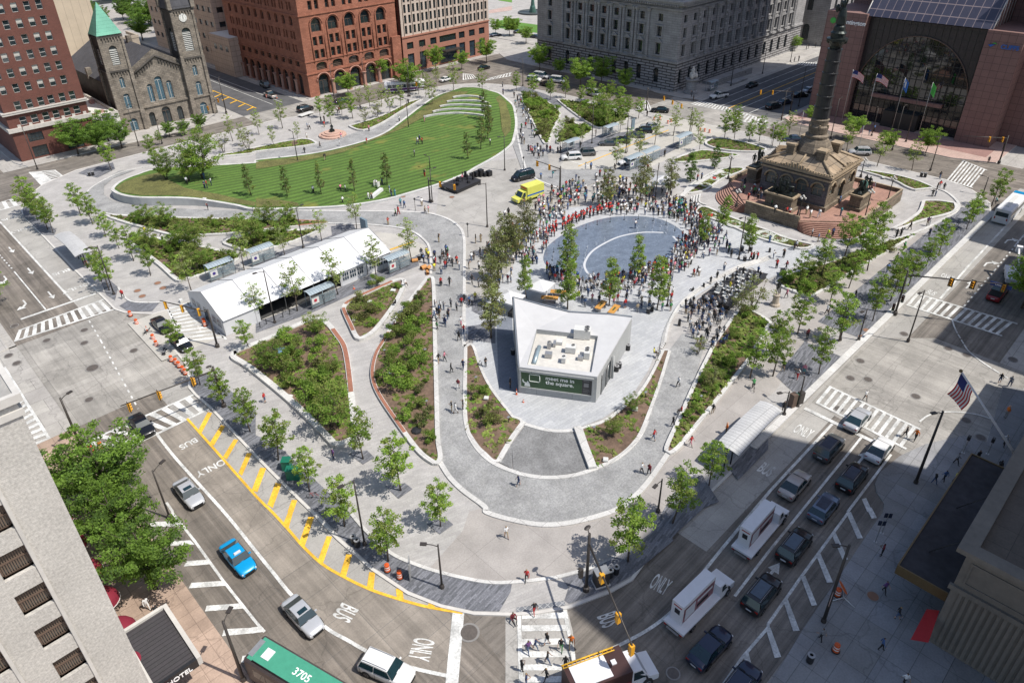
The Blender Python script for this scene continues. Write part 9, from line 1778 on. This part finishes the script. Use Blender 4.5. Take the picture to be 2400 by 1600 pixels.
def car_meshes(kind,pm):
 L,Wd_,zb,zr,zh,f1,f2,f3,f4,zt=TY[kind]; hx=L/2; X=lambda f: hx-f*L; hw=Wd_/2; out={}
 st=[(0,.62,.55,.32,.60),(.02,.80,.72,.22,zh*.80),(.08,.93,.86,.19,zh*.95),(.16,.99,.93,.18,zh),(f1,1,.95,.18,zb-.02),(f2,1,.95,.18,zb),(.55,1,.95,.18,zb),(f3,1,.95,.18,zb+.01),(f4,.985,.93,.18,zt if kind!='hatch' else zb),(.94,.96,.90,.20,zt*.985),(.985,.90,.84,.26,zt*.93),(1,.80,.70,.36,zt*.72)]
 st.sort(); vs=[];fs=[]; n=14; b=MB()
 for f,wf,sf,z0,z1 in st:
  x=X(f); w=hw*wf; s=hw*sf
  ring=[(0,z0),(w*.8,z0),(w*.96,z0+.10),(w,z0+(z1-z0)*.45),(w*.985,z0+(z1-z0)*.72),(s,z1-.03),(s*.78,z1+.015),(0,z1+.03)]
  vs+= [(x,y,z) for y,z in ring]+[(x,-y,z) for y,z in ring[-2:0:-1]]
 n=14
 for k in range(len(st)-1):
  for i in range(n): fs.append((k*n+i,k*n+(i+1)%n,(k+1)*n+(i+1)%n,(k+1)*n+i))
 fs.append(tuple(range(n))[::-1]); fs.append(tuple(range((len(st)-1)*n,len(st)*n)))
 b.add(vs,[f[::-1] for f in fs],pm,True)
 cab_w,top_w=hw*.93,hw*.74
 def cab(b,ins,mt,sm=True):
  A=[(X(f1),zb-.04,cab_w),(X(f2),zr-.05,top_w),(X((f2*2+f3)/3),zr,top_w),(X((f2+f3*2)/3),zr,top_w),(X(f3),zr-.04,top_w),(X(f4),zb-.02,cab_w)]
  v=[];q=[]
  for x,z,w in A: v+=[(x,w,z),(x,-w,z)]
  base=[(X(f1),cab_w,zb-.05),(X(f2),cab_w,zb-.05),(X((f2*2+f3)/3),cab_w,zb-.05),(X((f2+f3*2)/3),cab_w,zb-.05),(X(f3),cab_w,zb-.05),(X(f4),cab_w,zb-.05)]
  nb=len(v); v+=base+[(x,-y,z) for x,y,z in base]
  for i in range(5): q.append((2*i,2*i+1,2*i+3,2*i+2)); q.append((2*i,2*i+2,nb+i+1,nb+i)); q.append((2*i+1,nb+6+i,nb+6+i+1,2*i+3))
  b.add(v,[f[::-1] for f in q],mt,False)
 cab(b,0,pm)
 if kind=='pickup': b.box(X(.985),-hw*.8,zb-.02,X(.64),hw*.8,zb+.04,m_under)
 b.box(X(.97),-hw*.8,.14,X(.03),hw*.8,.3,m_under);
 for xw in (X(.19),X(.80)):
  for s in (-1,1): b.cyl(0,0,-.012,.012,.40,.40,m_under,16,Matrix.Translation((xw,s*(hw+.001),.36))@Matrix.Rotation(R(90),4,'X'),cap=True); b.cyl(0,0,-.012,.012,.40,.40,m_under,16,Matrix.Translation((xw,s*(hw+.001),.36))@Matrix.Rotation(R(-90),4,'X'),cap=True)
 b.box(X(.004),-hw*.55,.35,X(-.006),hw*.55,.62,m_under); b.box(X(f1)-.0,-hw*.8,zb-.03,X(f1)+.06,hw*.8,zb+.005,m_under)
 for s in (-1,1):
  for f in (f1+.03,(f1+f4)/2,f4-.05): b.box(X(f)-.012,s*hw-.004,.3,X(f)+.012,s*hw+.004,zb-.12,m_under)
  b.box(X(.92),s*hw-.006,.2,X(.08),s*hw+.006,.30,m_under)
 out['body']=(b.mesh('body'),None)
 def quad(name,pts,mt,par=None,rev=False): b=MB(); b.add(pts,[(3,2,1,0) if rev else (0,1,2,3)],mt); out[name]=(b.mesh(name.split('#')[0]),par)
 e=.035
 def lerp(a,c,t): return tuple(a[i]+(c[i]-a[i])*t for i in range(3))
 def inset(q,u=.04,v=.05): # q: bl br tr tl
  bl,br,tr,tl=q; f=lambda a,bq: lerp(lerp(bl,br,a),lerp(tl,tr,a),bq); return [f(u,v),f(1-u,v),f(1-u,1-v),f(u,1-v)]
 ws=[(X(f1)+e,-cab_w,zb-.03),(X(f1)+e,cab_w,zb-.03),(X(f2)+e,top_w,zr-.03),(X(f2)+e,-top_w,zr-.03)]
 quad('windscreen#',inset(ws,-.01,-.02),m_wg);
 rw=[(X(f4)-e,cab_w,zb),(X(f4)-e,-cab_w,zb),(X(f3)-e,-top_w,zr-.02),(X(f3)-e,top_w,zr-.02)]; quad('rear_window#',inset(rw,.0,.0),m_wg)
 for s in (-1,1):
  cuts=(f2-.0,(f2+f3)/2-.01,f3) if kind!='pickup' else (f2,(f2+f3)/2,f3)
  tri=[(X(f1),zb),(X(f2),zr-.06)]
  xs=[X(f1)-.12,X((f2+f3)/2)+.04,X((f2+f3)/2)-.04,X(f4)+.14]
  xt=[X(f2)-.02,X((f2+f3)/2)+.04,X((f2+f3)/2)-.04,X(f3)+.02]
  for k in (0,2):
   q=[(xs[k],s*(cab_w+e),zb+.03),(xs[k+1],s*(cab_w+e),zb+.03),(xt[k+1],s*(top_w+e+.01),zr-.10),(xt[k],s*(top_w+e+.01),zr-.10)]
   quad('side_window#%d%d'%(s,k),q,m_wg,rev=(s>0)==False)
 for xw in (X(.19),X(.80)):
  for s in (-1,1):
   M_=Matrix.Translation((xw,s*(hw-.09),.34))@Matrix.Rotation(R(90)*-s,4,'X'); b=MB(); b.lathe([(.30,-.1),(.34,-.07),(.34,.08),(.30,.115),(.22,.115)],m_tyre,16,M=M_,smooth=True); nm='wheel#%d%.1f'%(s,xw); out[nm]=(b.mesh('wheel'),None)
   b=MB(); b.lathe([(.225,.10),(.21,.118),(.06,.10),(.05,.12)],m_rim,10,M=M_); out['rim#%d%.1f'%(s,xw)]=(b.mesh('rim'),nm)
 for s in (-1,1):
  b=MB(); b.box(X(.055),s*hw*.62-.17,zh*.62,X(.012),s*hw*.62+.17,zh*.78,m_hl,taper=.015); out['headlight#%d'%s]=(b.mesh('headlight'),None)
  b=MB(); b.box(X(.995),s*hw*.68-.15,zt*.70,X(.975),s*hw*.68+.15,zt*.88,m_tl); out['taillight#%d'%s]=(b.mesh('taillight'),None)
  b=MB(); b.box(X(f1)-.42,s*(hw+.0)-.08,zb-.0,X(f1)-.27,s*(hw+.0)+.12*s+.06,zb+.13,pm,taper=.02); out['mirror#%d'%s]=(b.mesh('mirror'),None)
 b=MB(); b.box(X(1.0)-.015,-.26,zt*.55,X(1.0),.26,zt*.68,m_plate); out['plate#']=(b.mesh('number_plate'),None)
 return out
def car(c,r,rx,ry,fx,fy,kind,col,label,z=.06,extra=None,scale=1.0):
 a=T1(c,r,rx,ry,.5); e=T1(c,r,fx,fy,.5); d=e-a; rz=math.atan2(d.y,d.x); mid=(a+e)/2
 if extra!='raw': # snap headings to the street they drive on when close
  for s_ in (0,math.pi/2,math.pi,-math.pi/2):
   if abs((rz-s_+math.pi)%(2*math.pi)-math.pi)<.13: rz=s_+((rz-s_+math.pi)%(2*math.pi)-math.pi)*.4
 t=thing(kind+'_car' if kind in('sedan','hatch') else {'suv':'suv','van':'van','pickup':'pickup_truck'}[kind],label,{'sedan':'car','hatch':'car','suv':'car','van':'van','pickup':'pickup'}[kind],(mid.x,mid.y,z),rz,'cars on the streets'); t.scale=(scale,)*3
 k=(kind,col)
 if k not in CARS: CARS[k]=car_meshes(kind,P_[col])
 ob={}
 for nm,(me,par) in CARS[k].items(): ob[nm]=obj(nm.split('#')[0],me,ob[par] if par else t)
 L,Wd_,zb,zr,zh,f1,f2,f3,f4,zt=TY[kind]; X=lambda f: L/2-f*L
 if extra=='sunroof': b=MB(); b.box(X(f2+.12),-.42,zr+.002,X(f2+.02),.42,zr+.014,m_wg); b.build('sunroof',t)
 if extra=='panorama': b=MB(); b.box(X(f3-.08),-.5,zr+.002,X(f2+.03),.5,zr+.014,mat('roof_glass',(.05,.07,.10),.05,.2,2,spec=.9)); b.build('sunroof',t)
 if kind in('suv','van') :
  for s in (-1,1): b=MB(); b.tube([(X(f2+.02),s*.62,zr+.0),(X(f2+.05),s*.62,zr+.07),(X(f3-.05),s*.62,zr+.07),(X(f3-.01),s*.62,zr)],.02,m_rim,4); b.build('roof_rail',t)
 if extra=='taxi': b=MB(); b.box(X(f2+.08),-.35,zr+.01,X(f2+.02),.35,zr+.14,m_plate,taper=.04); b.build('roof_sign',t)
 return t
car(0,1,1430,1365,1545,1480,'sedan','black','glossy black sedan parked beside the traffic barrels'); car(0,1,1610,1530,1720,1640,'sedan','black','second black car half hidden by the tree near the tent')
car(0,2,1235,690,1375,860,'sedan','black','black sedan driving over the lower left striped crossing'); car(0,2,1660,1300,1815,1500,'sedan','silver','silver sedan with sunroof beside the big lower left trees',extra='sunroof')
car(0,3,2090,310,2290,540,'sedan','blue','bright blue taxi in the lower left lane',extra='taxi'); car(1,3,310,840,560,1080,'sedan','silver','pale silver sedan with dark sunroof above the green bus',extra='sunroof')
car(1,3,1010,1370,1400,1540,'suv','white','white and silver wagon at the bottom edge beside the bus');
car(3,2,760,800,880,640,'sedan','silver','silver car crossing the right striped crossing'); car(3,2,480,1070,640,900,'suv','grey','grey wagon with blue sky roof just in shadow',extra='panorama'); car(3,2,960,1080,1090,920,'sedan','white','white sedan waiting at the right crossing')
car(3,2,170,1410,320,1230,'sedan','beige','beige sedan in the shaded right road'); car(3,2,690,1360,850,1160,'suv','black','black sport utility behind the white sedan',extra='panorama'); car(3,3,440,60,580,-130,'hatch','steel','blue grey wagon between black utility cars',extra='panorama')
car(3,3,160,430,320,210,'suv','black','black utility car with glass roof beside the upper box truck',extra='panorama'); car(2,3,2180,900,2400,620,'suv','black','large black utility car right of the lower box truck',extra='panorama'); car(2,3,1680,1370,1950,1130,'sedan','navy','dark navy sedan below the lower box truck'); car(2,3,2020,1700,2150,1520,'suv','navy','deep blue car cut off by the bottom edge')
car(3,1,2035,1230,2180,1020,'pickup','red','red pickup in shade at the right edge',z=.05)
car(2,0,620,1445,470,1455,'suv','white','white utility car in the far bus street'); car(2,0,735,1410,610,1415,'suv','grey','dark grey utility car behind the white one'); car(2,0,960,1320,820,1320,'sedan','grey','dark sedan third in the far bus street'); car(2,0,1060,1300,930,1290,'sedan','black','black sedan fourth in the far bus street'); car(2,0,1210,1250,1055,1245,'sedan','grey','dark grey sedan fifth in the far bus street'); car(2,0,1280,1205,1140,1200,'hatch','black','black car sixth in the far bus street'); car(2,0,1320,1165,1215,1160,'sedan','silver','silver car last in the far bus street'); car(2,0,1130,1480,1010,1500,'sedan','white','white car half behind the nearest far shelter')
car(2,0,1435,1020,1285,1010,'sedan','black','black sedan crossing the far junction by the courthouse',z=.05); car(2,0,1990,870,1810,900,'pickup','white','white pickup waiting on the avenue by the courthouse'); car(2,0,2250,770,2160,800,'sedan','black','black sedan coming down the avenue');
car(2,0,150,730,255,740,'suv','white','left white utility car on the courthouse street'); car(2,0,230,700,310,710,'van','white','white van on the courthouse street'); car(2,0,380,740,465,750,'van','white','right white van on the courthouse street'); car(2,0,280,770,360,785,'sedan','black','black car beside the white vans'); car(2,0,720,860,790,875,'van','silver','silver minivan on the courthouse street')
car(3,0,940,1405,740,1400,'suv','silver','silver utility car behind the monument'); car(3,0,290,1280,170,1280,'sedan','navy','dark car hidden by the tree behind the monument'); car(3,0,250,880,340,870,'sedan','black','black car parked at the avenue kerb'); car(3,0,340,840,420,820,'sedan','silver','silver car parked at the avenue kerb'); car(3,0,110,950,200,930,'sedan','navy','navy car parked lower on the avenue kerb'); car(3,0,10,990,90,970,'suv','black','black utility car parked lowest on the avenue kerb')
car(1,0,2045,640,2145,610,'sedan','black','black sedan on the far north junction'); car(1,0,1700,745,1790,720,'sedan','white','pale taxi car before the pink office'); car(1,0,730,945,840,920,'sedan','navy','navy sedan before the red stone building'); car(1,0,395,1020,510,990,'suv','black','black utility car towing a trailer before the church side'); car(1,0,180,900,80,860,'pickup','beige','tan pickup beside the red stone arcade'); car(1,0,120,810,40,760,'van','grey','grey van in the shaded north street'); car(2,0,30,300,100,290,'sedan','black','black car beyond the mall lawn'); car(2,0,190,340,245,345,'sedan','navy','dark car beyond the mall lawn, right'); car(1,0,2165,330,2240,320,'sedan','navy','dark car on the mall road, left');
car(1,1,2640-2,20,2230+2352*0+30,110-0,'van','black','shiny black van on the pale paving by the lawn',z=.18,extra='raw')
t=thing('trailer','flat white trailer behind the black utility car','trailer',T1(1,0,460,1065,.05),R(10)); b=MB(); b.box(-2.2,-.9,.5,2.2,.9,.62,m_unit); b.build('bed',t)
for s in (-1,1): b=MB(); b.lathe([(.3,0),(.3,.15)],m_tyre,12,M=Matrix.Translation((0,s*.95,.3))@Matrix.Rotation(R(90),4,'X')); b.build('wheel',t)
def wheels(t,xs,hw,r=.45):
 for x in xs:
  for s in (-1,1):
   M_=Matrix.Translation((x,s*(hw-.14),r))@Matrix.Rotation(R(90)*-s,4,'X'); b=MB(); b.lathe([(r*.9,-.12),(r,-.08),(r,.12),(r*.88,.155),(r*.6,.155)],m_tyre,16,M=M_,smooth=True); w=b.build('wheel',t); b=MB(); b.lathe([(r*.62,.14),(r*.56,.165),(.08,.15)],m_rim,10,M=M_); b.build('rim',w)
def glassq(t,name,q,mt=None): b=MB(); b.add(q,[(0,1,2,3)],mt or m_wg); return b.build(name,t)
def heading(a,e): d=e-a; return math.atan2(d.y,d.x)
def truck_cab(t,x0,L,hw,pm,zr=2.05):
 """van-style cab, front at x0+L"""
 x1=x0+L; b=MB(); pr=[(x0,.45),(x1-.05,.45),(x1,.62),(x1-.02,1.05),(x1-.95,1.22),(x1-1.55,zr),(x0,zr+.05)]
 vs=[(x,s*hw*(.98 if z<1.3 else .86),z) for s in (1,-1) for x,z in pr]; n=len(pr)
 b.add(vs,[tuple(range(n))[::-1],tuple(range(n,2*n))]+[(i,(i+1)%n,n+(i+1)%n,n+i) for i in range(n)],pm); b.build('cab',t)
 glassq(t,'windscreen',[(x1-.97,-hw*.78,1.28),(x1-.97,hw*.78,1.28),(x1-1.52,hw*.74,zr-.04),(x1-1.52,-hw*.74,zr-.04)])
 for s in (-1,1):
  q=[(x1-1.15,s*(hw*.95+.01),1.28),(x0+.3,s*(hw*.95+.01),1.28),(x0+.3,s*(hw*.87+.02),zr-.1),(x1-1.6,s*(hw*.87+.02),zr-.1)]; glassq(t,'side_window',q if s>0 else q[::-1])
  b=MB(); b.box(x1-.04,s*hw*.7-.16,.72,x1+.02,s*hw*.7+.16,.92,m_hl); b.build('headlight',t); b=MB(); b.box(x1-1.3,s*(hw+.15)-.1,1.3,x1-1.2,s*(hw+.15)+.1,1.6,m_black); b.build('mirror',t)
m_tw=mat('truck_white',(.68,.68,.70),.5,.04,1.5); m_ad=mat('billboard_picture',(.20,.07,.08),.5,.6,1.4)
def billboard_truck(a,e,label):
 rz=heading(a,e); mid=(a+e)/2; t=thing('billboard_truck',label,'truck',(mid.x,mid.y,.05),rz,'billboard trucks'); hw=1.05
 b=MB(); b.box(-3.6,-hw,.75,1.9,hw,.95,m_tw); b.box(-3.0,-hw+.2,.45,1.9,hw-.2,.75,m_under); b.build('flat_bed',t)
 b=MB(); b.box(-3.0,-.35,.95,1.7,.8,3.35,m_tw); b.build('box',t); b=MB(); b.box(-2.85,-.37,1.15,1.6,-.35,2.9,m_ad); b.box(-2.6,-.38,1.3,-1.2,-.37,2.7,m_plate); b.box(-.9,-.38,2.2,1.3,-.37,2.5,m_plate); b.box(-.9,-.38,1.5,.8,-.37,1.9,m_under); b.build('billboard',t); b=MB(); b.box(-2.85,.8,1.15,1.6,.82,3.0,m_ad); b.build('billboard',t)
 b=MB(); b.box(-3.03,-.05,2.1,-3.0,.45,2.65,m_black); b.box(-3.03,-.2,2.95,-3.0,.6,3.05,m_tl); b.build('rear_panel',t)
 truck_cab(t,1.9,2.3,.98,m_tw); wheels(t,(-2.1,3.2),hw,.38)
 for s in (-1,1): b=MB(); b.box(-3.64,s*.8-.12,.6,-3.6,s*.8+.12,.74,m_tl); b.build('taillight',t)
 b=MB(); b.box(-3.75,-.6,.5,-3.6,.6,.6,m_galv); b.build('bumper',t)
billboard_truck(T1(2,3,1500,1060,.6),T1(2,3,1900,660,.6),'lower white billboard truck in the shaded lane'); billboard_truck(T1(2,3,2080,410,.6),T1(3,3,100,-20,.6),'upper white billboard truck in the shaded lane')
def bus(a,e,label,body,roof,L=12.2,num=None,stripe=None,win=True,rear=None):
 rz=heading(a,e); mid=(a+e)/2; t=thing('city_bus',label,'bus',(mid.x,mid.y,.05),rz,'city buses'); hw=1.28; h=L/2; b=MB(); pr=[(-hw,.35),(hw,.35),(hw,2.3),(hw*.97,2.8),(hw*.85,2.98),(-hw*.85,2.98),(-hw*.97,2.8),(-hw,2.3)]
 xs=[-h,-h+.1,h-.15,h]; sc=[.95,1,1,.94]; vs=[(x,y*s,.35+(z-.35)*(.97 if s<1 else 1)) for x,s in zip(xs,sc) for y,z in pr]; fs=[(k*8+i,k*8+(i+1)%8,(k+1)*8+(i+1)%8,(k+1)*8+i) for k in range(3) for i in range(8)]+[tuple(range(8))[::-1],tuple(range(24,32))]; b.add(vs,fs,body); b.build('body',t)
 b=MB(); b.box(-h+.25,-hw*.8,2.985,h-.3,hw*.8,3.03,roof); b.build('roof',t)
 n=7
 for s in (-1,1):
  for k in range(n): x0=-h+.9+k*(L-2.2)/n; q=[(x0,s*(hw+.012),1.35),(x0+(L-2.2)/n-.12,s*(hw+.012),1.35),(x0+(L-2.2)/n-.12,s*(hw+.0),2.28),(x0,s*(hw+.0),2.28)]; glassq(t,'side_window',q if s<0 else q[::-1])
  if stripe: b=MB(); b.box(-h+.1,s*(hw+.006)-.004,.6,h-.2,s*(hw+.006)+.004,1.2,stripe); b.build('stripe',t)
  b=MB(); b.box(-h-.03,s*.95-.1,1.0,-h,s*.95+.1,1.4,m_tl); b.build('taillight',t)
 glassq(t,'windscreen',[(h+.02,-1.1,1.2),(h+.02,1.1,1.2),(h-.02,1.05,2.6),(h-.02,-1.05,2.6)]); glassq(t,'rear_window',[(-h-.02,1.0,1.6),(-h-.02,-1.0,1.6),(-h-.02,-.95,2.4),(-h-.02,.95,2.4)]); wheels(t,(h-2.6,-h+3.2),hw,.48)
 return t
m_bg=mat('bus_green',(.06,.29,.19),.45,.08,2); m_bgd=mat('bus_side_dark',(.06,.05,.05),.4,.1,2)
t=bus(T1(1,3,-130,1160,1.5),T1(1,3,830,1800,1.5),'green roofed city bus with roof number 3705 at the bottom edge',m_bgd,m_bg)
o_=t; place_text('3705','lettering',(-.9,-.3,3.05),(1,.0,0),(0,1,0),.85,m_signw,parent=t)
t.location=(0,0,0); a=T1(1,3,-20,1230,3.0); e=T1(1,3,930,1800,3.0); rz=heading(a,e); dv=(e-a).normalized(); m0=a+dv*6.1; sidev=Vector((-dv.y,dv.x,0)); t.location=(m0.x,m0.y,.05); t.rotation_euler=(0,0,rz)
for x in (-4.9,3.2): b=MB(); b.box(x,-.45,3.035,x+.8,.45,3.09,m_tw); b.build('roof_hatch',t)
b=MB(); b.box(-6.0,-.75,3.035,-5.5,.75,3.06,m_galv); b.build('vent_grille',t); b=MB(); b.tube([(-5.3,-1.0,3.0),(5.8,-1.0,3.0)],.07,m_black,5); b.build('gutter',t)
t=bus(T1(3,1,2090,480,1.5),T1(3,1,2300,270,1.5),'white city bus with blue front seen at the right kerb',m_tw,m_tw,11); b=MB(); b.box(3.9,-1.0,3.04,5.1,1.0,3.1,P_['blue']); b.build('roof_panel',t); b=MB(); b.box(-4,-.35,3.04,2.5,.35,3.14,m_unit); b.build('roof_unit',t)
t.location=(150.2,22.4,.05); t.rotation_euler=(0,0,0)
bus(T1(1,0,1230,810,1.2),T1(1,0,1500,790,1.2),'white city bus with purple stripe before the red stone building',m_tw,m_tw,12,stripe=mat('stripe_purple',(.12,.03,.15),.5,0))
m_amb=mat('ambulance_yellow',(.62,.62,.12),.4,.04,1)
a=T1(2,1,260,190,1.0); e=T1(2,1,20,270,1.0); t=thing('ambulance','bright yellow box ambulance with blue stripe beside the crowd','ambulance',((a+e)/2)[:2]+(.18,),heading(a,e)); b=MB(); b.box(-3.4,-1.15,.6,.9,1.15,3.0,m_amb,taper=.04); b.build('box',t)
truck_cab(t,.9,2.4,1.05,m_amb,2.2); wheels(t,(-2.2,2.4),1.12,.42)
for s in (-1,1): b=MB(); b.box(-3.35,s*1.16-.006,1.2,.9,s*1.16+.006,1.5,m_signb); b.build('stripe',t); b=MB(); b.box(-3.42,s*.9-.1,2.5,-3.4,s*.9+.1,2.7,m_tl); b.build('taillight',t)
b=MB(); b.box(.92,-.8,2.6,1.0,.8,2.8,m_tl); b.build('light_bar',t)
a=T1(2,3,700,1500,1.6); e=T1(2,3,1240,1400,1.6); t=thing('rescue_truck','white cab rescue truck with dark body and yellow roof ladder at bottom edge','truck',T1(2,3,930,1500,1.2)[:2]+(.05,),heading(T1(2,3,700,1560,1),T1(2,3,1180,1380,1))); b=MB(); b.box(-4.0,-1.2,.6,1.0,1.2,3.0,mat('truck_brown',(.05,.022,.02),.5,.1,2)); b.build('body',t)
b=MB(); b.box(-3.6,-1.0,3.0,-.6,1.0,3.05,m_tw); b.build('roof_panel',t); b=MB(); b.box(-.3,-.2,3.0,.1,.2,3.12,m_tw); b.build('roof_hatch',t); b=MB(); b.tube([(-4.1,1.1,3.15),(.4,1.1,3.15)],.07,m_painty,5); b.tube([(-4.1,.85,3.15),(.4,.85,3.15)],.05,m_painty,5)
for k in range(12): b.tube([(-4+k*.38,.85,3.15),(-4+k*.38,1.1,3.15)],.03,m_painty,4)
b.build('ladder',t); truck_cab(t,1.0,2.6,1.08,m_tw,2.3); wheels(t,(-2.5,2.6),1.18,.45)
for s in (-1,1): b=MB(); b.box(-3.8,s*1.205-.006,1.5,.9,s*1.205+.006,1.7,m_signw if 0 else P_['red']); b.build('stripe',t)
b=MB(); b.cyl(1.9,.5,2.3,2.42,.1,.08,m_tl,8); b.build('beacon',t)
t=thing('bucket_truck','white boom lift truck in shade beside the red pickup','truck',T1(3,1,2230,1000,.05),.3); b=MB(); b.box(-2.5,-1,.5,2.5,1,1.2,m_tw); b.build('body',t); b=MB(); b.tube([(-1.5,0,1.2),(-2.4,0,3.2),(1.8,.2,4.6)],.16,m_tw,5); b.build('boom',t); b=MB(); b.box(1.6,-.3,4.0,2.3,.5,4.9,m_tw); b.build('bucket',t); wheels(t,(-1.6,1.6),1.0,.4)
